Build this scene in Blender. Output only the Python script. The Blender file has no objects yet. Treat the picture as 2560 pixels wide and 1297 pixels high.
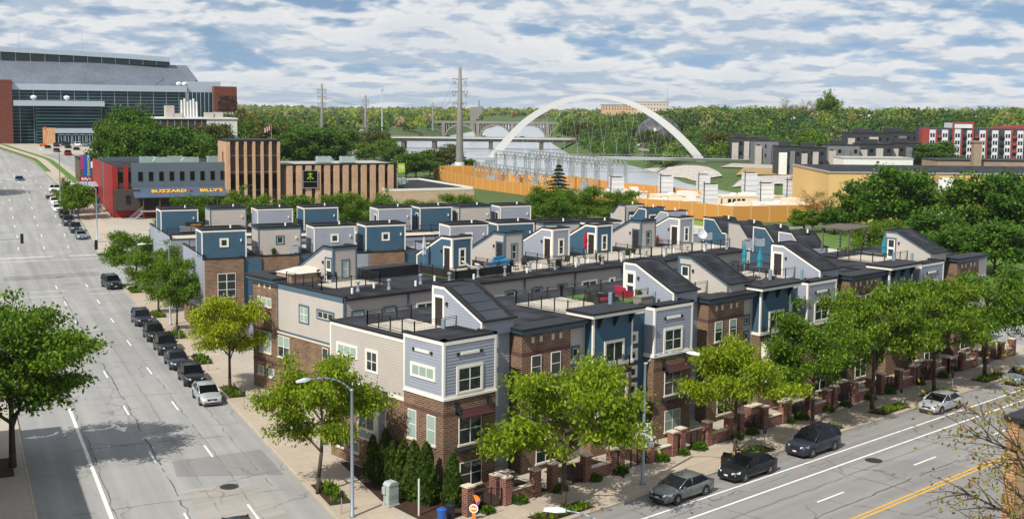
import bpy, math, random
import numpy as np
from mathutils import Vector, Matrix, noise as mnoise

random.seed(7)
RNG = np.random.default_rng(7)
scene = bpy.context.scene
COL = scene.collection

# ------------------------------------------------------------------ camera
# World axes: X runs along the wide avenue (away to the right), Y away to the left, Z up; metres.
F_PX, PITCH, ROLL, PPY, YB = 2950.0, 0.1008, 0.0105, 564.5, 0.831
CAM_H = 25.0
_Bd = Vector((math.sin(YB), math.cos(YB), 0)); _Cd = Vector((-math.cos(YB), math.sin(YB), 0))
def _w(v): return Vector((v.dot(_Bd), v.dot(_Cd), v.z))
_fw = Vector((0, math.cos(PITCH), -math.sin(PITCH))); _r = Vector((1, 0, 0)); _u = _r.cross(_fw)
_R = math.cos(ROLL) * _r + math.sin(ROLL) * _u
_U = -math.sin(ROLL) * _r + math.cos(ROLL) * _u
FW, RT, UP = _w(_fw), _w(_R), _w(_U)
cam_data = bpy.data.cameras.new("Camera")
cam = bpy.data.objects.new("Camera", cam_data)
COL.objects.link(cam)
cam.matrix_world = Matrix(((RT.x, UP.x, -FW.x, 0), (RT.y, UP.y, -FW.y, 0), (RT.z, UP.z, -FW.z, CAM_H), (0, 0, 0, 1)))
cam_data.sensor_width = 36.0
cam_data.lens = F_PX / 2560.0 * 36.0
cam_data.shift_y = -(648.5 - PPY) / 2560.0
cam_data.clip_start = 0.5
cam_data.clip_end = 20000.0
scene.camera = cam

# ------------------------------------------------------------------ sun and sky
SUN_EL = math.radians(47.0)
SUN_FROM = Vector((-0.972, -0.235, 0)).normalized()          # horizontal direction towards the sun
sun_vec = (SUN_FROM * math.cos(SUN_EL) + Vector((0, 0, math.sin(SUN_EL)))).normalized()
sl = bpy.data.lights.new("sun", 'SUN'); sl.energy = 4.9; sl.angle = math.radians(0.55); sl.color = (1.0, 0.95, 0.86)
sun = bpy.data.objects.new("sun", sl); COL.objects.link(sun)
sun.rotation_euler = sun_vec.to_track_quat('Z', 'Y').to_euler()
world = bpy.data.worlds.new("World"); scene.world = world; world.use_nodes = True
scene.view_settings.view_transform = 'Standard'
scene.view_settings.look = 'None'
scene.view_settings.exposure = 0.12
scene.view_settings.gamma = 1.0
scene.view_settings.use_curve_mapping = False
scene.cycles.max_bounces = 5
world.cycles.sampling_method = 'MANUAL'; world.cycles.sample_map_resolution = 512
scene.cycles.transparent_max_bounces = 8
scene.cycles.caustics_reflective = False
scene.cycles.caustics_refractive = False

def build_sky():
    nt = world.node_tree; N = nt.nodes; L = nt.links
    N.clear()
    out = N.new('ShaderNodeOutputWorld'); bg = N.new('ShaderNodeBackground')
    sky = N.new('ShaderNodeTexSky'); sky.sky_type = 'NISHITA'; sky.sun_disc = False
    sky.sun_elevation = SUN_EL
    sky.sun_rotation = math.atan2(SUN_FROM.x, SUN_FROM.y)
    sky.altitude = 250; sky.air_density = 1.0; sky.dust_density = 0.2; sky.ozone_density = 1.6
    tc = N.new('ShaderNodeTexCoord'); sep = N.new('ShaderNodeSeparateXYZ')
    L.new(tc.outputs['Generated'], sep.inputs[0])
    def math_(op, a, b=None, clamp=False):
        n = N.new('ShaderNodeMath'); n.operation = op; n.use_clamp = clamp
        for i, q in enumerate((a, b)):
            if q is None: continue
            if isinstance(q, (int, float)): n.inputs[i].default_value = q
            else: L.new(q, n.inputs[i])
        return n.outputs[0]
    zc = math_('MAXIMUM', sep.outputs['Z'], 0.0)
    sv = N.new('ShaderNodeCombineXYZ'); L.new(sep.outputs['X'], sv.inputs[0]); L.new(sep.outputs['Y'], sv.inputs[1])
    L.new(math_('ADD', math_('MULTIPLY', zc, 0.85), SKY_LIFT), sv.inputs[2]); L.new(sv.outputs[0], sky.inputs['Vector'])
    # cumulus banks: noise over the dome, flattened and packed tighter towards the horizon
    gz = math_('MULTIPLY', math_('POWER', math_('ADD', zc, 0.006), 0.62), CL_FLAT)
    comb = N.new('ShaderNodeCombineXYZ'); L.new(sep.outputs['X'], comb.inputs[0]); L.new(sep.outputs['Y'], comb.inputs[1])
    def cloud(dz, scale, det, loc):
        cb = N.new('ShaderNodeCombineXYZ'); L.new(sep.outputs['X'], cb.inputs[0]); L.new(sep.outputs['Y'], cb.inputs[1]); L.new(math_('ADD', gz, dz), cb.inputs[2])
        mp = N.new('ShaderNodeMapping'); L.new(cb.outputs[0], mp.inputs[0]); mp.inputs['Location'].default_value = loc
        n1 = N.new('ShaderNodeTexNoise'); L.new(mp.outputs[0], n1.inputs['Vector'])
        n1.inputs['Scale'].default_value = scale; n1.inputs['Detail'].default_value = min(det, 6.0)
        n1.inputs['Roughness'].default_value = 0.58; n1.inputs['Distortion'].default_value = 0.12
        if det < 5: return n1.outputs['Fac']
        n2 = N.new('ShaderNodeTexNoise'); L.new(mp.outputs[0], n2.inputs['Vector']); n2.inputs['Scale'].default_value = scale * 2.4; n2.inputs['Detail'].default_value = 3.0; n2.inputs['Roughness'].default_value = 0.5
        puff = math_('ABSOLUTE', math_('SUBTRACT', n2.outputs['Fac'], 0.5))          # rounded cauliflower heads
        return math_('ADD', math_('MULTIPLY', n1.outputs['Fac'], 0.78), math_('SUBTRACT', 0.18, math_('MULTIPLY', puff, 0.62)))
    c0 = cloud(0.0, CL_SCALE, 8.0, (3.3, 1.7, 0.4))
    c1 = cloud(0.03, CL_SCALE, 8.0, (3.3, 1.7, 0.4))        # a little higher: where there is less cloud above, the top catches the sun
    big = cloud(0.0, CL_SCALE * 0.5, 3.0, (9.1, 4.2, 2.0))
    dens = math_('ADD', math_('MULTIPLY', c0, 0.62), math_('MULTIPLY', big, 0.38))
    cov = N.new('ShaderNodeMapRange'); cov.interpolation_type = 'SMOOTHSTEP'
    L.new(dens, cov.inputs['Value']); cov.inputs['From Min'].default_value = CL_LO; cov.inputs['From Max'].default_value = CL_HI
    diff = math_('SUBTRACT', c0, c1)
    sh = N.new('ShaderNodeMapRange'); L.new(diff, sh.inputs['Value'])
    sh.inputs['From Min'].default_value = 0.035; sh.inputs['From Max'].default_value = -0.055
    thick = N.new('ShaderNodeMapRange'); L.new(dens, thick.inputs['Value'])
    thick.inputs['From Min'].default_value = 0.49; thick.inputs['From Max'].default_value = 0.60
    dark = math_('ADD', math_('MULTIPLY', sh.outputs[0], 0.85), math_('MULTIPLY', thick.outputs[0], 0.35), clamp=True)
    ccol = N.new('ShaderNodeMix'); ccol.data_type = 'RGBA'; L.new(dark, ccol.inputs['Factor'])
    ccol.inputs['A'].default_value = CL_LIT; ccol.inputs['B'].default_value = CL_DARK
    mix = N.new('ShaderNodeMix'); mix.data_type = 'RGBA'
    L.new(math_('MULTIPLY', cov.outputs[0], 0.92), mix.inputs['Factor']); L.new(sky.outputs[0], mix.inputs['A']); L.new(ccol.outputs['Result'], mix.inputs['B'])
    L.new(mix.outputs['Result'], bg.inputs['Color'])
    bg.inputs['Strength'].default_value = 0.09
    L.new(bg.outputs[0], out.inputs[0])
CL_SCALE, CL_LO, CL_HI, CL_FLAT, SKY_LIFT = 7.2, 0.43, 0.515, 2.1, 0.14
CL_LIT, CL_DARK = (9.2, 9.15, 9.0, 1), (4.5, 5.5, 6.8, 1)
build_sky()

# ------------------------------------------------------------------ surveying helpers
def ray(px, py): return FW + RT * ((px - 1280.0) / F_PX) - UP * ((py - PPY) / F_PX)
def gnd(px, py, z=0.0):
    d = ray(px, py); t = (z - CAM_H) / d.z
    return Vector((d.x * t, d.y * t, z))
FWH = Vector((FW.x, FW.y, 0)).normalized(); RTH = Vector((FWH.y, -FWH.x, 0))
VROT = math.atan2(RTH.y, RTH.x)
def at(px, py, d):
    r = ray(px, py); t = d / r.dot(FWH)
    return Vector((r.x * t, r.y * t, CAM_H + r.z * t))
AANG = 1.274
AV = Vector((math.cos(AANG), math.sin(AANG), 0)); EV = Vector((AV.y, -AV.x, 0))
AROT = AANG - math.pi / 2
def AE(a, e, z=0.0): return AV * a + EV * e + Vector((0, 0, z))

def lerp_table(t, x):
    if x <= t[0][0]: return t[0][1]
    for (x0, y0), (x1, y1) in zip(t, t[1:]):
        if x <= x1:
            k = (x - x0) / (x1 - x0); k = k * k * (3 - 2 * k) * 0.5 + k * 0.5
            return y0 + (y1 - y0) * k
    return t[-1][1]
HILL = [(168, 0.0), (217, 1.0), (293, 4.5), (371, 8.0), (440, 10.0), (700, 11.0)]
def hill(a, e=20.0):
    k = 1.0 - min(1.0, max(0.0, (e - 62.0) / 70.0)); k = k * k * (3 - 2 * k)
    return lerp_table(HILL, a) * k

# ------------------------------------------------------------------ mesh builder
class MB:
    def __init__(s): s.v = []; s.f = []; s.m = []
    def add(s, vs, fs, mi=0):
        o = len(s.v); s.v.extend(vs); s.f.extend(tuple(i + o for i in f) for f in fs); s.m.extend([mi] * len(fs)); return s
    def box(s, x0, x1, y0, y1, z0, z1, mi=0):
        if x0 > x1: x0, x1 = x1, x0
        if y0 > y1: y0, y1 = y1, y0
        return s.add([(x0, y0, z0), (x1, y0, z0), (x1, y1, z0), (x0, y1, z0), (x0, y0, z1), (x1, y0, z1), (x1, y1, z1), (x0, y1, z1)],
                     [(0, 3, 2, 1), (4, 5, 6, 7), (0, 1, 5, 4), (1, 2, 6, 5), (2, 3, 7, 6), (3, 0, 4, 7)], mi)
    def poly(s, pts, mi=0): return s.add([tuple(p) for p in pts], [tuple(range(len(pts)))], mi)
    def prism(s, pts, axis, c0, c1, mi=0):
        n = len(pts)
        def P(p, c): return {'x': (c, p[0], p[1]), 'y': (p[0], c, p[1]), 'z': (p[0], p[1], c)}[axis]
        vs = [P(p, c0) for p in pts] + [P(p, c1) for p in pts]
        return s.add(vs, [tuple(range(n))[::-1], tuple(range(n, 2 * n))] + [(i, (i + 1) % n, n + (i + 1) % n, n + i) for i in range(n)], mi)
    def tube(s, p0, p1, r0, r1=None, n=8, mi=0):
        r1 = r0 if r1 is None else r1
        p0, p1 = Vector(p0), Vector(p1); d = (p1 - p0).normalized()
        a = d.orthogonal().normalized(); b = d.cross(a)
        vs = []
        for p, r in ((p0, r0), (p1, r1)):
            for i in range(n):
                t = 2 * math.pi * i / n; vs.append(tuple(p + a * (r * math.cos(t)) + b * (r * math.sin(t))))
        return s.add(vs, [tuple(range(n))[::-1], tuple(range(n, 2 * n))] + [(i, (i + 1) % n, n + (i + 1) % n, n + i) for i in range(n)], mi)
    def path(s, pts, r, n=6, mi=0):
        for i in range(len(pts) - 1):
            a = r if not isinstance(r, (list, tuple)) else r[i]; b = r if not isinstance(r, (list, tuple)) else r[i + 1]
            s.tube(pts[i], pts[i + 1], a, b, n, mi)
        return s
    def lathe(s, prof, cx=0, cy=0, n=12, mi=0):
        vs = []; fs = []
        for (r, z) in prof:
            for i in range(n):
                t = 2 * math.pi * i / n; vs.append((cx + r * math.cos(t), cy + r * math.sin(t), z))
        for k in range(len(prof) - 1):
            for i in range(n):
                j = (i + 1) % n; fs.append((k * n + i, k * n + j, (k + 1) * n + j, (k + 1) * n + i))
        fs.append(tuple(range(n))[::-1]); fs.append(tuple(range((len(prof) - 1) * n, len(prof) * n)))
        return s.add(vs, fs, mi)
    def mesh(s, name, mats, smooth=False):
        me = bpy.data.meshes.new(name); me.from_pydata(s.v, [], s.f)
        if not isinstance(mats, (list, tuple)): mats = [mats]
        for m in mats: me.materials.append(m)
        if len(mats) > 1: me.polygons.foreach_set('material_index', s.m)
        if smooth: me.polygons.foreach_set('use_smooth', [True] * len(s.f))
        me.update(); return me
    def build(s, name, mats, parent=None, smooth=False, loc=None, rotz=None):
        return link(name, s.mesh(name, mats, smooth), parent, loc, rotz)
def link(name, me, parent=None, loc=None, rotz=None):
    o = bpy.data.objects.new(name, me); COL.objects.link(o)
    if parent is not None: o.parent = parent
    if loc is not None: o.location = loc
    if rotz is not None: o.rotation_euler = (0, 0, rotz)
    return o
def tag(o, label=None, cat=None, group=None, kind=None):
    if label: o['label'] = label
    if cat: o['category'] = cat
    if group: o['group'] = group
    if kind: o['kind'] = kind
    return o
def thing(name, label, cat, loc=(0, 0, 0), rotz=0.0, group=None):
    o = bpy.data.objects.new(name, None); COL.objects.link(o); o.empty_display_size = 0.5
    o.location = loc; o.rotation_euler = (0, 0, rotz)
    return tag(o, label, cat, group)
def structure(o): o['kind'] = 'structure'; return o
def copy_tree(o, parent=None):
    c = o.copy(); COL.objects.link(c); c.parent = parent
    for ch in list(KIDS.get(o.name, [])) or list(o.children): copy_tree(ch, c)
    return c
KIDS = {}

# ------------------------------------------------------------------ materials
_M = {}
def nodes_of(m):
    m.use_nodes = True; nt = m.node_tree; b = nt.nodes['Principled BSDF']; return nt, nt.nodes, nt.links, b
def mat(name, col, rough=0.75, metal=0.0, var=0.12, scale=0.6, bump=0.0, fine=8.0, spec=0.35, coat=0.0, obj_rand=0.0):
    """plain painted or mineral surface: base colour broken by coarse and fine noise, optional fine relief"""
    if name in _M: return _M[name]
    m = bpy.data.materials.new(name); nt, N, L, b = nodes_of(m)
    tc = N.new('ShaderNodeTexCoord')
    n1 = N.new('ShaderNodeTexNoise'); n1.inputs['Scale'].default_value = scale; n1.inputs['Detail'].default_value = 5
    L.new(tc.outputs['Object'], n1.inputs['Vector'])
    n2 = N.new('ShaderNodeTexNoise'); n2.inputs['Scale'].default_value = fine; n2.inputs['Detail'].default_value = 3
    L.new(tc.outputs['Object'], n2.inputs['Vector'])
    add = N.new('ShaderNodeMath'); add.operation = 'ADD'; L.new(n1.outputs['Fac'], add.inputs[0]); L.new(n2.outputs['Fac'], add.inputs[1])
    val = add.outputs[0]
    if obj_rand:
        oi = N.new('ShaderNodeObjectInfo'); mu = N.new('ShaderNodeMath'); mu.operation = 'MULTIPLY_ADD'
        L.new(oi.outputs['Random'], mu.inputs[0]); mu.inputs[1].default_value = obj_rand; L.new(val, mu.inputs[2]); val = mu.outputs[0]
    mr = N.new('ShaderNodeMapRange'); L.new(val, mr.inputs['Value'])
    mr.inputs['From Min'].default_value = 0.6; mr.inputs['From Max'].default_value = 1.4 + obj_rand
    mr.inputs['To Min'].default_value = 1.0 - var; mr.inputs['To Max'].default_value = 1.0 + var
    mx = N.new('ShaderNodeMix'); mx.data_type = 'RGBA'; mx.blend_type = 'MULTIPLY'; mx.inputs['Factor'].default_value = 1.0
    mx.inputs['A'].default_value = (*col, 1); L.new(mr.outputs[0], mx.inputs['B'])
    L.new(mx.outputs['Result'], b.inputs['Base Color'])
    b.inputs['Roughness'].default_value = rough; b.inputs['Metallic'].default_value = metal
    b.inputs['Specular IOR Level'].default_value = spec
    if coat: b.inputs['Coat Weight'].default_value = coat; b.inputs['Coat Roughness'].default_value = 0.05
    if bump:
        bp = N.new('ShaderNodeBump'); bp.inputs['Strength'].default_value = bump; bp.inputs['Distance'].default_value = 0.02
        L.new(n2.outputs['Fac'], bp.inputs['Height']); L.new(bp.outputs[0], b.inputs['Normal'])
    _M[name] = m; return m
def wall_uv(N, L):
    """(along the wall, height) for walls that stand square in their object's own frame"""
    tc = N.new('ShaderNodeTexCoord'); so = N.new('ShaderNodeSeparateXYZ'); sn = N.new('ShaderNodeSeparateXYZ')
    L.new(tc.outputs['Object'], so.inputs[0]); L.new(tc.outputs['Normal'], sn.inputs[0])
    ab = N.new('ShaderNodeMath'); ab.operation = 'ABSOLUTE'; L.new(sn.outputs['X'], ab.inputs[0])
    gt = N.new('ShaderNodeMath'); gt.operation = 'GREATER_THAN'; L.new(ab.outputs[0], gt.inputs[0]); gt.inputs[1].default_value = 0.5
    mx = N.new('ShaderNodeMix'); mx.data_type = 'FLOAT'; L.new(gt.outputs[0], mx.inputs['Factor']); L.new(so.outputs['X'], mx.inputs['A']); L.new(so.outputs['Y'], mx.inputs['B'])
    cb = N.new('ShaderNodeCombineXYZ'); L.new(mx.outputs['Result'], cb.inputs[0]); L.new(so.outputs['Z'], cb.inputs[1])
    return tc, cb.outputs[0]
def brick_mat(name, c1, c2, mortar, bw=0.42, bh=0.14, msize=0.02, var=0.25):
    if name in _M: return _M[name]
    m = bpy.data.materials.new(name); nt, N, L, b = nodes_of(m)
    tc, uv = wall_uv(N, L)
    br = N.new('ShaderNodeTexBrick'); L.new(uv, br.inputs['Vector'])
    br.inputs['Scale'].default_value = 1.0; br.inputs['Brick Width'].default_value = bw; br.inputs['Row Height'].default_value = bh
    br.inputs['Mortar Size'].default_value = msize; br.inputs['Mortar Smooth'].default_value = 0.3; br.inputs['Bias'].default_value = 0.0
    br.inputs['Color1'].default_value = (*c1, 1); br.inputs['Color2'].default_value = (*c2, 1); br.inputs['Mortar'].default_value = (*mortar, 1)
    n1 = N.new('ShaderNodeTexNoise'); n1.inputs['Scale'].default_value = 0.5; n1.inputs['Detail'].default_value = 6; L.new(tc.outputs['Object'], n1.inputs['Vector'])
    mr = N.new('ShaderNodeMapRange'); L.new(n1.outputs['Fac'], mr.inputs['Value']); mr.inputs['From Min'].default_value = 0.3; mr.inputs['From Max'].default_value = 0.7
    mr.inputs['To Min'].default_value = 1 - var; mr.inputs['To Max'].default_value = 1 + var
    mx = N.new('ShaderNodeMix'); mx.data_type = 'RGBA'; mx.blend_type = 'MULTIPLY'; mx.inputs['Factor'].default_value = 1.0
    L.new(br.outputs['Color'], mx.inputs['A']); L.new(mr.outputs[0], mx.inputs['B']); L.new(mx.outputs['Result'], b.inputs['Base Color'])
    b.inputs['Roughness'].default_value = 0.85; b.inputs['Specular IOR Level'].default_value = 0.2
    bp = N.new('ShaderNodeBump'); bp.inputs['Strength'].default_value = 0.6; bp.inputs['Distance'].default_value = 0.015; bp.invert = True
    L.new(br.outputs['Fac'], bp.inputs['Height']); L.new(bp.outputs[0], b.inputs['Normal'])
    _M[name] = m; return m
def glass_mat(name, col, rough=0.06, spec=0.6, obj_rand=0.0):
    if name in _M: return _M[name]
    m = bpy.data.materials.new(name); nt, N, L, b = nodes_of(m)
    b.inputs['Base Color'].default_value = (*col, 1); b.inputs['Roughness'].default_value = rough; b.inputs['Specular IOR Level'].default_value = spec
    tc = N.new('ShaderNodeTexCoord'); n1 = N.new('ShaderNodeTexNoise'); n1.inputs['Scale'].default_value = 0.9; n1.inputs['Detail'].default_value = 1
    L.new(tc.outputs['Object'], n1.inputs['Vector'])
    bp = N.new('ShaderNodeBump'); bp.inputs['Strength'].default_value = 0.05; bp.inputs['Distance'].default_value = 0.05
    L.new(n1.outputs['Fac'], bp.inputs['Height']); L.new(bp.outputs[0], b.inputs['Normal'])
    _M[name] = m; return m
def leaf_mat(name, cols, transl=0.35):
    """foliage: each leaf cluster takes its own tint from a short ramp, each tree shifts a little"""
    if name in _M: return _M[name]
    m = bpy.data.materials.new(name); nt, N, L, b = nodes_of(m)
    ge = N.new('ShaderNodeNewGeometry'); oi = N.new('ShaderNodeObjectInfo')
    rp = N.new('ShaderNodeValToRGB'); L.new(ge.outputs['Random Per Island'], rp.inputs[0])
    el = rp.color_ramp.elements
    el[0].position = 0.0; el[0].color = (*cols[0], 1); el[1].position = 1.0; el[1].color = (*cols[-1], 1)
    for i, c in enumerate(cols[1:-1]):
        e = el.new((i + 1) / (len(cols) - 1)); e.color = (*c, 1)
    hs = N.new('ShaderNodeHueSaturation'); L.new(rp.outputs[0], hs.inputs['Color'])
    mr = N.new('ShaderNodeMapRange'); L.new(oi.outputs['Random'], mr.inputs['Value']); mr.inputs['To Min'].default_value = 0.487; mr.inputs['To Max'].default_value = 0.513
    L.new(mr.outputs[0], hs.inputs['Hue'])
    mv = N.new('ShaderNodeMapRange'); L.new(oi.outputs['Random'], mv.inputs['Value']); mv.inputs['To Min'].default_value = 1.12; mv.inputs['To Max'].default_value = 0.88
    L.new(mv.outputs[0], hs.inputs['Value'])
    b.inputs['Roughness'].default_value = 0.55; b.inputs['Specular IOR Level'].default_value = 0.25
    L.new(hs.outputs[0], b.inputs['Base Color'])
    tr = N.new('ShaderNodeBsdfTranslucent'); L.new(hs.outputs[0], tr.inputs['Color'])
    ms = N.new('ShaderNodeMixShader'); ms.inputs[0].default_value = transl
    L.new(b.outputs[0], ms.inputs[1]); L.new(tr.outputs[0], ms.inputs[2])
    L.new(ms.outputs[0], N['Material Output'].inputs['Surface'])
    _M[name] = m; return m

LAV = mat('lavender_siding', (0.29, 0.31, 0.365), 0.6, var=0.08)
BEI = mat('beige_siding', (0.445, 0.405, 0.365), 0.6, var=0.08)
BLU = mat('blue_siding', (0.043, 0.100, 0.152), 0.6, var=0.10)
WHT = mat('cream_trim', (0.78, 0.74, 0.66), 0.55, var=0.06)
TEAL = mat('slate_trim', (0.075, 0.125, 0.165), 0.55, var=0.08)
BLACK = mat('black_metal', (0.018, 0.018, 0.020), 0.45, var=0.15)
CAPM = mat('dark_coping', (0.022, 0.023, 0.027), 0.55, var=0.2, spec=0.2)
def roof_mat():
    """black membrane in lapped sheets: pale seams, ponding stains, dust"""
    m = bpy.data.materials.new('membrane_roof'); nt, N, L, b = nodes_of(m); tc = N.new('ShaderNodeTexCoord')
    br = N.new('ShaderNodeTexBrick'); L.new(tc.outputs['Object'], br.inputs['Vector']); br.inputs['Scale'].default_value = 1.0; br.inputs['Brick Width'].default_value = 6.3; br.inputs['Row Height'].default_value = 2.1
    br.inputs['Mortar Size'].default_value = 0.035; br.inputs['Mortar Smooth'].default_value = 0.6; br.inputs['Color1'].default_value = (.021, .023, .028, 1); br.inputs['Color2'].default_value = (.029, .031, .037, 1); br.inputs['Mortar'].default_value = (.065, .066, .070, 1)
    n1 = N.new('ShaderNodeTexNoise'); n1.inputs['Scale'].default_value = .45; n1.inputs['Detail'].default_value = 6; L.new(tc.outputs['Object'], n1.inputs['Vector'])
    mr = N.new('ShaderNodeMapRange'); L.new(n1.outputs['Fac'], mr.inputs['Value']); mr.inputs['From Min'].default_value = .35; mr.inputs['From Max'].default_value = .72; mr.inputs['To Min'].default_value = .55; mr.inputs['To Max'].default_value = 2.0
    mx = N.new('ShaderNodeMix'); mx.data_type = 'RGBA'; mx.blend_type = 'MULTIPLY'; mx.inputs['Factor'].default_value = 1.0; L.new(br.outputs['Color'], mx.inputs['A']); L.new(mr.outputs[0], mx.inputs['B']); L.new(mx.outputs['Result'], b.inputs['Base Color'])
    b.inputs['Roughness'].default_value = .88; b.inputs['Specular IOR Level'].default_value = .15; return m
ROOF = roof_mat()
STONE = mat('limestone', (0.60, 0.52, 0.42), 0.8, var=0.12)
BRICK = brick_mat('brown_brick', (0.195, 0.106, 0.060), (0.092, 0.050, 0.034), (0.33, 0.25, 0.185))
BRICKR = brick_mat('red_brick', (0.22, 0.072, 0.048), (0.11, 0.038, 0.032), (0.34, 0.24, 0.19))
BRICKD = brick_mat('dark_brick', (0.115, 0.050, 0.044), (0.060, 0.030, 0.030), (0.20, 0.14, 0.12))
GLASS = glass_mat('dark_glass', (0.022, 0.034, 0.036), 0.05, 0.8)
BLIND = glass_mat('glass_over_blind', (0.30, 0.40, 0.35), 0.10, 0.6)
DECK = mat('deck_pavers', (0.50, 0.45, 0.37), 0.85, var=0.18, scale=1.2)
GALV = mat('galvanised_steel', (0.42, 0.46, 0.50), 0.45, 0.6, var=0.12)
PVC = mat('white_pipe', (0.78, 0.77, 0.74), 0.5)
DOORM = mat('dark_door', (0.030, 0.024, 0.022), 0.5)
MAROON = mat('maroon_metal', (0.050, 0.018, 0.020), 0.45)
TURF = mat('artificial_turf', (0.07, 0.16, 0.03), 0.9, var=0.35, scale=2.0, fine=30)
CONC = mat('concrete', (0.40, 0.335, 0.26), 0.9, var=0.14, scale=0.3, fine=3.0, bump=0.1, obj_rand=0.5)
CONCB = mat('pale_concrete', (0.38, 0.34, 0.285), 0.9, var=0.14, scale=0.2, fine=2.0)
MULCH = mat('bark_mulch', (0.045, 0.022, 0.014), 0.95, var=0.5, scale=3, fine=20, bump=0.6)
GRASS = mat('lawn', (0.085, 0.16, 0.028), 0.9, var=0.3, scale=0.3, fine=4)
# ------------------------------------------------------------------ ground, roads, river
HILL[:] = [(206, 0.0), (240, 1.7), (293, 4.5), (371, 8.0), (440, 10.0), (700, 11.0)]
ESH = [(185, 0.0), (225, 1.8), (293, 2.9), (371, 0.4), (440, -9.0), (520, -40.0)]
def esh(a): return lerp_table(ESH, a)
RIVER = [(282, 222), (280, 262), (288, 300), (303, 335), (330, 400), (350, 474), (376, 520), (580, 775), (695, 865), (985, 1135), (1300, 1450), (1420, 1430), (1060, 1110), (669, 688), (524, 523), (463, 420), (419, 360), (369, 305), (346, 267), (320, 215), (285, 196)]
_rp = np.array(RIVER, float)
def river_sd(x, y):
    p = np.array((x, y)); a = _rp; b = np.roll(_rp, -1, axis=0); ab = b - a; t = np.clip(((p - a) * ab).sum(1) / (ab * ab).sum(1), 0, 1)
    d = np.sqrt((((a + ab * t[:, None]) - p) ** 2).sum(1)).min()
    c = ((a[:, 1] > y) != (b[:, 1] > y)) & (x < (b[:, 0] - a[:, 0]) * (y - a[:, 1]) / (b[:, 1] - a[:, 1] + 1e-9) + a[:, 0])
    return -d if c.sum() % 2 else d
def sstep(x, a, b):
    t = min(1.0, max(0.0, (x - a) / (b - a))); return t * t * (3 - 2 * t)
def terrain(x, y):
    p = Vector((x, y, 0)); r = math.hypot(x, y); f = p.dot(FWH); s = p.dot(RTH)
    a, e = p.dot(AV), p.dot(EV)
    px = 1280 + F_PX * s / max(f, 1.0)
    z = hill(a, e) if f > 0 else 0.0
    z *= 1.0 - 0.0 * r
    z += sstep(r, 700, 3000) * 6.5 + sstep(px, 1350, 1900) * sstep(r, 520, 1000) * 12.5
    if r > 500: z += (mnoise.noise(Vector((x * 0.003, y * 0.003, 0.3)))) * 4.0 * sstep(r, 500, 1200)
    if 250 < r < 2300:
        d = river_sd(x, y)
        k = sstep(d, -8.0, 14.0); z = -9.0 + (z + 9.0) * k
    return z
def build_terrain():
    na, nr = 200, 250
    angs = [VROT + math.pi / 2 + math.radians(38 - 76 * i / na) for i in range(na + 1)]
    rs = [0.0] + [22 * (7000 / 22) ** (j / (nr - 1)) for j in range(nr)]
    vs = []; fs = []
    for r in rs:
        for t in angs:
            x, y = r * math.cos(t), r * math.sin(t); vs.append((x, y, terrain(x, y) - 0.16))
    w = na + 1
    for j in range(nr):
        for i in range(na): fs.append((j * w + i, j * w + i + 1, (j + 1) * w + i + 1, (j + 1) * w + i))
    mb = MB(); mb.v = vs; mb.f = fs; mb.m = [0] * len(fs)
    m = mat('meadow_ground', (0.065, 0.105, 0.026), 0.95, var=0.35, scale=0.02, fine=0.4)
    return structure(mb.build('ground', m, smooth=True))
ground_obj = build_terrain()

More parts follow.
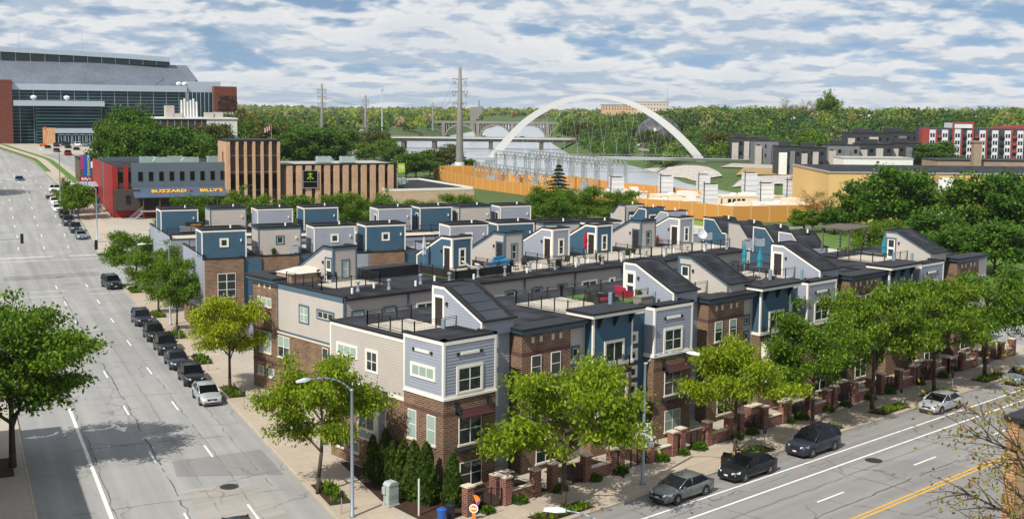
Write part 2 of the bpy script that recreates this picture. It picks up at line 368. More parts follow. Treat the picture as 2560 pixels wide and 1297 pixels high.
def road_mat(name, col, seam=0.35, patch=0.10, ang=0.0):
    m = bpy.data.materials.new(name); nt, N, L, b = nodes_of(m)
    tc = N.new('ShaderNodeTexCoord')
    def noise(sc, det=5, rough=0.55):
        n = N.new('ShaderNodeTexNoise'); n.inputs['Scale'].default_value = sc; n.inputs['Detail'].default_value = det; n.inputs['Roughness'].default_value = rough
        L.new(tc.outputs['Object'], n.inputs['Vector']); return n
    def m2(op, a, b_):
        n = N.new('ShaderNodeMath'); n.operation = op
        for i, q in enumerate((a, b_)):
            if isinstance(q, (int, float)): n.inputs[i].default_value = q
            else: L.new(q, n.inputs[i])
        return n.outputs[0]
    big, mid, fine = noise(0.05), noise(0.5), noise(14, 2)
    # wandering seams and cracks: edges of distorted cells
    ds = noise(0.35, 6, 0.6); mixv = N.new('ShaderNodeMix'); mixv.data_type = 'VECTOR'; mixv.inputs['Factor'].default_value = 0.22
    sc = N.new('ShaderNodeVectorMath'); sc.operation = 'SCALE'; L.new(ds.outputs['Color'], sc.inputs[0]); sc.inputs['Scale'].default_value = 3.0
    av = N.new('ShaderNodeVectorMath'); av.operation = 'ADD'; L.new(tc.outputs['Object'], av.inputs[0]); L.new(sc.outputs[0], av.inputs[1])
    v1 = N.new('ShaderNodeTexVoronoi'); v1.feature = 'DISTANCE_TO_EDGE'; v1.inputs['Scale'].default_value = 0.12; L.new(av.outputs[0], v1.inputs['Vector'])
    cr = N.new('ShaderNodeMapRange'); L.new(v1.outputs['Distance'], cr.inputs['Value']); cr.inputs['From Min'].default_value = 0.0; cr.inputs['From Max'].default_value = 0.011
    cr.inputs['To Min'].default_value = 1.0 - seam; cr.inputs['To Max'].default_value = 1.0
    # break the cracks up
    gap = N.new('ShaderNodeMapRange'); L.new(noise(0.18, 2).outputs['Fac'], gap.inputs['Value']); gap.inputs['From Min'].default_value = 0.42; gap.inputs['From Max'].default_value = 0.56
    crk = N.new('ShaderNodeMix'); crk.data_type = 'FLOAT'; L.new(gap.outputs[0], crk.inputs['Factor']); crk.inputs['A'].default_value = 1.0; L.new(cr.outputs[0], crk.inputs['B'])
    v2 = N.new('ShaderNodeTexVoronoi'); v2.feature = 'F1'; v2.distance = 'CHEBYCHEV'; v2.inputs['Scale'].default_value = 0.07; L.new(tc.outputs['Object'], v2.inputs['Vector'])
    sp = N.new('ShaderNodeSeparateColor'); L.new(v2.outputs['Color'], sp.inputs[0])
    k = m2('ADD', m2('MULTIPLY', big.outputs['Fac'], 0.30), m2('ADD', m2('MULTIPLY', mid.outputs['Fac'], 0.22), m2('MULTIPLY', fine.outputs['Fac'], 0.16)))
    k = m2('ADD', k, m2('MULTIPLY', sp.outputs[0], patch))
    # tyre-darkened tracks and drips drawn out along the lanes
    rot = N.new('ShaderNodeMapping'); rot.vector_type = 'POINT'; rot.inputs['Rotation'].default_value = (0, 0, -ang); L.new(tc.outputs['Object'], rot.inputs[0])
    str_ = N.new('ShaderNodeMapping'); str_.inputs['Scale'].default_value = (0.018, 0.95, 1.0); L.new(rot.outputs[0], str_.inputs[0])
    tn = N.new('ShaderNodeTexNoise'); tn.inputs['Scale'].default_value = 1.0; tn.inputs['Detail'].default_value = 4; L.new(str_.outputs[0], tn.inputs['Vector'])
    k = m2('ADD', k, m2('MULTIPLY', m2('SUBTRACT', tn.outputs['Fac'], 0.5), 0.75))
    k = m2('MULTIPLY', m2('ADD', k, 0.62), crk.outputs['Result'])
    mx = N.new('ShaderNodeMix'); mx.data_type = 'RGBA'; mx.blend_type = 'MULTIPLY'; mx.inputs['Factor'].default_value = 1.0
    mx.inputs['A'].default_value = (*col, 1); L.new(k, mx.inputs['B']); L.new(mx.outputs['Result'], b.inputs['Base Color'])
    b.inputs['Roughness'].default_value = 0.88; b.inputs['Specular IOR Level'].default_value = 0.25
    bp = N.new('ShaderNodeBump'); bp.inputs['Strength'].default_value = 0.25; bp.inputs['Distance'].default_value = 0.02; L.new(fine.outputs['Fac'], bp.inputs['Height']); L.new(bp.outputs[0], b.inputs['Normal'])
    return m
ROADA = road_mat('worn_concrete_road', (0.275, 0.272, 0.265), 0.4, 0.14, AANG)
ROADB = road_mat('grey_avenue_paving', (0.235, 0.225, 0.218), 0.55, 0.14)
PAINTW = mat('white_road_paint', (0.74, 0.73, 0.70), 0.7, var=0.22, scale=2.0)
PAINTY = mat('yellow_road_paint', (0.64, 0.36, 0.035), 0.7, var=0.22, scale=2.0)

def strip(e0, e1, a0, a1, dz, n=1, mb=None, step=6.0):
    mb = mb or MB(); k = max(1, int((a1 - a0) / step)); o = len(mb.v)
    for i in range(k + 1):
        a = a0 + (a1 - a0) * i / k; s = esh(a); z = hill(a) + dz
        for e in (e0, e1): mb.v.append(tuple(AE(a, e + s, z)))
    for i in range(k): mb.f.append((o + 2 * i, o + 2 * i + 1, o + 2 * i + 3, o + 2 * i + 2)); mb.m.append(0)
    return mb
STREET = structure(strip(3.85, 20.2, -60, 520, 0.0).build('street', ROADA))
mb = MB(); mb.poly([(-60, 14, 0.008), (420, 14, 0.008), (420, 48.9, 0.008), (-60, 48.9, 0.008)]); AVENUE = structure(mb.build('avenue', ROADB))
mb = MB(); mb.poly([AE(169, -90, 0.008), AE(169, 330, 0.008), AE(201, 330, 0.008), AE(201, -90, 0.008)]); structure(mb.build('cross_street', ROADA))

# painted markings: one object for each line
def marking(name, pts, m, label, on_avenue=False):
    mb = MB()
    for q in pts: mb.poly(q)
    return mb.build(name, m, AVENUE if on_avenue else STREET)
def arect(a0, a1, e0, e1, z=0.014):
    s0, s1 = esh(a0), esh(a1)
    return [AE(a0, e0 + s0, hill(a0) + z), AE(a0, e1 + s0, hill(a0) + z), AE(a1, e1 + s1, hill(a1) + z), AE(a1, e0 + s1, hill(a1) + z)]
def brect(x0, x1, y0, y1, z=0.014): return [(x0, y0, z), (x1, y0, z), (x1, y1, z), (x0, y1, z)]
for ec in (16.0, 12.1):
    for i in range(0, 8): marking('lane_dash', [arect(70.4 + 14.1 * i - 1.5, 70.4 + 14.1 * i + 1.6, ec - 0.07, ec + 0.07)], PAINTW, '')
    for i in range(0, 11): marking('lane_dash', [arect(212 + 12.5 * i, 215.2 + 12.5 * i, ec - 0.07, ec + 0.07, 0.03)], PAINTW, '')
for i in range(0, 11): marking('lane_dash', [arect(212 + 12.5 * i, 215.2 + 12.5 * i, 8.1 - 0.07, 8.1 + 0.07, 0.03)], PAINTW, '')
marking('lane_line', [arect(40, 101, 7.83, 8.07)], PAINTW, '')
marking('stop_line', [arect(203.2, 203.75, 4.2, 13.4), arect(203.2, 203.75, 15.8, 20.0)], PAINTW, '')
marking('crosswalk_line', [arect(165.8, 166.0, 4.2, 13.0), arect(165.8, 166.0, 15.5, 20.2)], PAINTW, '')
marking('crosswalk_line', [arect(161.4, 161.6, 4.2, 12.5), arect(161.4, 161.6, 15.5, 20.2)], PAINTW, '')
marking('crosswalk_line', [arect(198.4, 198.6, 4.2, 20.0)], PAINTW, '')
marking('parking_line', [brect(-20, 160, 46.12, 46.28)], PAINTW, '', True)
marking('bicycle_lane_line', [brect(-20, 160, 44.28, 44.45)], PAINTW, '', True)
for i in range(-2, 8): marking('lane_dash', [brect(64.1 + 12.15 * i, 67.2 + 12.15 * i, 40.87, 41.02)], PAINTW, '', True)
marking('centre_line', [brect(-20, 160, 37.72, 37.88)], PAINTY, '', True)
marking('centre_line', [brect(-20, 160, 37.36, 37.52)], PAINTY, '', True)
def arrow(a, e, two=False):
    s = []
    L_ = lambda du, dv: AE(a + dv, e + du, 0.016)
    s.append([L_(-1.35, 0.55), L_(-0.45, 1.0), L_(-0.45, 0.1)])              # head pointing left
    s.append([L_(-0.50, 0.40), L_(-0.50, 0.72), L_(0.15, 0.62), L_(0.15, 0.30)])
    s.append([L_(0.25, 0.30), L_(0.25, 0.62), L_(0.75, 0.95), L_(1.0, 1.55), L_(1.25, 1.5), L_(1.0, 0.75)])
    if two:
        s.append([L_(1.55, -1.0), L_(1.95, 0.5), L_(0.95, 0.45)])
        s.append([L_(1.2, 0.5), L_(1.45, 0.5), L_(1.35, 1.2), L_(1.15, 1.2)])
    return s
marking('turn_arrow', arrow(92.6, 5.4), PAINTW, '')
marking('turn_arrow', arrow(93.0, 9.6, True), PAINTW, '')
IRON = mat('cast_iron', (0.055, 0.05, 0.048), 0.6, 0.4, var=0.3, scale=3)
def manhole(p, label):
    mb = MB(); mb.lathe([(0.62, 0.010), (0.62, 0.020), (0.52, 0.022), (0.50, 0.014), (0.44, 0.014), (0.43, 0.024), (0.02, 0.026)], n=20)
    for i in range(-3, 4): mb.box(-0.36, 0.36, i * 0.11 - 0.02, i * 0.11 + 0.02, 0.024, 0.032)
    tag(mb.build('manhole_cover', IRON, loc=p), label, 'manhole cover', 'manhole covers')
manhole((37.19, 68.0, 0), 'round iron manhole cover in the left street near the bottom edge')
manhole((75.0, 43.4, 0.006), 'round iron manhole cover in the avenue below the dark SUV')
manhole((52.9, 160.4, 0.0), 'small iron manhole cover in the distant street junction')

structure(MB().poly([(123, 48, .002), (137, 48, .002), (152, 150, .002), (138, 150, .002)]).build('side_street', ROADA))
# tar seams that wander along the joints, and repaired patches
TAR = mat('tar_seam', (0.105, 0.103, 0.10), 0.85, var=0.3, scale=3); PATCH = road_mat('patched_paving', (0.225, 0.222, 0.218), 0.4, 0.05, AANG); PATCHL = road_mat('pale_patch', (0.33, 0.31, 0.285), 0.5, 0.05)
def seam(parent, pts, w, seed, z=0.012):
    rng = random.Random(seed); q = []
    for p, r in zip(pts, pts[1:]):
        p, r = Vector(p), Vector(r); n = max(2, int((r - p).length / 0.9))
        for i in range(n): q.append(p.lerp(r, i / n) + Vector((rng.gauss(0, .055), rng.gauss(0, .055), 0)))
    mb = MB()
    for i in range(len(q) - 1):
        d = (q[i + 1] - q[i]); n = Vector((-d.y, d.x, 0)).normalized() * (w * rng.uniform(.4, 1.3) / 2)
        if rng.random() < .12: continue
        mb.poly([q[i] - n + Vector((0, 0, z)), q[i + 1] - n + Vector((0, 0, z)), q[i + 1] + n + Vector((0, 0, z)), q[i] + n + Vector((0, 0, z))])
    o = mb.build('tar_seam', TAR, parent); o['kind'] = 'stuff'
for i, (e, a0, a1, w) in enumerate([(12.28, 60, 168, .10), (16.2, 60, 110, .05), (18.2, 75, 165, .05), (8.25, 60, 165, .06), (14.1, 66, 150, .035)]): seam(STREET, [AE(a0, e), AE((a0 + a1) / 2, e + .1), AE(a1, e)], w, i)
for i, a in enumerate((74, 88, 103, 117.5, 134, 152, 188)): seam(STREET, [AE(a, 4.2), AE(a + .5, 11), AE(a - .2, 19.8)], .045, 20 + i)
for i, (y, x0, x1, w) in enumerate([(39.3, 40, 130, .11), (42.6, 40, 130, .05), (45.3, 45, 130, .03), (35.4, 50, 120, .06)]): seam(AVENUE, [(x0, y, .008), ((x0 + x1) / 2, y + .15, .008), (x1, y, .008)], w, 50 + i)
for i, x in enumerate(range(46, 128, 12)): seam(AVENUE, [(x, 30, .008), (x + .8, 40, .008), (x + .2, 48.6, .008)], .045, 70 + i)
for nm, pts, m_ in [('road_patch', [(83, 13.2), (83.5, 19.6), (77, 19.6), (79.5, 12.9)], PATCH), ('road_patch', [(76.5, 13), (76, 17.4), (67, 18), (66, 12.6)], PATCHL), ('road_patch', [(182, 6), (183, 19), (178.5, 19), (177.5, 6)], PATCH), ('road_patch', [(172, 13), (173, 15), (170.5, 15.4), (170, 13.2)], PATCH)]:
    MB().poly([AE(a, e, .0105 if m_ is PATCH else .0098) for a, e in pts]).build(nm, m_, STREET)
BLUEP = mat('blue_survey_paint', (.12, .28, .42), .8)
for i, (x, y) in enumerate([(68.6, 46.6), (83.5, 46.4)]): MB().poly([(x, y, .016), (x + .7, y + .05, .016), (x + .7, y + .13, .016), (x, y + .1, .016)]).build('survey_mark', BLUEP, AVENUE); MB().poly([(x + .2, y - .3, .018), (x + .3, y - .3, .018), (x + .45, y + .35, .018), (x + .35, y + .35, .018)]).build('survey_mark', BLUEP, AVENUE)
# sidewalks: a kerbed base with its slabs
KERB = mat('kerb_stone', (0.42, 0.36, 0.28), 0.9, var=0.2, scale=0.8)
def walk(name, poly, z0=-0.2, z1=0.13, m=CONCB):
    return structure(MB().prism([(p[0], p[1]) for p in poly], 'z', z0, z1).build(name, m))
corner = []
_p1 = AE(62.5, 20.2); _p2 = Vector((41.0, 48.9, 0)); _c = AE(57.3, 20.2)
for i in range(9):
    t = i / 8; corner.append(((1 - t) ** 2 * _p1 + 2 * t * (1 - t) * _c + t * t * _p2))
blk = corner + [Vector((122.5, 48.9, 0)), Vector((124, 52, 0)), AE(150, 98), AE(168.5, 98), AE(168.5, 23.5), AE(165.5, 20.4)]
block = walk('block_pavement', blk)
blk_in = MB()
def kerb_run(pts, w=0.16, z1=0.155):
    mb = MB()
    for p, q in zip(pts, pts[1:]):
        p, q = Vector(p), Vector(q); d = (q - p).normalized(); n = Vector((-d.y, d.x, 0)) * w
        mb.prism([(p.x, p.y), (q.x, q.y), (q.x + n.x, q.y + n.y), (p.x + n.x, p.y + n.y)], 'z', -0.1, z1)
    return mb
kr = [AE(165.5, 20.15)] + [AE(62.5, 20.17)] + [c + Vector((-0.04, -0.04, 0)) for c in corner[1:-1]] + [Vector((41.0, 48.86, 0)), Vector((122.5, 48.86, 0))]
structure(kerb_run(kr).build('kerb', KERB))
def slabs(parent, fn, na, nb, me):
    for i in range(na):
        for j in range(nb):
            p, rz = fn(i, j); o = link('paving_slab', me, parent, p, rz)
slab_a = MB().box(-0.79, 0.79, -0.79, 0.79, 0.12, 0.15).mesh('paving_slab', CONC)
slab_b = MB().box(-0.88, 0.88, -0.84, 0.84, 0.12, 0.15).mesh('paving_slab', CONC)
slabs(block, lambda i, j: (AE(64.5 + 1.605 * i, 21.22 + 1.605 * j), AROT), 62, 2, slab_a)
slabs(block, lambda i, j: (Vector((44.2 + 1.79 * i, 49.98 + 1.71 * j, 0)), 0.0), 46, 2, slab_b)
# far side of the left street and north block
wl = [AE(-20, -14), AE(-20, 3.85), AE(168, 3.85), AE(168, -14)]
west = walk('west_pavement', wl)
structure(kerb_run([AE(168, 3.89), AE(-20, 3.89)], -0.16).build('kerb', KERB))
structure(strip(20.2, 20.45, 204, 520, 0.14).build('kerb', KERB))
structure(strip(20.45, 21.7, 330, 520, 0.10).build('verge', GRASS))
structure(strip(20.45, 22.0, 204, 335, 0.125).build('pavement', CONCB))
structure(strip(22.0, 24.2, 204, 520, 0.13).build('pavement', CONC))
structure(strip(24.2, 26.0, 300, 520, 0.09).build('verge', GRASS)); structure(strip(26.0, 66, 262, 452, 0.02).build('forecourt', CONCB))
structure(strip(-2, 3.85, 203, 430, 0.10).build('pavement', CONCB))
structure(strip(24.2, 70, 204, 262, 0.10).build('forecourt', CONCB))
structure(strip(27.5, 62, 305, 395, 0.06).build('car_park', ROADA))
# water
WATER = bpy.data.materials.new('river_water')
def _water():
    nt, N, L, b = nodes_of(WATER); b.inputs['Base Color'].default_value = (0.40, 0.425, 0.45, 1); b.inputs['Roughness'].default_value = 0.25  # sky reflection is put into the pale base colour
    b.inputs['Specular IOR Level'].default_value = 0.8
    tc = N.new('ShaderNodeTexCoord'); n = N.new('ShaderNodeTexNoise'); n.inputs['Scale'].default_value = 0.35; n.inputs['Detail'].default_value = 4
    L.new(tc.outputs['Object'], n.inputs['Vector']); bp = N.new('ShaderNodeBump'); bp.inputs['Strength'].default_value = 0.9; bp.inputs['Distance'].default_value = 0.25
    L.new(n.outputs['Fac'], bp.inputs['Height']); L.new(bp.outputs[0], b.inputs['Normal'])
_water()
structure(MB().poly([(200, 120, -5), (1500, 1000, -5), (1500, 1600, -5), (900, 1600, -5), (220, 500, -5)]).build('river', WATER))
# ------------------------------------------------------------------ townhouses
def FY(pos): return lambda u, d, z: (u, pos - d, z)        # wall that faces -y
def FX(pos): return lambda u, d, z: (pos - d, u, z)        # wall that faces -x
def fbox(mb, Fm, u0, u1, d0, d1, z0, z1, mi=0):
    a = Fm(u0, d0, z0); b = Fm(u1, d1, z1)
    mb.box(min(a[0], b[0]), max(a[0], b[0]), min(a[1], b[1]), max(a[1], b[1]), z0, z1, mi)
def siding(mb, Fm, u0, u1, z0, z1, h=0.2, mi=0, top=None):
    n = max(1, round((z1 - z0) / h)); h = (z1 - z0) / n
    for i in range(n):
        a = z0 + i * h; b = a + h
        ua0, ua1, ub0, ub1 = u0, u1, u0, u1
        if top:                                            # clip against a sloping top edge
            ua0, ua1 = top(a, u0, u1); ub0, ub1 = top(b, u0, u1)
            if ua1 - ua0 < 0.02: continue
        mb.add([Fm(ua0, 0.032, a), Fm(ua1, 0.032, a), Fm(ub1, 0.006, b), Fm(ub0, 0.006, b), Fm(ua0, 0, a), Fm(ua1, 0, a)],
               [(0, 1, 2, 3), (4, 5, 1, 0)], mi)
def window(parent, Fm, u0, u1, z0, z1, tw=0.12, trim=None, cols=2, rows=2, glass=None, sash=None, sill=False, name='window', split=None, sub=True):
    trim = trim or WHT; sash = sash or WHT; glass = glass or GLASS
    mb = MB()
    if tw > 0:
        fbox(mb, Fm, u0, u1, -0.02, 0.075, z1 - tw, z1); fbox(mb, Fm, u0, u1, -0.02, 0.075, z0, z0 + tw * 0.7)
        fbox(mb, Fm, u0, u0 + tw, -0.02, 0.073, z0 + tw * 0.7, z1 - tw); fbox(mb, Fm, u1 - tw, u1, -0.02, 0.073, z0 + tw * 0.7, z1 - tw)
    a0, a1, c0, c1 = u0 + tw, u1 - tw, z0 + tw * 0.7, z1 - tw
    s = 0.045
    fbox(mb, Fm, a0, a1, -0.02, 0.055, c1 - s, c1, 1); fbox(mb, Fm, a0, a1, -0.02, 0.055, c0, c0 + s, 1)
    fbox(mb, Fm, a0, a0 + s, -0.02, 0.053, c0 + s, c1 - s, 1); fbox(mb, Fm, a1 - s, a1, -0.02, 0.053, c0 + s, c1 - s, 1)
    for i in range(1, cols):
        u = a0 + (a1 - a0) * i / cols; fbox(mb, Fm, u - 0.035, u + 0.035, -0.02, 0.057, c0 + s, c1 - s, 1)
    for i in range(1, rows):
        z = c0 + (c1 - c0) * i / rows; fbox(mb, Fm, a0 + s, a1 - s, -0.02, 0.050, z - 0.025, z + 0.025, 1)
    if sill: fbox(mb, Fm, u0 - 0.08, u1 + 0.08, -0.02, 0.12, z0 - 0.12, z0 - 0.002, 2)
    pm = MB(); d = 0.040
    if split:
        zz = c0 + (c1 - c0) * split
        pm.poly([Fm(a0 + s, d, c0 + s), Fm(a1 - s, d, c0 + s), Fm(a1 - s, d, zz), Fm(a0 + s, d, zz)], 0)
        pm.poly([Fm(a0 + s, d, zz), Fm(a1 - s, d, zz), Fm(a1 - s, d, c1 - s), Fm(a0 + s, d, c1 - s)], 1)
        pmats = [GLASS, BLIND]
    else:
        pm.poly([Fm(a0 + s, d, c0 + s), Fm(a1 - s, d, c0 + s), Fm(a1 - s, d, c1 - s), Fm(a0 + s, d, c1 - s)]); pmats = [glass]
    if sub:
        w = mb.build(name, [trim, sash, STONE], parent); pm.build('pane', pmats, w); return w
    o = len(mb.v); mb.v += pm.v; mb.f += [tuple(i + o for i in f) for f in pm.f]; mb.m += [3 + k for k in pm.m]
    return mb.build(name, [trim, sash, STONE] + pmats, parent)
def vent(parent, Fm, u0, u1, z, w=0.16):
    mb = MB(); fbox(mb, Fm, u0 + 0.33, u1 - 0.26, 0.0, 0.07, z - w / 2, z + w / 2, 0)
    for u in (u0, u1 - 0.18): fbox(mb, Fm, u, u + 0.18, 0.0, 0.075, z - w / 2 - 0.02, z + w / 2 + 0.02, 1)
    mb.build('wall_vent', [WHT, BLACK], parent)
def pipe(parent, x, y, z, kind=0, h=0.5):
    mb = MB()
    if kind == 0:   # white plumbing stub
        mb.lathe([(0.10, z), (0.10, z + h), (0.07, z + h + 0.01)], x, y, 10)
        mb.build('vent_pipe', PVC, parent, smooth=False)
    elif kind == 1:  # galvanised flue with a cap
        mb.lathe([(0.17, z), (0.14, z + 0.22), (0.10, z + 0.24), (0.10, z + h), (0.19, z + h + 0.02), (0.19, z + h + 0.12), (0.04, z + h + 0.2)], x, y, 10)
        mb.build('flue', GALV, parent)
    else:            # tall grey standpipe
        mb.lathe([(0.15, z), (0.15, z + h), (0.12, z + h + 0.02)], x, y, 12)
        mb.build('standpipe', mat('grey_blue_pipe', (0.20, 0.27, 0.33), 0.5), parent)
MESHM = None
def railing(parent, pts, z, h=1.0, name='railing', solid=None, step=1.5):
    """black steel rail: posts, two rails and a wire mesh of thin bars; pts run round the deck"""
    mb = MB()
    for p, q in zip(pts, pts[1:]):
        p, q = Vector((*p, 0)), Vector((*q, 0)); L = (q - p).length; n = max(1, round(L / step))
        for i in range(n + 1):
            c = p.lerp(q, i / n); mb.box(c.x - 0.035, c.x + 0.035, c.y - 0.035, c.y + 0.035, z, z + h + 0.05)
        for k in (h, h * 0.88, 0.1): mb.tube((p.x, p.y, z + k), (q.x, q.y, z + k), 0.022, None, 4)
        m = max(1, round(L / 0.14))
        for i in range(1, m):
            c = p.lerp(q, i / m); mb.tube((c.x, c.y, z + 0.1), (c.x, c.y, z + h * 0.88), 0.006, None, 3)
        for k in (0.3, 0.5, 0.7): mb.tube((p.x, p.y, z + k), (q.x, q.y, z + k), 0.005, None, 3)
        if solid: 
            d = (q - p).normalized(); nn = Vector((-d.y, d.x, 0)) * 0.02
            mb.add([(p.x + nn.x, p.y + nn.y, z + 0.08), (q.x + nn.x, q.y + nn.y, z + 0.08), (q.x + nn.x, q.y + nn.y, z + h * 0.8), (p.x + nn.x, p.y + nn.y, z + h * 0.8)], [(0, 1, 2, 3)], 1)
    return mb.build(name, [BLACK, solid or BLACK], parent)
def coping(parent, pts, z, w=0.22, h=0.16, m=None, name='coping', base=None):
    """parapet strip with its metal cap along pts (outer edge), thickness to the left of the walk"""
    mb = MB()
    for p, q in zip(pts, pts[1:]):
        p, q = Vector((*p, 0)), Vector((*q, 0)); d = (q - p).normalized(); n = Vector((-d.y, d.x, 0)) * w
        p2 = p - d * 0.05; q2 = q + d * 0.05; o = -n.normalized() * 0.05
        mb.prism([(p2.x + o.x, p2.y + o.y), (q2.x + o.x, q2.y + o.y), (q2.x + n.x, q2.y + n.y), (p2.x + n.x, p2.y + n.y)], 'z', z - h, z)
        if base is not None: mb.prism([(p.x, p.y), (q.x, q.y), (q.x + n.x * 0.9, q.y + n.y * 0.9), (p.x + n.x * 0.9, p.y + n.y * 0.9)], 'z', base, z - h)
    return mb.build(name, m or CAPM, parent)

def penthouse_ramp(parent, x0, w, prof, zr, m, trim, mirror=False, door_y=None, win=True, panels=False, door_m=None):
    """stair head: prof = [(y,z)...] round the side wall; the slope falls to the street or (mirror) away from it"""
    mb = MB(); mb.prism(prof, 'x', x0 + 0.035, x0 + w - 0.035)
    root = mb.build('stair_penthouse', m, parent)
    ys = [p[0] for p in prof]; ztop = max(p[1] for p in prof)
    # slope line between the flat top and the low end
    if not mirror: (yb, zb), (yf, zf), (yr, zr2), (yl, zl) = prof[0], prof[1], prof[2], prof[3]
    else: (yb, zb), (yf, zf), (yr, zr2), (yl, zl) = prof[0], prof[1], prof[2], prof[3]
    lo, hi = min(yb, yr), max(yb, yr)
    def clip(z, u0, u1):
        if z <= zr2: return (u0, u1)
        k = (z - zr2) / (zf - zr2); y = yr + (yf - yr) * min(1, k)
        return (max(u0, y), u1) if not mirror else (u0, min(u1, y))
    sm = MB(); siding(sm, FX(x0), lo, hi, zr, ztop - 0.05, 0.2, 0, clip)
    if mirror: siding(sm, FY(yb), x0, x0 + w, zr, ztop - 0.05)
    sm.build('lap_siding', m, root)
    # trim following the roof line and the corners
    t = MB(); tw = 0.2
    def band(p, q):
        (y0, z0), (y1, z1) = p, q
        t.prism([(y0, z0), (y1, z1), (y1, z1 - tw), (y0, z0 - tw)], 'x', x0 - 0.055, x0 + 0.01)
    band((yb, zb - 0.02), (yf, zf - 0.02)); band((yf, zf - 0.02), (yr, zr2 - 0.02))
    t.box(x0 - 0.056, x0 + 0.01, *( (yb - 0.16, yb + 0.03) if not mirror else (yb - 0.05, yb + 0.12) ), zr, zb - tw)
    t.box(x0 - 0.054, x0 + 0.01, *( (yr, yr + 0.14) if not mirror else (yr - 0.14, yr) ), zr, zr2 - tw)
    if mirror:
        t.box(x0 - 0.054, x0 + 0.12, yb - 0.055, yb - 0.001, zr, zb - tw); t.box(x0 + w - 0.12, x0 + w + 0.04, yb - 0.055, yb + 0.01, zr, zb - tw)
        t.box(x0 - 0.05, x0 + w + 0.04, yb - 0.06, yb + 0.01, zb - tw, zb - 0.02)
    t.build('trim', trim, root)
    # roof with raised rims
    r = MB(); rim = 0.13
    for xa, xb in ((x0 - 0.07, x0 + 0.16), (x0 + w - 0.16, x0 + w + 0.07)):
        r.prism([(yb + (0.06 if not mirror else -0.06), zb - 0.02), (yb + (0.06 if not mirror else -0.06), zb + rim), (yf, zf + rim), (yr, zr2 + rim), (yr + (-0.25 if not mirror else 0.25), zr2 + rim), (yr + (-0.25 if not mirror else 0.25), zr2 - 0.02), (yr, zr2 - 0.02), (yf, zf - 0.02)], 'x', xa, xb)
    r.box(x0 + 0.16, x0 + w - 0.16, min(yb, yb + (0.06 if not mirror else -0.06)) - (0.10 if not mirror else 0), max(yb, yb + (0.06 if not mirror else -0.06)) + (0 if not mirror else 0.10), zb - 0.02, zb + rim)
    r.prism([(yr, zr2 - 0.02), (yr, zr2 + rim * 0.8), (yr + (-0.25 if not mirror else 0.25), zr2 + rim * 0.8), (yr + (-0.25 if not mirror else 0.25), zr2 - 0.02)], 'x', x0 + 0.16, x0 + w - 0.16)
    r.build('roof_rim', CAPM, root)
    mbm = MB(); mbm.prism([(yb, zb - 0.05), (yb, zb + 0.012), (yf, zf + 0.012), (yr, zr2 + 0.012), (yr, zr2 - 0.05), (yf, zf - 0.05)], 'x', x0 + 0.16, x0 + w - 0.16)
    mbm.build('ramp_roof', ROOF, root)
    if panels:
        sp = MB(); n = 4
        for i in range(n):
            k0, k1 = 0.06 + i * 0.235, 0.06 + i * 0.235 + 0.215
            P = lambda k: (yf + (yr - yf) * k, zf + (zr2 - zf) * k)
            (a0, c0), (a1, c1) = P(k0), P(k1)
            sp.prism([(a0, c0 + 0.02), (a0, c0 + 0.06), (a1, c1 + 0.06), (a1, c1 + 0.02)], 'x', x0 + 0.45, x0 + w - 0.45)
        sp.build('skylight', glass_mat('tinted_skylight', (0.03, 0.035, 0.045), 0.12, 0.6), root)
    # door in the side wall
    if door_y is not None:
        dm = MB(); F = FX(x0); dh = 2.02
        fbox(dm, F, door_y - 0.56, door_y + 0.56, -0.02, 0.085, zr + dh, zr + dh + 0.16, 0)
        for u in (door_y - 0.56, door_y + 0.42): fbox(dm, F, u, u + 0.14, -0.02, 0.084, zr, zr + dh, 0)
        fbox(dm, F, door_y - 0.42, door_y + 0.42, -0.02, 0.05, zr + 0.03, zr + dh, 1)
        if door_m == 'storm':
            for z in (0.25, 1.2): fbox(dm, F, door_y - 0.30, door_y + 0.30, 0.05, 0.054, zr + z, zr + z + 0.72, 2)
        fbox(dm, F, door_y + 0.30, door_y + 0.36, 0.05, 0.12, zr + 0.95, zr + 1.02, 3)
        dm.build('door', [trim, WHT if door_m == 'storm' else DOORM, GLASS, GALV], root)
        lm = MB(); s = -1 if not mirror else 1
        fbox(lm, F, door_y + s * 0.85 - 0.08, door_y + s * 0.85 + 0.08, 0.0, 0.14, zr + 1.55, zr + 1.8); lm.build('wall_lamp', MAROON, root)
    if mirror and win:
        window(root, FY(yb), x0 + w / 2 - 0.38, x0 + w / 2 + 0.46, zr + 0.32, zr + 2.0, 0.14, trim, 1, 2, BLIND if win == 'blind' else GLASS, sub=False)
    return root

BRK_PLAIN = BRICK
def brick_box(mb, x0, x1, y0, y1, z0, z1): mb.box(x0, x1, y0, y1, z0, z1)

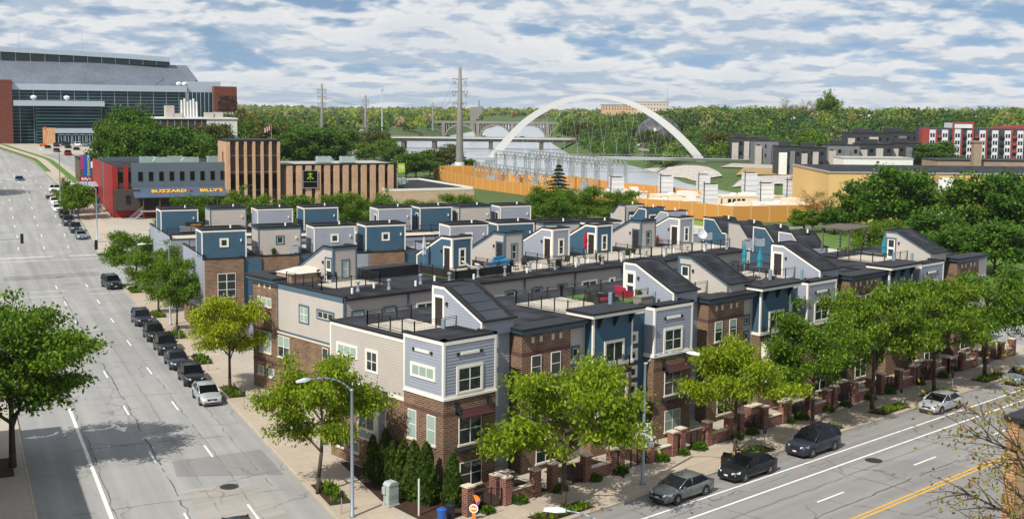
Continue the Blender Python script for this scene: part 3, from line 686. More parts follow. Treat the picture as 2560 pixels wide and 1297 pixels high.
TOP = 9.9
def lav_unit(x0, label, first=False, pent=None, lights=0):
    R = thing('townhouse', label, 'house', (x0, 56.7, 0), 0, 'front row of townhouses')
    W = 7.0; dep = 12.7; rec = 1.57 if not first else 1.57
    w = MB(); w.box(0, 4.4, 0, 4.1 if first else rec + 0.2, 0, 6.45); w.build('brick_wall', BRICK, R)
    b = MB(); fbox(b, FY(0), -0.012, 4.412, 0, 0.012, 5.4, 5.63)
    if first: fbox(b, FX(0), 0.0, 4.1, 0, 0.012, 5.4, 5.63)
    b.build('soldier_course', BRICKD, R)
    core = MB(); core.box(0.02, 4.38, 0.02, 4.08 if first else rec + 0.2, 6.45, TOP); core.box(0.04 if first else 0.0, W, rec, dep, 0, TOP - 0.1); core.build('wall', LAV, R)
    s = MB(); siding(s, FY(0.02), 0.13, 4.27, 6.72, 10.0); siding(s, FX(0.02), 0.13, 4.0 if first else rec, 6.72, 10.0)
    siding(s, FY(rec), 4.4, W, 3.0, TOP - 0.15); s.build('lap_siding', LAV, R)
    t = MB(); t.box(-0.07, 4.5, -0.09, 4.12 if first else rec, 6.45, 6.60); t.box(-0.03, 4.43, -0.04, 4.1 if first else rec, 6.60, 6.74)
    t.box(-0.035, 0.13, -0.035, 0.13, 6.74, 10.0); t.box(4.27, 4.43, -0.035, 0.10, 6.74, 10.0)
    if first: t.box(-0.035, 0.10, 3.98, 4.13, 6.74, 10.0)
    t.box(-0.04, 4.44, -0.04, 4.13 if first else rec, 10.0, 10.24); t.build('trim', WHT, R)
    rm = MB(); rm.box(0.1, 4.3, 0.1, 4.05 if first else rec, 10.02, 10.25); rm.box(0.0, W, rec, dep, TOP - 0.1, TOP); rm.build('roof', ROOF, R)
    coping(R, [(0.0, 4.1 if first else rec), (0.0, 0.0), (4.42, 0.0), (4.42, rec)], 10.40, 0.26, 0.16)
    # windows
    window(R, FY(0), 1.05, 3.25, 6.74, 8.55, 0.17, WHT, 2, 2)
    window(R, FY(0), 1.26, 3.15, 3.40, 5.34, 0.0, WHT, 2, 2, split=None, sill=True)
    window(R, FY(0), 1.38, 3.20, 0.58, 2.19, 0.0, WHT, 2, 2, BLIND if lights else GLASS, sill=True)
    vent(R, FY(0.0), 1.08, 3.20, 9.33)
    for zc in (9.37, 8.04, 6.72, 5.4): window(R, FY(rec), 5.0, 5.95, zc - 0.48, zc + 0.48, 0.2, WHT, 1, 1)
    # awning, ledge and brackets
    a = MB(); a.prism([(0.0, 5.68), (-0.75, 5.35), (-0.75, 5.28), (0.0, 5.5)], 'x', 1.0, 3.75)
    for u in (1.0, 3.65): a.prism([(0.0, 6.2), (-0.08, 6.2), (-0.6, 5.45), (0.0, 5.45)], 'x', u, u + 0.08, 1); a.box(u - 0.07, u + 0.15, -0.16, 0.0, 5.95, 6.25, 1)
    a.build('window_awning', [MAROON, BLACK], R)
    MB().box(0.95, 3.9, -0.55, 0.0, 3.0, 3.22).build('window_ledge', BLACK, R)
    # entry in the recess
    d = MB(); d.box(4.42, 6.6, rec - 0.9, rec, 2.95, 3.12); d.build('canopy', BLACK, R)
    d = MB(); fbox(d, FY(rec), 4.75, 5.75, 0, 0.06, 0.75, 2.85); d.build('door', DOORM, R)
    st = MB()
    for i in range(5): st.box(4.5, 6.2, rec - 0.35 * (5 - i), rec, 0.15 * i + 0.0, 0.15 * (i + 1) - 0.001 * i)
    st.build('stoop', CONCB, R)
    if first:
        window(R, FX(0), 0.78, 3.37, 7.55, 8.5, 0.16, WHT, 3, 1, BLIND)
        vent(R, FX(0.0), 1.1, 3.15, 9.35)
        for y in (0.75, 2.75): window(R, FX(0), y, y + 0.88, 3.42, 5.32, 0.0, WHT, 1, 2, sill=True, split=0.02)
        # long beige side wall
        g = MB(); g.box(0.04, 0.6, 4.1, dep, 5.7, 9.75); g.build('side_wall', BEI, R)
        s = MB(); siding(s, FX(0.04), 4.13, dep - 0.13, 5.95, 9.55); s.build('lap_siding', BEI, R)
        g = MB(); g.box(0.03, 0.6, 4.1, dep, 0, 5.7); g.build('side_brick', BRICK, R)
        g = MB(); fbox(g, FX(0.03), 4.1, dep, 0, 0.012, 2.6, 2.85); g.build('soldier_course', BRICKD, R)
        t = MB(); fbox(t, FX(0.04), 4.1, dep + 0.03, -0.02, 0.06, 5.68, 5.94); fbox(t, FX(0.04), 4.1, dep + 0.03, -0.02, 0.06, 9.55, 9.78); fbox(t, FX(0.04), dep - 0.14, dep + 0.03, -0.02, 0.062, 5.94, 9.55)
        t.build('trim', WHT, R)
        coping(R, [(0.02, dep + 0.05), (0.02, 4.1)], 9.93, 0.28, 0.16)
        window(R, FX(0.04), 9.35, 11.93, 7.55, 8.48, 0.16, WHT, 3, 1, BLIND); window(R, FX(0.04), 6.97, 8.46, 6.95, 8.53, 0.16, WHT, 2, 2)
        for y in (9.2, 11.0): window(R, FX(0.03), y, y + 0.9, 1.0, 1.75, 0.0, WHT, 1, 1, sill=True)
        o = MB(); o.box(-0.75, 0.03, 6.1, 8.4, 2.5, 5.75); o.build('oriel', WHT, R)
        for (y0_, y1_) in ((6.25, 8.25),):
            window(R, FX(-0.75), y0_, y1_, 3.2, 5.2, 0.12, WHT, 2, 2)
            for F_, u0_, u1_, c0_, c1_ in ((FX(-0.75), y0_ + 0.1, y1_ - 0.1, 2.62, 3.1), (FX(-0.75), y0_ + 0.1, y1_ - 0.1, 5.3, 5.6), (FY(6.1), -0.62, -0.1, 2.62, 5.6)): p_ = MB(); fbox(p_, F_, u0_, u1_, 0, 0.02, c0_, c1_); p_.build('oriel_panel', LAV, R)
        MB().box(-1.0, 0.03, 5.85, 8.6, 5.75, 5.95).build('oriel_roof', CAPM, R)
    if pent: penthouse_ramp(R, **pent)
    pipe(R, 2.9, 2.6 if not first else 3.6, TOP, 2, 1.0)
    return R
def brick_unit(x0, label, pent=None, wide=4.62, end=False):
    R = thing('townhouse', label, 'house', (x0, 56.7, 0), 0, 'front row of townhouses'); W = 6.42; dep = 12.7; f = 0.5; rec = 0.85
    w = MB(); w.box(0.0, wide, f, dep - 6, 0, 9.72); w.build('brick_wall', BRICK, R)
    b = MB(); fbox(b, FY(f), -0.01, wide + 0.01, 0, 0.012, 8.27, 8.5); fbox(b, FX(0), f, f + 1.1, 0, 0.012, 8.27, 8.5); fbox(b, FY(f), 0, wide, 0, 0.012, 5.4, 5.6); b.build('soldier_course', BRICKD, R)
    core = MB(); core.box(0.01, W, 1.6 if not end else f + 0.02, dep, 0, TOP - 0.1); core.box(wide, W, rec, 1.7, 0, 9.5); core.build('wall', BEI, R)
    s = MB(); siding(s, FY(rec), wide, W, 3.0, 9.5); s.build('lap_siding', BEI, R)
    c = MB(); c.box(-0.12, wide + 1.2, f - 0.14, f + 1.3, 9.70, 9.88, 0); c.box(-0.28, wide + 1.35, f - 0.32, f + 1.4, 9.88, 10.02, 0); c.box(-0.36, wide + 1.4, f - 0.40, f + 1.4, 10.02, 10.2, 1); c.build('cornice', [TEAL, CAPM], R)
    rm = MB(); rm.box(0.0, W, 1.2, dep, TOP - 0.1, TOP); rm.build('roof', ROOF, R)
    for i, u in enumerate((0.86, 1.62, 2.75, 3.5)):
        q = MB(); fbox(q, FY(f), u, u + 0.25, -0.01, 0.04, 9.07, 9.47); q.build('stone_inset', STONE, R)
    for u in (0.86, 2.72):
        window(R, FY(f), u, u + 0.92, 6.6, 8.18, 0.0, WHT, 1, 2, sill=True, split=0.62 if x0 > 60 and x0 < 80 else None)
        window(R, FY(f), u, u + 0.92, 3.45, 5.3, 0.0, WHT, 1, 2, sill=True)
    window(R, FY(f), 1.4, 3.2, 0.6, 2.2, 0.0, WHT, 2, 2, sill=True)
    for zc in (7.82, 6.5, 5.18, 3.86): window(R, FY(rec), wide + 0.38, wide + 1.22, zc - 0.45, zc + 0.45, 0.18, TEAL, 1, 1)
    d = MB(); d.box(wide, W, rec - 0.8, rec, 2.9, 3.06); d.build('canopy', BLACK, R)
    fd = MB(); fbox(fd, FY(rec), wide + 0.3, wide + 1.2, 0, 0.06, 0.7, 2.8); fd.build('door', DOORM, R)
    if pent: penthouse_ramp(R, **pent)
    return R
def blue_unit(x0, label, pent=None):
    R = thing('townhouse', label, 'house', (x0, 56.7, 0), 0, 'front row of townhouses'); W = 6.5; wb = 4.14; dep = 12.7; rec = 1.0
    w = MB(); w.box(0, wb, 0.05, rec + 0.2, 0, 6.5); w.build('brick_wall', BRICK, R)
    core = MB(); core.box(0.02, wb - 0.02, 0.07, rec + 0.2, 6.5, 10.3); core.box(0, W, rec, dep, 0, TOP - 0.1); core.build('wall', BLU, R)
    s = MB(); siding(s, FY(0.07), 0.12, wb - 0.12, 6.75, 10.2); siding(s, FX(0.02), 0.15, rec, 6.75, 10.2); siding(s, FY(rec), wb, W, 3.0, 9.75); s.build('lap_siding', BLU, R)
    t = MB(); t.box(-0.06, wb + 0.1, -0.04, rec, 6.5, 6.74); t.box(-0.035, 0.13, 0.02, 0.16, 6.74, 10.25); t.box(wb - 0.12, wb + 0.03, 0.02, 0.12, 6.74, 10.25); t.box(-0.035, 0.1, rec - 0.14, rec, 6.74, 10.25)
    t.box(wb, W, rec - 0.04, rec, 9.75, 9.98); t.build('trim', WHT, R)
    rf = MB(); rf.box(-0.55, wb + 0.75, -0.5, 2.2, 10.27, 10.50, 0); rf.box(-0.62, wb + 0.8, -0.57, 2.2, 10.50, 10.66, 1); rf.build('flat_roof', [WHT, CAPM], R)
    rm = MB(); rm.box(0.0, W, rec, dep, TOP - 0.1, TOP); rm.build('roof', ROOF, R)
    for u in (0.45, 2.1, 3.75):
        q = MB(); q.prism([(0.07, 9.45), (-0.05, 9.45), (-0.42, 10.2), (-0.42, 10.27), (0.07, 10.27)], 'x', u, u + 0.14); q.build('roof_bracket', BLACK, R)
    window(R, FY(0.05), 1.15, 3.25, 6.76, 8.4, 0.16, WHT, 2, 1, name='balcony_door')
    # juliet balcony over an oriel window
    o = MB(); o.box(0.3, 3.2, -0.5, 0.05, 2.6, 6.1); o.build('oriel', WHT, R)
    window(R, FY(-0.5), 0.55, 2.95, 3.3, 5.4, 0.1, WHT, 2, 2)
    for c0_, c1_ in ((5.5, 5.85), (2.7, 3.2)): p_ = MB(); fbox(p_, FY(-0.5), 0.6, 2.9, 0, 0.02, c0_, c1_); p_.build('oriel_panel', BLU, R)
    q = MB(); q.box(0.15, 3.35, -0.75, 0.05, 6.1, 6.26); q.build('balcony_floor', CAPM, R)
    railing(R, [(0.45, 0.0), (0.45, -0.65), (3.1, -0.65), (3.1, 0.0)], 6.26, 0.95, 'balcony_railing', step=1.3)
    for zc in (8.02, 6.75, 5.45, 4.15): window(R, FY(rec), wb + 0.75, wb + 1.65, zc - 0.45, zc + 0.45, 0.2, WHT, 1, 1)
    d = MB(); d.box(wb, W, rec - 1.2, rec, 2.95, 3.12); d.build('canopy', BLACK, R)
    fd = MB(); fbox(fd, FY(rec), wb + 0.8, wb + 1.75, 0, 0.06, 0.7, 2.8); fd.build('door', DOORM, R)
    st = MB()
    for i in range(5): st.box(wb + 0.3, wb + 2.0, rec - 0.35 * (5 - i), rec, 0.15 * i + 0.0, 0.15 * (i + 1) - 0.001 * i)
    st.build('stoop', CONCB, R)
    if pent: penthouse_ramp(R, **pent)
    pipe(R, 3.4, 1.6, 10.6, 2, 0.9)
    return R
def p1(x, m, trim, **k):
    prof = [(6.5, 12.73), (5.2, 12.73), (1.25, 10.85), (1.25, TOP - 0.02), (6.5, TOP - 0.02)]
    return dict(x0=x, w=2.85, prof=prof, zr=TOP, m=m, trim=trim, door_y=5.75, **k)
X_LAV = (46.05, 66.2, 86.1, 105.2); X_BRK = (53.24, 73.2, 93.5, 113.4); X_BLU = (59.66, 79.45, 99.5)
H_L = [lav_unit(X_LAV[0], 'corner townhouse with lavender bay, long beige side wall and white oriel window', True, p1(4.3, LAV, WHT, panels=True), 0),
       lav_unit(X_LAV[1], 'lavender bay townhouse behind the street lamp, between blue and brick houses', False, p1(3.7, LAV, WHT, door_m='storm'), 1),
       lav_unit(X_LAV[2], 'lavender bay townhouse beside the terrace with two teal umbrellas', False, p1(3.8, LAV, WHT)),
       lav_unit(X_LAV[3], 'farthest lavender bay townhouse, beside the brick end house', False, p1(4.4, BEI, TEAL, door_m='storm'))]
H_B = [brick_unit(X_BRK[0], 'nearest brown brick townhouse, beside the corner house'),
       brick_unit(X_BRK[1], 'brick townhouse with half drawn teal blinds and beige stair penthouse', p1(3.5, BEI, TEAL, door_m='storm')),
       brick_unit(X_BRK[2], 'brick townhouse whose lower front is hidden by street trees, third brick one from the corner'),
       brick_unit(X_BRK[3], 'brick end townhouse with dark cornice at the far end of the front row', end=True)]
H_U = [blue_unit(X_BLU[0], 'blue balcony townhouse nearest the corner, with dark iron balcony'),
       blue_unit(X_BLU[1], 'blue balcony townhouse under the terrace with two teal umbrellas'),
       blue_unit(X_BLU[2], 'blue townhouse mostly hidden by trees, farthest blue bay of the front row')]

# -------- second row, whose back looks over the front row's roofs
def mid_unit(x0, W, label, pent=None, first=False, wins=(), low=0.0):
    R = thing('townhouse', label, 'house', (x0, 77.4, 0), 0, 'second row of townhouses'); dep = 14.2
    core = MB(); core.box(0, W, 0, dep, 0, 9.5); core.build('wall', BEI, R)
    s = MB(); siding(s, FY(0), 0.0 if not first else 0.13, W, 6.2, 9.45); s.build('lap_siding', BEI, R)
    rm = MB(); rm.box(-0.0, W, -0.12, dep, 9.5, TOP - 0.2); rm.build('roof', ROOF, R)
    g = MB(); g.box(0.0, W, -0.28, -0.1, 9.5, 9.64, 0); g.box(0.0, W, -0.26, -0.12, 9.64, 9.66, 1); g.build('gutter', [BLACK, MAROON], R)
    ds = MB(); ds.box(W - 0.35, W - 0.2, -0.14, 0.0, 0.5, 9.5); ds.build('downspout', TEAL, R)
    for (a, b, z0, z1, tr, cols, gl) in wins: window(R, FY(0), a, b, z0, z1, 0.17, tr, cols, 1, gl)
    if pent:
        x, m, trim, win = pent
        prof = [(7.25, 12.73), (8.75, 12.73), (12.6, 10.7), (12.6, TOP - 0.22), (7.25, TOP - 0.22)]
        penthouse_ramp(R, x, 2.4, prof, TOP - 0.2, m, trim, True, 7.9, win, door_m='storm' if first else None)
        dk = MB(); dk.box(x - 1.6, x + 3.0, 2.2 if not first else 4.2, 7.2, TOP - 0.2, TOP - 0.12); dk.build('roof_deck', DECK, R)
    if first:
        w = MB(); w.box(-0.02, 1.0, 0.0, dep, 0, 5.45); w.box(-0.03, 1.0, 10.1, dep, 5.45, 9.55); w.build('brick_wall', BRICK, R)
        b = MB(); fbox(b, FX(-0.03), 0, dep, 0, 0.012, 2.5, 2.75); fbox(b, FX(-0.03), 10.1, dep, 0, 0.012, 5.3, 5.5); b.build('soldier_course', BRICKD, R)
        s = MB(); siding(s, FX(0), 0.14, 10.1, 5.78, 9.3); s.build('lap_siding', BEI, R)
        t = MB(); fbox(t, FX(0), -0.02, 10.1, -0.02, 0.06, 5.6, 5.78); fbox(t, FX(0), -0.02, 10.1, -0.02, 0.06, 9.3, 9.7); fbox(t, FX(0), 9.95, 10.12, -0.02, 0.062, 5.78, 9.3); t.box(-0.06, 0.13, -0.05, 0.14, 5.4, 9.7); t.build('trim', TEAL, R)
        MB().box(-0.1, 0.0, 0.0, 10.1, 5.45, 5.6).build('stone_band', STONE, R)
        coping(R, [(-0.02, 10.1), (-0.02, 0.0)], 9.85, 0.28, 0.15)
        c = MB()
        for (o_, z0, z1, mi) in ((0.25, 9.5, 9.75, 0), (0.45, 9.75, 9.95, 0), (0.55, 9.95, 10.15, 1)):
            for (xa, xb, ya, yb) in ((-0.03 - o_, 0.9, 9.9, dep + o_),(0.9, 5.2, dep - 0.9, dep + o_)): c.box(xa, xb, ya, yb, z0, z1, mi)
        c.build('cornice', [TEAL, CAPM], R)
        for y in (13.05, 12.15, 11.25):
            q = MB(); fbox(q, FX(-0.03), y - 0.13, y + 0.13, 0, 0.04, 9.05, 9.45); q.build('stone_inset', STONE, R)
        for y in (12.6, 11.82, 11.05): window(R, FX(-0.03), y, y + 0.7, 7.5, 8.25, 0.0, WHT, 1, 1, BLIND, sill=True)
        window(R, FX(-0.03), 11.15, 13.05, 3.42, 5.25, 0.0, WHT, 2, 2, BLIND, sill=True); window(R, FX(-0.02), 8.2, 10.0, 3.42, 5.25, 0.0, WHT, 2, 2, sill=True, split=0.5)
        window(R, FX(-0.02), 2.3, 3.15, 3.5, 5.25, 0.0, WHT, 1, 2); window(R, FX(0), 5.1, 6.65, 6.83, 8.4, 0.17, TEAL, 2, 2, BLIND); window(R, FX(0), 1.38, 3.95, 7.53, 8.37, 0.17, TEAL, 3, 1)
        for y in (12.45, 10.7): window(R, FX(-0.02), y, y + 0.9, 1.35, 2.1, 0.0, WHT, 1, 1, BLIND, sill=True)
    for i, (px_, py_, k) in enumerate([(W * 0.25, 1.6, 0), (W * 0.4, 2.2, 1), (W * 0.8, 1.5, 1), (W * 0.72, 2.9, 0)][: 4]): pipe(R, px_ + 0.3 * math.sin(x0), py_, TOP - 0.2, k, 0.45 + 0.25 * k)
    return R
TW = (TEAL, 1, BLIND); 
def w_(a, b, tr=TEAL, cols=1, gl=None): return (a, b, 7.75, 8.62, tr, cols, gl or GLASS)
MID = [mid_unit(52.7, 6.6, 'end townhouse with beige siding over brick beside the left street', (3.8, BEI, TEAL, 'blind'), True, [w_(0.6, 1.9, gl=BLIND), w_(3.8, 5.05, gl=BLIND)]),
       mid_unit(59.3, 6.6, 'middle row townhouse without a stair penthouse, behind the corner house', None, False, [w_(0.55, 2.6, WHT, 2)]),
       mid_unit(65.9, 6.6, 'middle row townhouse with blue penthouse beside the grey folded umbrella', (3.8, BLU, WHT, True), False, [w_(3.95, 5.3)]),
       mid_unit(72.5, 6.5, 'middle row townhouse with beige penthouse above the blue covered sofa', (3.8, BEI, TEAL, True), False, [w_(0.75, 2.0), w_(3.9, 5.2)]),
       mid_unit(79.0, 6.5, 'middle row townhouse with lavender penthouse, left of the red umbrella', (3.8, LAV, WHT, True), False, [w_(0.65, 2.8, WHT, 2), w_(4.45, 5.3, WHT)]),
       mid_unit(85.5, 6.6, 'middle row townhouse with blue penthouse beside the red folded umbrella', (3.7, BLU, WHT, True), False, [w_(1.0, 2.2), w_(3.9, 5.0)]),
       mid_unit(92.1, 6.6, 'middle row townhouse with beige penthouse next to the red umbrella terrace', (4.1, BEI, TEAL, True), False, [w_(1.0, 2.2), w_(3.9, 5.0)]),
       mid_unit(98.7, 6.8, 'farthest middle row townhouse with lavender penthouse and red chairs', (4.0, LAV, WHT, True), False, [w_(1.0, 2.2), w_(3.9, 5.0)])]

# -------- rows along the left street (their own, turned grid)
RZ = 8.5
def box_unit(a, e, W, m, trim, label, group, win=True, dep=13.0, front=None, side=False, bx=0.0, by=1.2, bw=4.7, bd=3.2, wallm=None):
    R = thing('townhouse', label, 'house', AE(a, e), AROT, group)
    front = front or ('brick' if m is BLU else ('siding' if m is LAV else 'brick'))
    wallm = wallm or (LAV if side else m)
    core = MB(); core.box(0, W, 0.02, dep, 0, RZ - 0.1); core.build('wall', wallm, R)
    rm = MB(); rm.box(0, W, 0.0, dep, RZ - 0.1, RZ); rm.build('roof', ROOF, R)
    if front == 'brick':
        MB().box(0.02, 4.1, -0.3, 1.0, 0, RZ + 0.05).build('brick_wall', BRICK, R)
        coping(R, [(0.0, 1.0), (0.0, -0.3), (4.12, -0.3), (4.12, 1.0)], RZ + 0.2, 0.25, 0.15)
        s = MB(); siding(s, FY(0.02), 4.12, W, 3, RZ - 0.1); s.build('lap_siding', BLU, R)
        window(R, FY(-0.3), 1.3, 3.2, 4.4, 7.0, 0.0, WHT, 2, 3, split=None)
        window(R, FY(-0.3), 1.3, 3.2, 1.2, 3.6, 0.0, WHT, 2, 2)
    elif front == 'siding':
        s = MB(); siding(s, FY(0.02), 0.0, W, 3, RZ - 0.1); s.build('lap_siding', wallm, R)
        coping(R, [(0.0, 0.0), (W, 0.0)], RZ + 0.12, 0.25, 0.15)
        window(R, FY(0.02), 1.3, 3.2, 5.6, 7.2, 0.14, trim, 2, 2)
    if side:
        s = MB(); siding(s, FX(0), 1.0, dep, 2.8, RZ + 0.3); s.build('lap_siding', wallm, R)
        MB().box(-0.03, 0.3, 1.0, dep, 0, 2.8).build('brick_base', BRICK, R)
        coping(R, [(0.0, dep), (0.0, 1.0)], RZ + 0.45, 0.25, 0.15, base=RZ - 0.2)
    # box-shaped stair head
    zt = RZ + 3.0
    p = MB(); p.box(bx + 0.03, bx + bw - 0.03, by + 0.03, by + bd, RZ, zt - 0.05); P = p.build('stair_penthouse', m, R)
    s = MB(); siding(s, FY(by), bx, bx + bw, RZ, zt - 0.25); siding(s, FX(bx), by, by + bd, RZ, zt - 0.25); s.build('lap_siding', m, P)
    t = MB(); t.box(bx - 0.05, bx + bw + 0.05, by - 0.05, by + 0.02, zt - 0.22, zt - 0.02); t.box(bx - 0.05, bx + 0.02, by + 0.02, by + bd, zt - 0.28, zt - 0.02)
    for u in (bx - 0.052, bx + bw - 0.08): t.box(u, u + 0.13, by - 0.052, by + 0.03, RZ, zt - 0.28)
    t.box(bx - 0.05, bx + 0.02, by + bd - 0.15, by + bd, RZ, zt - 0.28); t.build('trim', trim, P)
    c = MB()
    for (x0, x1, y0, y1) in ((bx - 0.08, bx + bw + 0.08, by - 0.08, by + 0.16), (bx - 0.08, bx + bw + 0.08, by + bd - 0.16, by + bd + 0.08), (bx - 0.08, bx + 0.16, by + 0.16, by + bd - 0.16), (bx + bw - 0.16, bx + bw + 0.08, by + 0.16, by + bd - 0.16)): c.box(x0, x1, y0, y1, zt - 0.02, zt + 0.16)
    c.build('coping', CAPM, P)
    MB().box(bx + 0.16, bx + bw - 0.16, by + 0.16, by + bd - 0.16, zt - 0.04, zt + 0.0).build('penthouse_roof', ROOF, P)
    if win == 'window': window(P, FY(by), bx + bw / 2 - 0.48, bx + bw / 2 + 0.48, RZ + 1.15, RZ + 2.1, 0.16, trim, 1, 1, sub=False)
    if win == 'door':
        d = MB(); fbox(d, FX(bx), by + 0.5, by + 1.5, 0, 0.08, RZ, RZ + 2.15, 0); fbox(d, FX(bx), by + 0.62, by + 1.38, 0.08, 0.10, RZ + 0.02, RZ + 2.02, 1); d.build('door', [trim, DOORM], P)
    lm = MB(); fbox(lm, FY(by), bx + bw - 0.62, bx + bw - 0.5, 0.03, 0.16, RZ + 1.7, RZ + 1.98); lm.build('wall_lamp', WHT, P)
    pipe(R, bx + bw * 0.72, by + bd * 0.5, zt, 0, 0.35)
    pipe(R, W * 0.5, dep * 0.62, RZ, 1, 0.7); pipe(R, W * 0.8, dep * 0.7, RZ, 0, 0.5)
    return R
g3 = 'third row of townhouses'
for (e, a, m, t, lab, sd, wn) in [
    (23.7, 125.8, BLU, WHT, 'blue box penthouse townhouse on brick, beside the left street trees', True, 'window'),
    (29.9, 126.3, BEI, TEAL, 'beige box penthouse townhouse with red chairs behind it', False, 'window'),
    (36.0, 125.9, LAV, WHT, 'lavender box penthouse townhouse, third from the left street', False, 'window'),
    (41.9, 125.6, BLU, WHT, 'blue box penthouse townhouse with white air conditioner in front of it', False, 'window'),
    (50.8, 122.3, LAV, WHT, 'lavender box penthouse townhouse behind the grey folded umbrella', False, 'window'),
    (56.9, 122.6, BLU, WHT, 'blue box penthouse townhouse behind the second row beige penthouse', False, 'window'),
    (61.9, 120.6, BEI, TEAL, 'low beige box penthouse townhouse, partly hidden behind lavender stair head', False, 'door'),
    (67.1, 119.8, LAV, WHT, 'lavender box penthouse townhouse behind the red umbrella terrace', False, 'door')]:
    box_unit(a, e, 6.1, m, t, lab, g3, wn, side=sd, dep=12.6)
g4 = 'fourth row of townhouses'
for (e, a, m, t, lab, sd, wn) in [
    (23.6, 146.0, BLU, WHT, 'blue box penthouse townhouse with grill, at the street end of the back row', True, None),
    (29.8, 146.0, BEI, TEAL, 'beige box penthouse townhouse, second from the street in the back row', False, None),
    (35.3, 143.4, LAV, WHT, 'lavender box penthouse townhouse, third from the street in the back row', False, None),
    (41.5, 143.7, BLU, WHT, 'blue box penthouse townhouse under the pale triangular awning', False, None),
    (50.3, 139.4, LAV, WHT, 'lavender box penthouse townhouse right of the brown office end', False, 'door'),
    (56.2, 139.6, BLU, WHT, 'blue box penthouse townhouse with green sofa in front', False, 'door'),
    (61.6, 138.8, BEI, TEAL, 'beige box penthouse townhouse with white folded umbrella', False, 'door'),
    (67.2, 137.8, LAV, WHT, 'lavender box penthouse townhouse with tan folded umbrella', False, 'door')]:
    box_unit(a, e, 6.1, m, t, lab, g4, wn, side=sd, front='siding' if m is not BLU else 'plain', dep=12.5 if e > 25 else 17.0, by=7.6, bd=3.4, bw=4.6)

# -------- end row across the block
def end_unit(a, e, m, trim, label, up):
    R = thing('townhouse', label, 'house', AE(a, e), AROT, 'end row of townhouses'); W = 11.0; D = 5.4
    MB().box(0, W, 0, D, 0, RZ - 0.1).build('wall', m, R); MB().box(0, W, 0, D, RZ - 0.1, RZ).build('roof', ROOF, R)
    zt = RZ + 3.0; bw = 3.0
    if up:   # slope falls away from the camera
        prof = [(1.2, zt), (2.9, zt), (4.4, zt - 1.3), (5.3, zt - 1.3)]
        pts = [(1.2, RZ), (1.2, zt), (2.9, zt), (4.4, zt - 1.2), (5.3, zt - 1.2), (5.3, RZ)]
    else:
        pts = [(0.1, RZ), (0.1, zt - 1.45), (0.9, zt - 1.45), (2.6, zt), (4.9, zt), (4.9, RZ)]
    P = MB().prism(pts, 'x', 0.03, bw).build('stair_penthouse', m, R)
    s = MB(); ya, yb = pts[0][0], pts[-1][0]
    def clip(z, u0, u1):
        ys = []
        for (y0, z0), (y1, z1) in zip(pts, pts[1:]):
            if (z0 - z) * (z1 - z) <= 0 and z0 != z1: ys.append(y0 + (y1 - y0) * (z - z0) / (z1 - z0))
        return (min(ys), max(ys)) if len(ys) > 1 else (u0, u0)
    siding(s, FX(0), ya, yb, RZ + 0.01, zt - 0.1, 0.2, 0, clip); siding(s, FY(ya), 0, bw, RZ, pts[1][1] - 0.1); s.build('lap_siding', m, P)
    r = MB(); t = MB()
    for (y0, z0), (y1, z1) in zip(pts[1:-1], pts[2:-1]):
        for xa, xb in ((-0.08, 0.16), (bw - 0.13, bw + 0.1)): r.prism([(y0, z0 - 0.02), (y0, z0 + 0.14), (y1, z1 + 0.14), (y1, z1 - 0.02)], 'x', xa, xb)
        t.prism([(y0, z0 - 0.03), (y1, z1 - 0.03), (y1, z1 - 0.2), (y0, z0 - 0.2)], 'x', -0.055, 0.01)
        r.prism([(y0, z0 - 0.02), (y0, z0 + 0.03), (y1, z1 + 0.03), (y1, z1 - 0.02)], 'x', 0.16, bw - 0.13, 1)
    t.box(-0.056, 0.12, ya - 0.055, ya + 0.02, RZ, pts[1][1] - 0.2); MB().box(bw - 0.12, bw + 0.02, ya - 0.055, ya - 0.0, RZ, pts[1][1] - 0.03).build('corner_trim', trim, P); t.box(-0.055, 0.01, yb - 0.15, yb, RZ, pts[-2][1] - 0.2)
    r.build('roof_rim', [CAPM, ROOF], P); t.build('trim', trim, P)
    if up:
        d = MB(); fbox(d, FY(ya), 0.5, 1.6, 0, 0.09, RZ, RZ + 2.15, 0); fbox(d, FY(ya), 0.64, 1.46, 0.09, 0.11, RZ, RZ + 2.0, 1); d.build('door', [trim, DOORM], P)
    pipe(R, bw * 0.6, 2.2, zt, 0, 0.4)
    dk = MB(); dk.box(bw + 0.3, W - 0.5, 0.3, D - 0.3, RZ, RZ + 0.06); dk.build('roof_deck', DECK, R)
    return R
for (a, e, m, t, lab, up) in [
    (139.8, 84.3, BEI, TEAL, 'beige stair head townhouse farthest back, by the orange wall', True),
    (134.4, 84.3, BLU, WHT, 'blue stair head townhouse in front of the farthest beige one', True),
    (129.0, 84.3, LAV, WHT, 'lavender stair head townhouse nearest of the rear three', True),
    (117.2, 84.4, BLU, WHT, 'blue sloped stair head townhouse left of the beige one, below the orange wall', False),
    (111.8, 84.2, BEI, TEAL, 'beige sloped stair head townhouse between two blue ones', False),
    (106.3, 83.8, BLU, WHT, 'blue sloped stair head townhouse right of the beige one', False),
    (100.6, 83.0, LAV, WHT, 'lavender sloped stair head townhouse beside the wooden pergola', False)]:
    end_unit(a, e, m, t, lab, up)
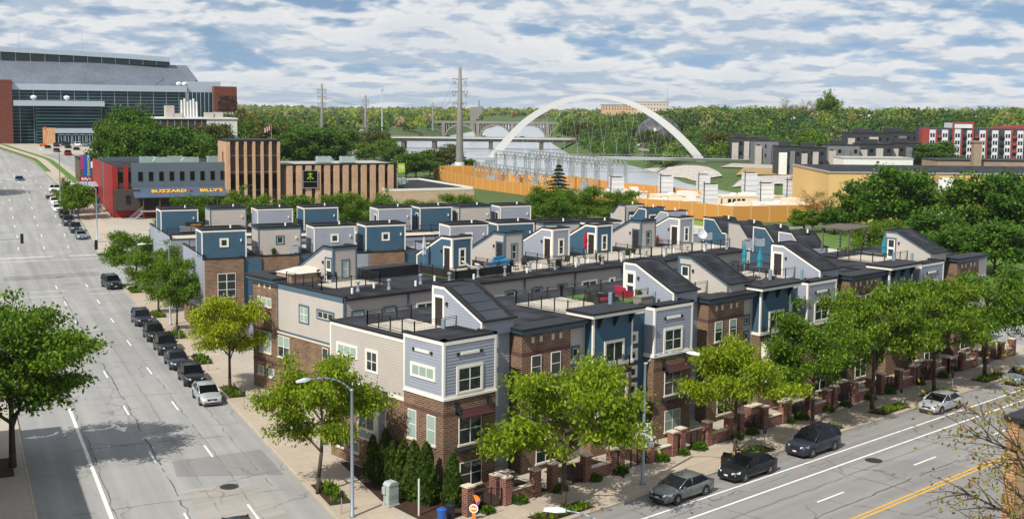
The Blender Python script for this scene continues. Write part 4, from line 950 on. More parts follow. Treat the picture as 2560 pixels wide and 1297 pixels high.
# ------------------------------------------------------------------ trees and plants
BARK = mat('bark', (0.075, 0.055, 0.042), 0.95, var=0.3, scale=2, fine=14, bump=0.5)
LEAF_Y = leaf_mat('leaf_locust', [(0.095, 0.170, 0.006), (0.185, 0.270, 0.008), (0.270, 0.350, 0.010), (0.390, 0.420, 0.012)], 0.40)
LEAF_G = leaf_mat('leaf_street_green', [(0.036, 0.092, 0.005), (0.070, 0.150, 0.007), (0.115, 0.210, 0.009), (0.175, 0.270, 0.010)], 0.34)
LEAF_D = leaf_mat('leaf_maple', [(0.024, 0.075, 0.006), (0.056, 0.140, 0.008), (0.110, 0.215, 0.010), (0.190, 0.300, 0.012)], 0.38)
LEAF_M = leaf_mat('leaf_park', [(0.028, 0.080, 0.006), (0.064, 0.145, 0.009), (0.115, 0.215, 0.012)], 0.3)
LEAF_O = leaf_mat('leaf_olive', [(0.050, 0.070, 0.012), (0.090, 0.105, 0.016), (0.130, 0.140, 0.020)], 0.3)
LEAF_B = leaf_mat('leaf_budding', [(0.20, 0.12, 0.025), (0.30, 0.17, 0.035), (0.24, 0.22, 0.025), (0.16, 0.19, 0.02)], 0.35)
LEAF_C = leaf_mat('leaf_conifer', [(0.020, 0.040, 0.008), (0.040, 0.065, 0.012), (0.075, 0.085, 0.016)], 0.12)
LEAF_T = leaf_mat('leaf_arborvitae', [(0.022, 0.050, 0.007), (0.050, 0.092, 0.011), (0.095, 0.138, 0.016)], 0.18)
def leaf_mesh(name, pos, dirs, nrm, ln, wd, m):
    """one four-sided leaf (or leaf spray) per row"""
    n = len(pos); side = np.cross(dirs, nrm); side /= np.linalg.norm(side, axis=1)[:, None] + 1e-9
    L = ln[:, None]; W = wd[:, None]
    v = np.empty((n, 4, 3)); v[:, 0] = pos - dirs * L * 0.5; v[:, 1] = pos + side * W * 0.5 - dirs * L * 0.05; v[:, 2] = pos + dirs * L * 0.5 - nrm * L * 0.08; v[:, 3] = pos - side * W * 0.5 - dirs * L * 0.05
    me = bpy.data.meshes.new(name); me.vertices.add(n * 4); me.vertices.foreach_set('co', v.reshape(-1).astype(np.float32))
    me.loops.add(n * 4); me.loops.foreach_set('vertex_index', np.arange(n * 4, dtype=np.int32))
    me.polygons.add(n); me.polygons.foreach_set('loop_start', np.arange(0, n * 4, 4, dtype=np.int32)); me.polygons.foreach_set('loop_total', np.full(n, 4, dtype=np.int32))
    for k in (m if isinstance(m, list) else [m]): me.materials.append(k)
    me.update(calc_edges=True); me.validate(); return me
def unit(v): return v / (np.linalg.norm(v, axis=1)[:, None] + 1e-9)
def leaves_at(rng, centers, per, sig, ln, aspect, droop=0.2, flat=0.6):
    c = np.repeat(np.asarray(centers), per, axis=0); n = len(c)
    off = rng.normal(size=(n, 3)) * np.array([sig, sig, sig * flat])
    d = rng.normal(size=(n, 3)); d[:, :2] += off[:, :2] / sig * 0.7; d[:, 2] -= droop * 1.4; d = unit(d)
    nr = rng.normal(size=(n, 3)) * 0.75; nr[:, 2] += 1.0; nr = nr - d * (nr * d).sum(1)[:, None]; nr = unit(nr)
    l = ln * rng.uniform(0.45, 1.4, n)
    return c + off, d, nr, l, l * aspect
def skeleton(rng, h, r, th, tr, limbs=8, subs=6, lean=0.0, asym=0.25):
    """trunk, rising limbs and their side branches; returns the wood and the twig ends"""
    wood = MB(); tips = []
    top = Vector((lean, lean * 0.4, th)); p = Vector((0, 0, -0.15))
    pts = [p, Vector((lean * 0.25, 0.0, th * 0.4)), top, Vector((lean * 1.3, lean * 0.3, th + (h - th) * 0.35)), Vector((lean * 1.2, lean * 0.2, th + (h - th) * 0.72))]
    wood.path(pts, [tr * 1.25, tr, tr * 0.85, tr * 0.5, tr * 0.22], 9)
    for i in range(limbs):
        t = i * 2.39996 + rng.uniform(-0.3, 0.3); k = i / max(1, limbs - 1)
        s = top.lerp(pts[4], k * 0.85); rr = r * rng.uniform(1 - asym, 1.05) * (1.0 - 0.55 * k * k); ez = th + (h - th) * (0.28 + 0.60 * k) + rng.uniform(-0.05, 0.05) * h
        e = Vector((math.cos(t) * rr, math.sin(t) * rr, ez)); m1 = s.lerp(e, 0.5) + Vector((0, 0, 0.10 * h * rng.uniform(0.2, 1.0)))
        w0 = tr * (0.55 - 0.25 * k); wood.path([s, m1, e], [w0, w0 * 0.55, w0 * 0.18], 6)
        tips += [e, m1.lerp(e, 0.5), m1]
        for j in range(subs):
            u = rng.uniform(0.25, 1.0); b = s.lerp(m1, u * 2) if u < 0.5 else m1.lerp(e, u * 2 - 1)
            dv = Vector((math.cos(t + rng.uniform(-1.3, 1.3)), math.sin(t + rng.uniform(-1.3, 1.3)), rng.uniform(-0.25, 0.75))).normalized() * (r * rng.uniform(0.25, 0.5))
            q = b + dv; wood.path([b, b + dv * 0.5 + Vector((0, 0, 0.08)), q], [w0 * 0.35, w0 * 0.2, w0 * 0.07], 4)
            tips += [q, b + dv * 0.55]
    tips.append(pts[4] + Vector((0, 0, h * 0.1)))
    return wood, np.array([tuple(t) for t in tips])
PROTO = {}
def proto(key, seed, h, r, th, tr, m, limbs, subs, per, sig, ln, aspect, droop=0.2, flat=0.6, lean=0.0, asym=0.25):
    rng = np.random.default_rng(seed); wood, tips = skeleton(rng, h, r, th, tr, limbs, subs, lean, asym)
    keep = rng.random(len(tips)) > 0.2; tips = tips[keep]
    P = leaves_at(rng, tips, per, sig, ln, aspect, droop, flat)
    PROTO[key] = (wood.mesh('trunk', BARK, True), leaf_mesh('crown', *P, m), h, r)
for i in range(3):
    proto('locust%d' % i, 11 + i, 8.4, 3.9, 2.6, 0.15, LEAF_Y, 10, 8, 125, 0.42, 0.28, 0.42, 0.85, 0.55, 0.25 * (i - 1))
    proto('street%d' % i, 31 + i, 8.6, 4.1, 2.7, 0.16, LEAF_G, 11, 9, 115, 0.43, 0.29, 0.44, 0.75, 0.55, 0.2 * (1 - i))
proto('maple', 51, 11.6, 5.2, 2.6, 0.24, LEAF_D, 15, 13, 100, 0.50, 0.32, 0.55, 0.5, 0.5, 0.1)
for i in range(3):
    proto('park%d' % i, 61 + i, 12.0, 6.2, 2.2, 0.30, LEAF_M, 16, 12, 42, 0.72, 0.58, 0.7, 0.25, 0.6, 0, 0.2)
    proto('olive%d' % i, 71 + i, 12.0, 5.6, 2.2, 0.30, LEAF_O, 14, 10, 28, 0.72, 0.58, 0.7, 0.25, 0.6, 0, 0.25)
    proto('green%d' % i, 81 + i, 10.0, 5.0, 1.8, 0.24, LEAF_G, 13, 10, 32, 0.66, 0.55, 0.66, 0.3, 0.6, 0, 0.2)
proto('bare', 95, 12.0, 5.0, 2.5, 0.20, LEAF_B, 15, 14, 9, 0.26, 0.19, 0.55, 0.2, 0.8)
def tree(loc, key, h, r, label, group=None, name='tree', rot=None, cat='tree'):
    tm, cm, ph, pr = PROTO[key]
    rot = random.uniform(0, 6.28) if rot is None else rot
    R = thing(name, label, cat, loc, rot, group); R.scale = (r / pr, r / pr, h / ph)
    link('trunk', tm, R); link('crown', cm, R); return R
# street trees on the left street
bed_me = MB().box(-2.2, 2.2, -0.72, 0.72, 0.12, 0.185).mesh('planting_bed', MULCH)
def grass_tuft_mesh(seed, L, W, n, h, m, name='ground_cover'):
    rng = np.random.default_rng(seed); c = np.stack([rng.uniform(-L, L, n), rng.uniform(-W, W, n), np.full(n, 0.19)], 1)
    c = c[mnoise_mask(c, seed)]; n = len(c)
    d = rng.normal(size=(n, 3)) * 0.5; d[:, 2] = 1.0; d = unit(d); nr = unit(np.cross(d, rng.normal(size=(n, 3)))); l = h * rng.uniform(0.6, 1.3, n)
    return leaf_mesh(name, c + d * (l * 0.45)[:, None], d, nr, l, l * 0.35, m)
def mnoise_mask(c, seed): return np.array([mnoise.noise(Vector((p[0] * 0.9, p[1] * 0.9, seed))) > -0.12 for p in c])
bed_plants = [grass_tuft_mesh(200 + i, 2.0, 0.62, 420, 0.34, LEAF_G) for i in range(3)]
def bed(loc, rotz, label, plants=True, k=0):
    R = thing('planting_bed', label, 'flower bed', loc, rotz, 'mulched beds along the kerbs'); link('mulch', bed_me, R)
    if plants: o = link('ground_cover', bed_plants[k % 3], R); o['kind'] = 'stuff'
    return R
for i, (a, e, key, h, r, lab) in enumerate([
    (71.9, 20.5, 'locust0', 8.8, 3.5, 'yellow green locust tree in front of the corner house beside the left lamp'),
    (101.8, 21.2, 'locust1', 8.3, 3.4, 'yellow green locust tree in front of the second row brick end wall'),
    (129.7, 21.4, 'street0', 7.6, 2.9, 'green street tree with slim trunk, right of the two beside the dark parked cars'),
    (143.0, 21.5, 'street1', 7.6, 3.0, 'green street tree between two others in front of the blue end house'),
    (162.8, 21.6, 'street2', 7.8, 3.7, 'green street tree nearest the junction, behind the moving dark SUV')]):
    tree(AE(a, e, 0.15), key, h, r, lab, 'street trees on the left street', 'street_tree')
for i, (a, lab) in enumerate([(71.5, 'mulch bed under the locust tree beside the left lamp'), (101.0, 'mulch bed beside the silver parked car'), (115.0, 'long mulch bed beside the dark parked SUVs'), (128.5, 'mulch bed under the slim street tree'), (142.0, 'mulch bed beside the fifth parked car'), (161.5, 'mulch bed by the junction under the street tree')]):
    bed(AE(a, 21.25), AROT + math.pi / 2, lab, True, i)
tree(AE(85.6, 3.0, 0.1), 'maple', 11.8, 5.0, 'large dark green maple at the left edge of the picture', None, 'maple_tree', 0.6)
bed(AE(85.6, 2.3), AROT + math.pi / 2, 'mulch bed under the large maple', False)
for i, (x, y, key, h, r, lab) in enumerate([
    (50.6, 50.4, 'locust1', 9.3, 4.3, 'bright yellow green locust tree in front of the nearest brick house'),
    (68.8, 51.0, 'locust2', 7.9, 3.5, 'yellow green locust tree beside the black sedan'),
    (79.2, 51.3, 'street1', 8.7, 3.5, 'green street tree beside the dark SUV on the avenue'),
    (87.5, 51.0, 'street2', 10.6, 4.2, 'tall green street tree between the dark SUV and the silver sedan'),
    (97.9, 51.0, 'street0', 9.4, 3.9, 'green street tree behind the silver sedan'),
    (107.5, 51.0, 'street1', 9.6, 4.2, 'green street tree at the far right end of the avenue')]):
    tree((x, y, 0.15), key, h, r, lab, 'street trees on the avenue', 'street_tree')
for i, (x, lab) in enumerate([(50.0, 'planted bed under the yellow green tree at the lower centre'), (69.3, 'planted bed beside the black sedan'), (78.5, 'planted bed beside the dark SUV'), (88.5, 'planted bed right of the dark SUV'), (97.0, 'planted bed behind the silver sedan'), (106.5, 'planted bed far right along the avenue')]):
    bed((x, 50.0, 0), 0, lab, True, i)
# arborvitae at the corner
def cone_shrub(seed, h, r, n):
    rng = np.random.default_rng(seed); z = rng.beta(1.1, 1.5, n); t = rng.uniform(0, 6.283, n)
    prof = np.power(np.clip(1 - z, 0, 1), 0.62) * (0.75 + 0.25 * np.minimum(1, z * 6)); lump = 1 + 0.16 * np.sin(t * 3 + z * 9 + seed) + 0.08 * np.sin(t * 7 - z * 21)
    rad = r * prof * lump * np.sqrt(rng.uniform(0.55, 1.0, n)); c = np.stack([rad * np.cos(t), rad * np.sin(t), z * h * 0.98 + 0.12], 1)
    d = np.stack([np.cos(t) * 0.45, np.sin(t) * 0.45, np.ones(n)], 1) + rng.normal(size=(n, 3)) * 0.3; d = unit(d)
    nr = np.stack([np.cos(t), np.sin(t), np.full(n, 0.3)], 1) + rng.normal(size=(n, 3)) * 0.5; nr = nr - d * (nr * d).sum(1)[:, None]; nr = unit(nr); l = rng.uniform(0.16, 0.32, n)
    return leaf_mesh('foliage', c, d, nr, l, l * 0.6, LEAF_T)
arb = [cone_shrub(301 + i, 3.3, 0.75, 3600) for i in range(3)]
arb_stem = MB().tube((0, 0, 0), (0, 0, 2.2), 0.06, 0.03, 6).mesh('stem', BARK)
AR_G = 'arborvitae in the corner bed'
corner_bed = thing('planting_bed', 'dark mulch bed with arborvitae at the corner house', 'flower bed', (0, 0, 0))
MB().prism([(45.9, 67.2), (45.4, 67.2), (42.9, 59.0), (42.6, 54.6), (44.6, 53.6), (50.2, 53.6), (50.2, 56.5), (45.9, 56.5)], 'z', 0.1, 0.17).build('mulch', MULCH, corner_bed)
for i, (x, y, s, lab) in enumerate([
    (45.05, 62.9, 0.92, 'arborvitae farthest left under the oriel window'), (45.15, 61.6, 1.12, 'tall arborvitae right below the white oriel window'), (44.75, 60.3, 0.98, 'arborvitae behind the grey utility cabinet'),
    (44.85, 59.2, 1.1, 'arborvitae between the two side windows and cabinet'), (44.65, 57.9, 1.16, 'tall arborvitae in the middle of the corner bed'), (44.75, 56.75, 1.2, 'broad arborvitae just before the house corner'), (45.75, 55.35, 1.04, 'arborvitae standing alone in front of the house corner')]):
    R = thing('arborvitae', lab, 'shrub', (x, y, 0.12), i * 1.3, AR_G); R.scale = (s * 1.02, s * 1.02, s * 0.98)
    link('foliage', arb[i % 3], R); link('stem', arb_stem, R)
# low shrubs along the front gardens
def mound(seed, n, r, h, m, ln=0.3):
    rng = np.random.default_rng(seed); t = rng.uniform(0, 6.283, n); u = np.sqrt(rng.uniform(0, 1, n)); z = np.sqrt(np.clip(1 - u * u, 0, 1)) * rng.uniform(0.55, 1.0, n)
    c = np.stack([u * r * np.cos(t), u * r * np.sin(t), z * h + 0.14], 1); d = np.stack([np.cos(t) * u, np.sin(t) * u, 0.7 * np.ones(n)], 1) + rng.normal(size=(n, 3)) * 0.4; d = unit(d)
    nr = unit(np.cross(d, rng.normal(size=(n, 3)))); l = ln * rng.uniform(0.6, 1.3, n); return leaf_mesh('foliage', c, d, nr, l, l * 0.3, m)
shr = [mound(400 + i, 520, 0.55, 0.5, LEAF_G) for i in range(3)]
sh_spots = [(46.6, 53.0), (49.3, 53.1), (52.8, 53.0), (56.2, 53.05), (58.6, 53.0), (63.0, 53.0), (65.3, 53.0), (67.2, 53.05), (71.6, 53.0), (73.7, 53.0), (78.6, 53.0), (80.3, 53.0), (84.0, 53.0), (86.8, 53.0), (90.4, 53.0), (93.8, 53.0), (99.0, 53.0), (103.2, 53.0)]
for i, (x, y) in enumerate(sh_spots):
    R = thing('garden_shrub', 'low green grassy shrub at the foot of the brick garden walls', 'shrub', (x, y, 0), i * 0.9, 'low shrubs along the garden walls'); link('foliage', shr[i % 3], R); s = 0.85 + 0.3 * ((i * 37) % 10) / 10; R.scale = (s, s, s)
# ------------------------------------------------------------------ garden walls and gates of the front row
def hgnd(px, py):
    z = 0.0
    for _ in range(8):
        p = gnd(px, py, z); z = hill(p.dot(AV), p.dot(EV))
    return gnd(px, py, z)
def pillar(parent, x, y, h=1.95, s=0.27, m=None):
    p = MB().box(x - s, x + s, y - s, y + s, 0, h).build('pillar', m or BRICKR, parent)
    c = MB(); c.box(x - s - 0.06, x + s + 0.06, y - s - 0.06, y + s + 0.06, h, h + 0.1); c.build('pillar_cap', STONE, p)
def low_wall(parent, x0, x1, y, h=1.05, t=0.16):
    w = MB().box(x0, x1, y - t, y + t, 0, h).build('wall', BRICKR, parent); MB().box(x0, x1, y - t - 0.03, y + t + 0.03, h, h + 0.07).build('wall_cap', STONE, w)
def gate(x0, x1, y, label):
    R = thing('iron_gate', label, 'gate', (x0, y, 0), 0, 'iron gates of the front gardens'); w = x1 - x0
    f = MB()
    for x in (0.03, w * 0.36, w * 0.64, w - 0.03): f.box(x - 0.035, x + 0.035, -0.035, 0.035, 0.1, 1.5 if 0.1 < x < w - 0.1 else 1.3)
    f.build('frame', BLACK, R)
    b = MB()
    for i in range(1, int(w / 0.13)):
        x = i * 0.13; b.tube((x, 0, 0.15), (x, 0, 1.2 + 0.2 * math.sin(math.pi * x / w)), 0.011, None, 4)
    b.build('bars', BLACK, R)['kind'] = 'stuff'
    r = MB(); pts = [(w * i / 8, 0, 1.22 + 0.25 * math.sin(math.pi * i / 8)) for i in range(9)]; r.path(pts, 0.025, 4); r.tube((0, 0, 0.2), (w, 0, 0.2), 0.02, None, 4); r.build('rails', BLACK, R)
yard = ['corner lavender house', 'nearest brick house', 'first blue balcony house', 'lavender house behind the lamp', 'brick house with teal blinds', 'blue house with teal umbrellas', 'third lavender house', 'third brick house', 'farthest blue house', 'farthest lavender house', 'brick end house']
xs = sorted(list(X_LAV) + list(X_BRK) + list(X_BLU))
for i, x in enumerate(xs):
    R = thing('garden_wall', 'red brick garden wall with stone capped pillars before the ' + yard[i], 'wall', (x, 53.35, 0), 0, 'front garden walls')
    pillar(R, -0.75, 0); pillar(R, 2.35, 0, 1.9); pillar(R, 4.9, 0, 1.85)
    low_wall(R, 2.62, 4.63, 0.0, 0.95)
    if i % 2 == 0: low_wall(R, 3.0, 4.6, 2.0, 1.35, 0.35)
    gate(x - 0.4, x + 2.0, 53.35, 'black iron gate in the garden wall of the ' + yard[i])
    wk = MB().box(x + 0.2, x + 1.5, 51.9 + 0.7, 56.5, 0.13, 0.17); structure(wk.build('garden_path', CONC))
    gd = MB().box(x + 1.6, x + 6.3, 53.6, 56.6, 0.1, 0.165); structure(gd.build('front_garden', MULCH))

# ------------------------------------------------------------------ vehicles
TYRE = mat('tyre_rubber', (0.02, 0.02, 0.02), 0.85); RIM = mat('alloy_rim', (0.45, 0.46, 0.48), 0.35, 0.8)
CGLASS = glass_mat('car_glass', (0.004, 0.005, 0.006), 0.06, 0.22)
LAMP = mat('headlamp_lens', (0.75, 0.78, 0.80), 0.15, 0.2, spec=0.8); TAIL = mat('tail_lamp', (0.30, 0.01, 0.01), 0.2)
PLATE = mat('licence_plate', (0.55, 0.58, 0.60), 0.5); DARK = mat('black_plastic', (0.015, 0.015, 0.016), 0.6)
CHROME = mat('chrome', (0.55, 0.56, 0.58), 0.15, 0.9)
def paint(name, col, metal=0.25): return mat('paint_' + name, col, 0.32, metal, var=0.03, coat=0.35, spec=0.2)
PN = dict(black=paint('black', (0.010, 0.011, 0.014), 0.0), navy=paint('navy', (0.016, 0.024, 0.040)), silver=paint('silver', (0.50, 0.52, 0.54), 0.5), grey=paint('grey_green', (0.19, 0.21, 0.20), 0.5),
          slate=paint('slate', (0.032, 0.036, 0.055)), forest=paint('forest', (0.016, 0.026, 0.028)), white=paint('white', (0.72, 0.72, 0.71), 0.0), red=paint('dark_red', (0.16, 0.014, 0.018)), steel=paint('steel_blue', (0.20, 0.25, 0.30), 0.5), blue=paint('blue', (0.025, 0.06, 0.16)))
SPEC = {
 'sedan': dict(L=4.80, W=1.82, H=1.46, wb=2.75, wr=0.33, st=[(0, .60, .80), (.015, .86, .90), (.05, .99, .95), (.14, 1.02, .985), (.24, 1.00, 1), (.45, .97, 1), (.68, .96, 1), (.74, .97, .99), (.90, .84, .96), (.965, .72, .88), (.99, .60, .82), (1.0, .48, .78)], base=(.085, .775), roof=(.235, .565)),
 'suv': dict(L=4.75, W=1.90, H=1.76, wb=2.78, wr=0.37, st=[(0, .72, .86), (.012, 1.06, .93), (.04, 1.12, .97), (.2, 1.10, 1), (.45, 1.08, 1), (.69, 1.07, 1), (.745, 1.09, .985), (.91, 1.00, .965), (.97, .88, .9), (.992, .72, .85), (1.0, .55, .8)], base=(.018, .755), roof=(.075, .575)),
 'cross': dict(L=4.60, W=1.85, H=1.66, wb=2.68, wr=0.35, st=[(0, .66, .84), (.012, 1.00, .92), (.05, 1.06, .97), (.2, 1.05, 1), (.45, 1.03, 1), (.69, 1.02, 1), (.745, 1.03, .985), (.91, .92, .96), (.97, .78, .9), (.992, .64, .84), (1.0, .5, .8)], base=(.03, .765), roof=(.13, .575)),
 'pickup': dict(L=5.7, W=1.98, H=1.88, wb=3.6, wr=0.40, st=[(0, .80, .9), (.01, 1.12, .96), (.3, 1.14, 1), (.5, 1.14, 1), (.73, 1.14, 1), (.77, 1.16, 1), (.94, 1.10, .98), (.985, .95, .94), (1.0, .6, .9)], base=(.36, .77), roof=(.40, .64))}
def cyl_y(mb, x, z, r, y0, y1, n=18, mi=0): mb.tube((x, y0, z), (x, y1, z), r, None, n, mi)
_car = {}
def car_meshes(kind, col):
    if (kind, col) in _car: return _car[(kind, col)]
    S = SPEC[kind]; L, W, H = S['L'], S['W'], S['H']; hw = W / 2; zb = 0.22; pm = PN[col]; out = []
    X = lambda f: (f - 0.5) * L
    b = MB(); rings = []
    for (f, zt, k) in S['st']:
        h = hw * k; zm = min(zt - 0.10, 0.66)
        prof = [(h * 0.90, zb), (h * 0.985, zb + 0.12), (h, min(0.52, zt - 0.16)), (h * 0.995, zm), (h * 0.955, zt - 0.045), (h * 0.88, zt - 0.005), (h * 0.45, zt + 0.018), (0, zt + 0.025)]
        ring = [(X(f), y, z) for (y, z) in prof] + [(X(f), -y, z) for (y, z) in prof[-2::-1]]
        rings.append(ring)
    n = len(rings[0]); vs = [v for r in rings for v in r]; fs = []
    for i in range(len(rings) - 1):
        for j in range(n - 1): fs.append((i * n + j, i * n + j + 1, (i + 1) * n + j + 1, (i + 1) * n + j))
        fs.append((i * n + n - 1, i * n, (i + 1) * n, (i + 1) * n + n - 1))
    fs.append(tuple(range(n))[::-1]); fs.append(tuple(range((len(rings) - 1) * n, len(rings) * n))); b.add(vs, fs)
    out.append(('body', b.mesh('body', pm, True)))
    # glasshouse
    zbelt = 0.93 if kind == 'sedan' else (1.0 if kind == 'cross' else 1.05)
    (b0, b1), (r0, r1) = S['base'], S['roof']; hb = hw * 1.0; hr = hw * 0.76; zr = H - 0.04
    xm0, xm1 = X(b0), X(b1); xr0, xr1 = X(r0), X(r1)
    g = MB(); g.add([(xm0, -hb * .93, zbelt), (xm1, -hb * .93, zbelt), (xm1, hb * .93, zbelt), (xm0, hb * .93, zbelt), (xr0, -hr, zr), (xr1, -hr, zr), (xr1, hr, zr), (xr0, hr, zr), ((xm1 * .6 + xr1 * .4), -hb * .97, zbelt + .02), ((xm1 * .6 + xr1 * .4), hb * .97, zbelt + .02)],
                    [(0, 4, 7, 3), (0, 8, 5, 4), (8, 1, 5), (1, 2, 6, 5), (2, 9, 6), (9, 3, 7, 6)])
    out.append(('windows', g.mesh('windows', CGLASS)))
    r = MB(); q = 0.03
    nx = 5; vs = []; fs = []
    for i in range(nx + 1):
        t = i / nx; x = xr0 + (xr1 - xr0) * t + (-0.04 if i == 0 else 0.04 if i == nx else 0); bz = H - 0.05 + 0.05 * math.sin(math.pi * t)
        for y, dz in ((-hr - 0.035, -0.055), (-hr * 0.75, 0.0), (0, 0.02), (hr * 0.75, 0.0), (hr + 0.035, -0.055)): vs.append((x, y, bz + dz))
    for i in range(nx):
        for j in range(4): fs.append((i * 5 + j, i * 5 + j + 1, (i + 1) * 5 + j + 1, (i + 1) * 5 + j))
    r.add(vs, fs)
    for s in (-1, 1):   # pillars
        def bar(xa, xb, w=0.045): r.tube((xa, s * hb * 0.935, zbelt), (xb, s * (hr + 0.012), zr - 0.01), w, w * 0.8, 5)
        bar(xm1, xr1, 0.05); bar(xm0 + 0.03, xr0, 0.075); xc = (X(0.48)); bar(xc, xc - 0.03, 0.035)
        if kind in ('suv', 'cross'): bar(X(0.24), X(0.24) + 0.05, 0.045)
    out.append(('roof', r.mesh('roof', pm, True)))
    if kind in ('suv', 'cross'):
        rk = MB()
        for s in (-1, 1): rk.tube((xr0 + 0.2, s * hr * 0.9, H + 0.035), (xr1 - 0.2, s * hr * 0.9, H + 0.035), 0.02, None, 5)
        out.append(('roof_rack', rk.mesh('roof_rack', DARK)))
    wx = (X(0.5) - S['wb'] / 2 - 0.02, X(0.5) + S['wb'] / 2 + 0.05); wr = S['wr']
    for x in wx:
        for s in (-1, 1): ar = MB(); cyl_y(ar, x, wr + 0.02, wr + 0.06, s * (hw - 0.25), s * (hw + 0.004), 18); out.append(('wheel_arch', ar.mesh('wheel_arch', DARK)))
    wm = MB(); cyl_y(wm, 0, 0, wr, -0.10, 0.10, 20); wm = wm.mesh('tyre', TYRE)
    rim = MB(); cyl_y(rim, 0, 0, wr * 0.66, -0.108, 0.108, 16)
    for k in range(5):
        t = k * 2 * math.pi / 5; rim.tube((0, 0.112, 0), (wr * .62 * math.cos(t), 0.112, wr * .62 * math.sin(t)), 0.035, 0.028, 4); rim.tube((0, -0.112, 0), (wr * .62 * math.cos(t), -0.112, wr * .62 * math.sin(t)), 0.035, 0.028, 4)
    rim = rim.mesh('rim', RIM)
    fx = L / 2; ht = S['st'][-4][1]
    hl = MB(); hl.add([(fx - 0.30, hw * .50, ht - .10), (fx - 0.16, hw * .45, ht - .24), (fx - .42, hw * .945, ht - .20), (fx - .52, hw * .93, ht - .03), (fx - 0.02, hw * .48, ht - .16), (fx - .03, hw * .50, ht - .27), (fx - .22, hw * .86, ht - .25), (fx - .25, hw * .88, ht - .10)], [(4, 5, 6, 7), (7, 6, 2, 3), (4, 7, 3, 0)])
    hl2 = MB(); hl2.add([(x, -y, z) for (x, y, z) in hl.v], hl.f)
    out += [('headlight', hl.mesh('headlight', LAMP)), ('headlight', hl2.mesh('headlight', LAMP))]
    for s in (-1, 1):
        t = MB(); t.box(-fx - 0.012, -fx + 0.16, s * hw * 0.60, s * hw * 0.86, .74 if kind == 'sedan' else .82, .90 if kind == 'sedan' else 1.02); out.append(('tail_light', t.mesh('tail_light', TAIL)))
        m = MB(); x = X(0.66); m.add([(x, s * hw * .97, zbelt), (x + .05, s * (hw + .17), zbelt + .02), (x + .05, s * (hw + .17), zbelt + .14), (x, s * hw * .97, zbelt + .12), (x + .16, s * hw * .97, zbelt + .02), (x + .14, s * (hw + .15), zbelt + .03), (x + .14, s * (hw + .15), zbelt + .12), (x + .16, s * hw * .97, zbelt + .1)], [(0, 1, 2, 3), (4, 5, 6, 7), (0, 1, 5, 4), (3, 2, 6, 7), (1, 2, 6, 5)])
        out.append(('mirror', m.mesh('mirror', pm)))
        for xd in (0.55, 0.34):
            h_ = MB(); h_.box(X(xd) - .1, X(xd) + .1, s * (hw - .01), s * (hw + .025), zbelt - .16, zbelt - .12); out.append(('door_handle', h_.mesh('door_handle', CHROME if col in ('silver', 'white') else pm)))
    gr = MB(); gr.box(fx - .07, fx - .005, -hw * .42, hw * .42, .52 if kind == 'sedan' else .60, .66 if kind == 'sedan' else .84); gr.box(fx - .1, fx + .002, -hw * .7, hw * .7, .26, .38); out.append(('grille', gr.mesh('grille', DARK)))
    pl = MB(); pl.box(fx - .03, fx + .012, -.15, .15, .44, .55); out.append(('licence_plate', pl.mesh('licence_plate', PLATE)))
    _car[(kind, col)] = (out, wm, rim, wx, wr, hw); return _car[(kind, col)]
def car(kind, col, loc, heading, label, group=None, name=None, simple=False):
    out, wm, rim, wx, wr, hw = car_meshes(kind, col)
    R = thing(name or {'sedan': 'sedan', 'suv': 'sport_utility_vehicle', 'cross': 'crossover_car', 'pickup': 'pickup_truck'}[kind], label, 'car' if kind != 'pickup' else 'truck', loc, heading, group)
    keep = ('body', 'windows', 'roof', 'wheel_arch') if simple else None
    for nm, me in out:
        if keep is None or nm in keep: link(nm, me, R)
    for x in wx:
        for s in (-1, 1):
            w = link('wheel', wm, R, (x, s * (hw - 0.11), wr))
            if not simple: link('rim', rim, w)
    return R
TA = math.atan2(-AV.y, -AV.x)          # heading towards the camera along the left street
ga = 'cars parked along the left street'
for kind, col, a, e, lab in [
    ('sedan', 'silver', 97.0, 18.75, 'silver sedan at the near end of the parked line on the left street'),
    ('cross', 'black', 104.4, 18.8, 'black crossover parked directly behind the silver sedan'),
    ('sedan', 'navy', 111.5, 18.7, 'dark blue sedan parked third from the near end on the left street'),
    ('suv', 'black', 118.6, 18.8, 'black SUV parked fourth in the left street line'),
    ('cross', 'black', 125.9, 18.75, 'black crossover parked fifth in the left street line'),
    ('cross', 'slate', 135.4, 18.8, 'dark crossover last in the near parked line, beside the street tree bed')]:
    L = SPEC[kind]['L']; car(kind, col, AE(a + L / 2, e), TA, lab, ga)
car('suv', 'forest', AE(166.3, 18.9), TA + 0.12, 'dark green SUV driving out of the junction')
car('sedan', 'black', AE(64.9, 14.0), TA, 'black car cut off by the bottom edge of the picture')
for kind, col, px, py, lab in [
    ('sedan', 'steel', 206, 600, 'light blue sedan parked at the junction corner beyond the cross street'), ('pickup', 'slate', 192, 584, 'dark pickup truck parked behind the light blue sedan'), ('pickup', 'slate', 174, 566, 'dark truck third in the far parked line'),
    ('suv', 'black', 163, 547, 'black SUV fourth in the far parked line'), ('cross', 'white', 146, 532, 'white crossover, nearer of two white cars in the far line'), ('cross', 'white', 139, 514, 'white crossover behind another white one in the far line'), ('sedan', 'red', 128, 507, 'dark red car at the far end of the far parked line')]:
    p = hgnd(px, py); car(kind, col, p + AV * SPEC[kind]['L'] / 2, TA, lab, 'cars parked beyond the junction')
car('suv', 'white', hgnd(150, 480), TA + 1.45, 'white SUV turning into the side drive beside the sign')
car('cross', 'blue', hgnd(50, 458) + AV * 2, TA, 'blue car driving towards the junction behind the left tree')
car('sedan', 'steel', hgnd(36, 437) + AV * 2, TA, 'pale car following the blue car far up the left street')
gb = 'cars parked along the avenue'
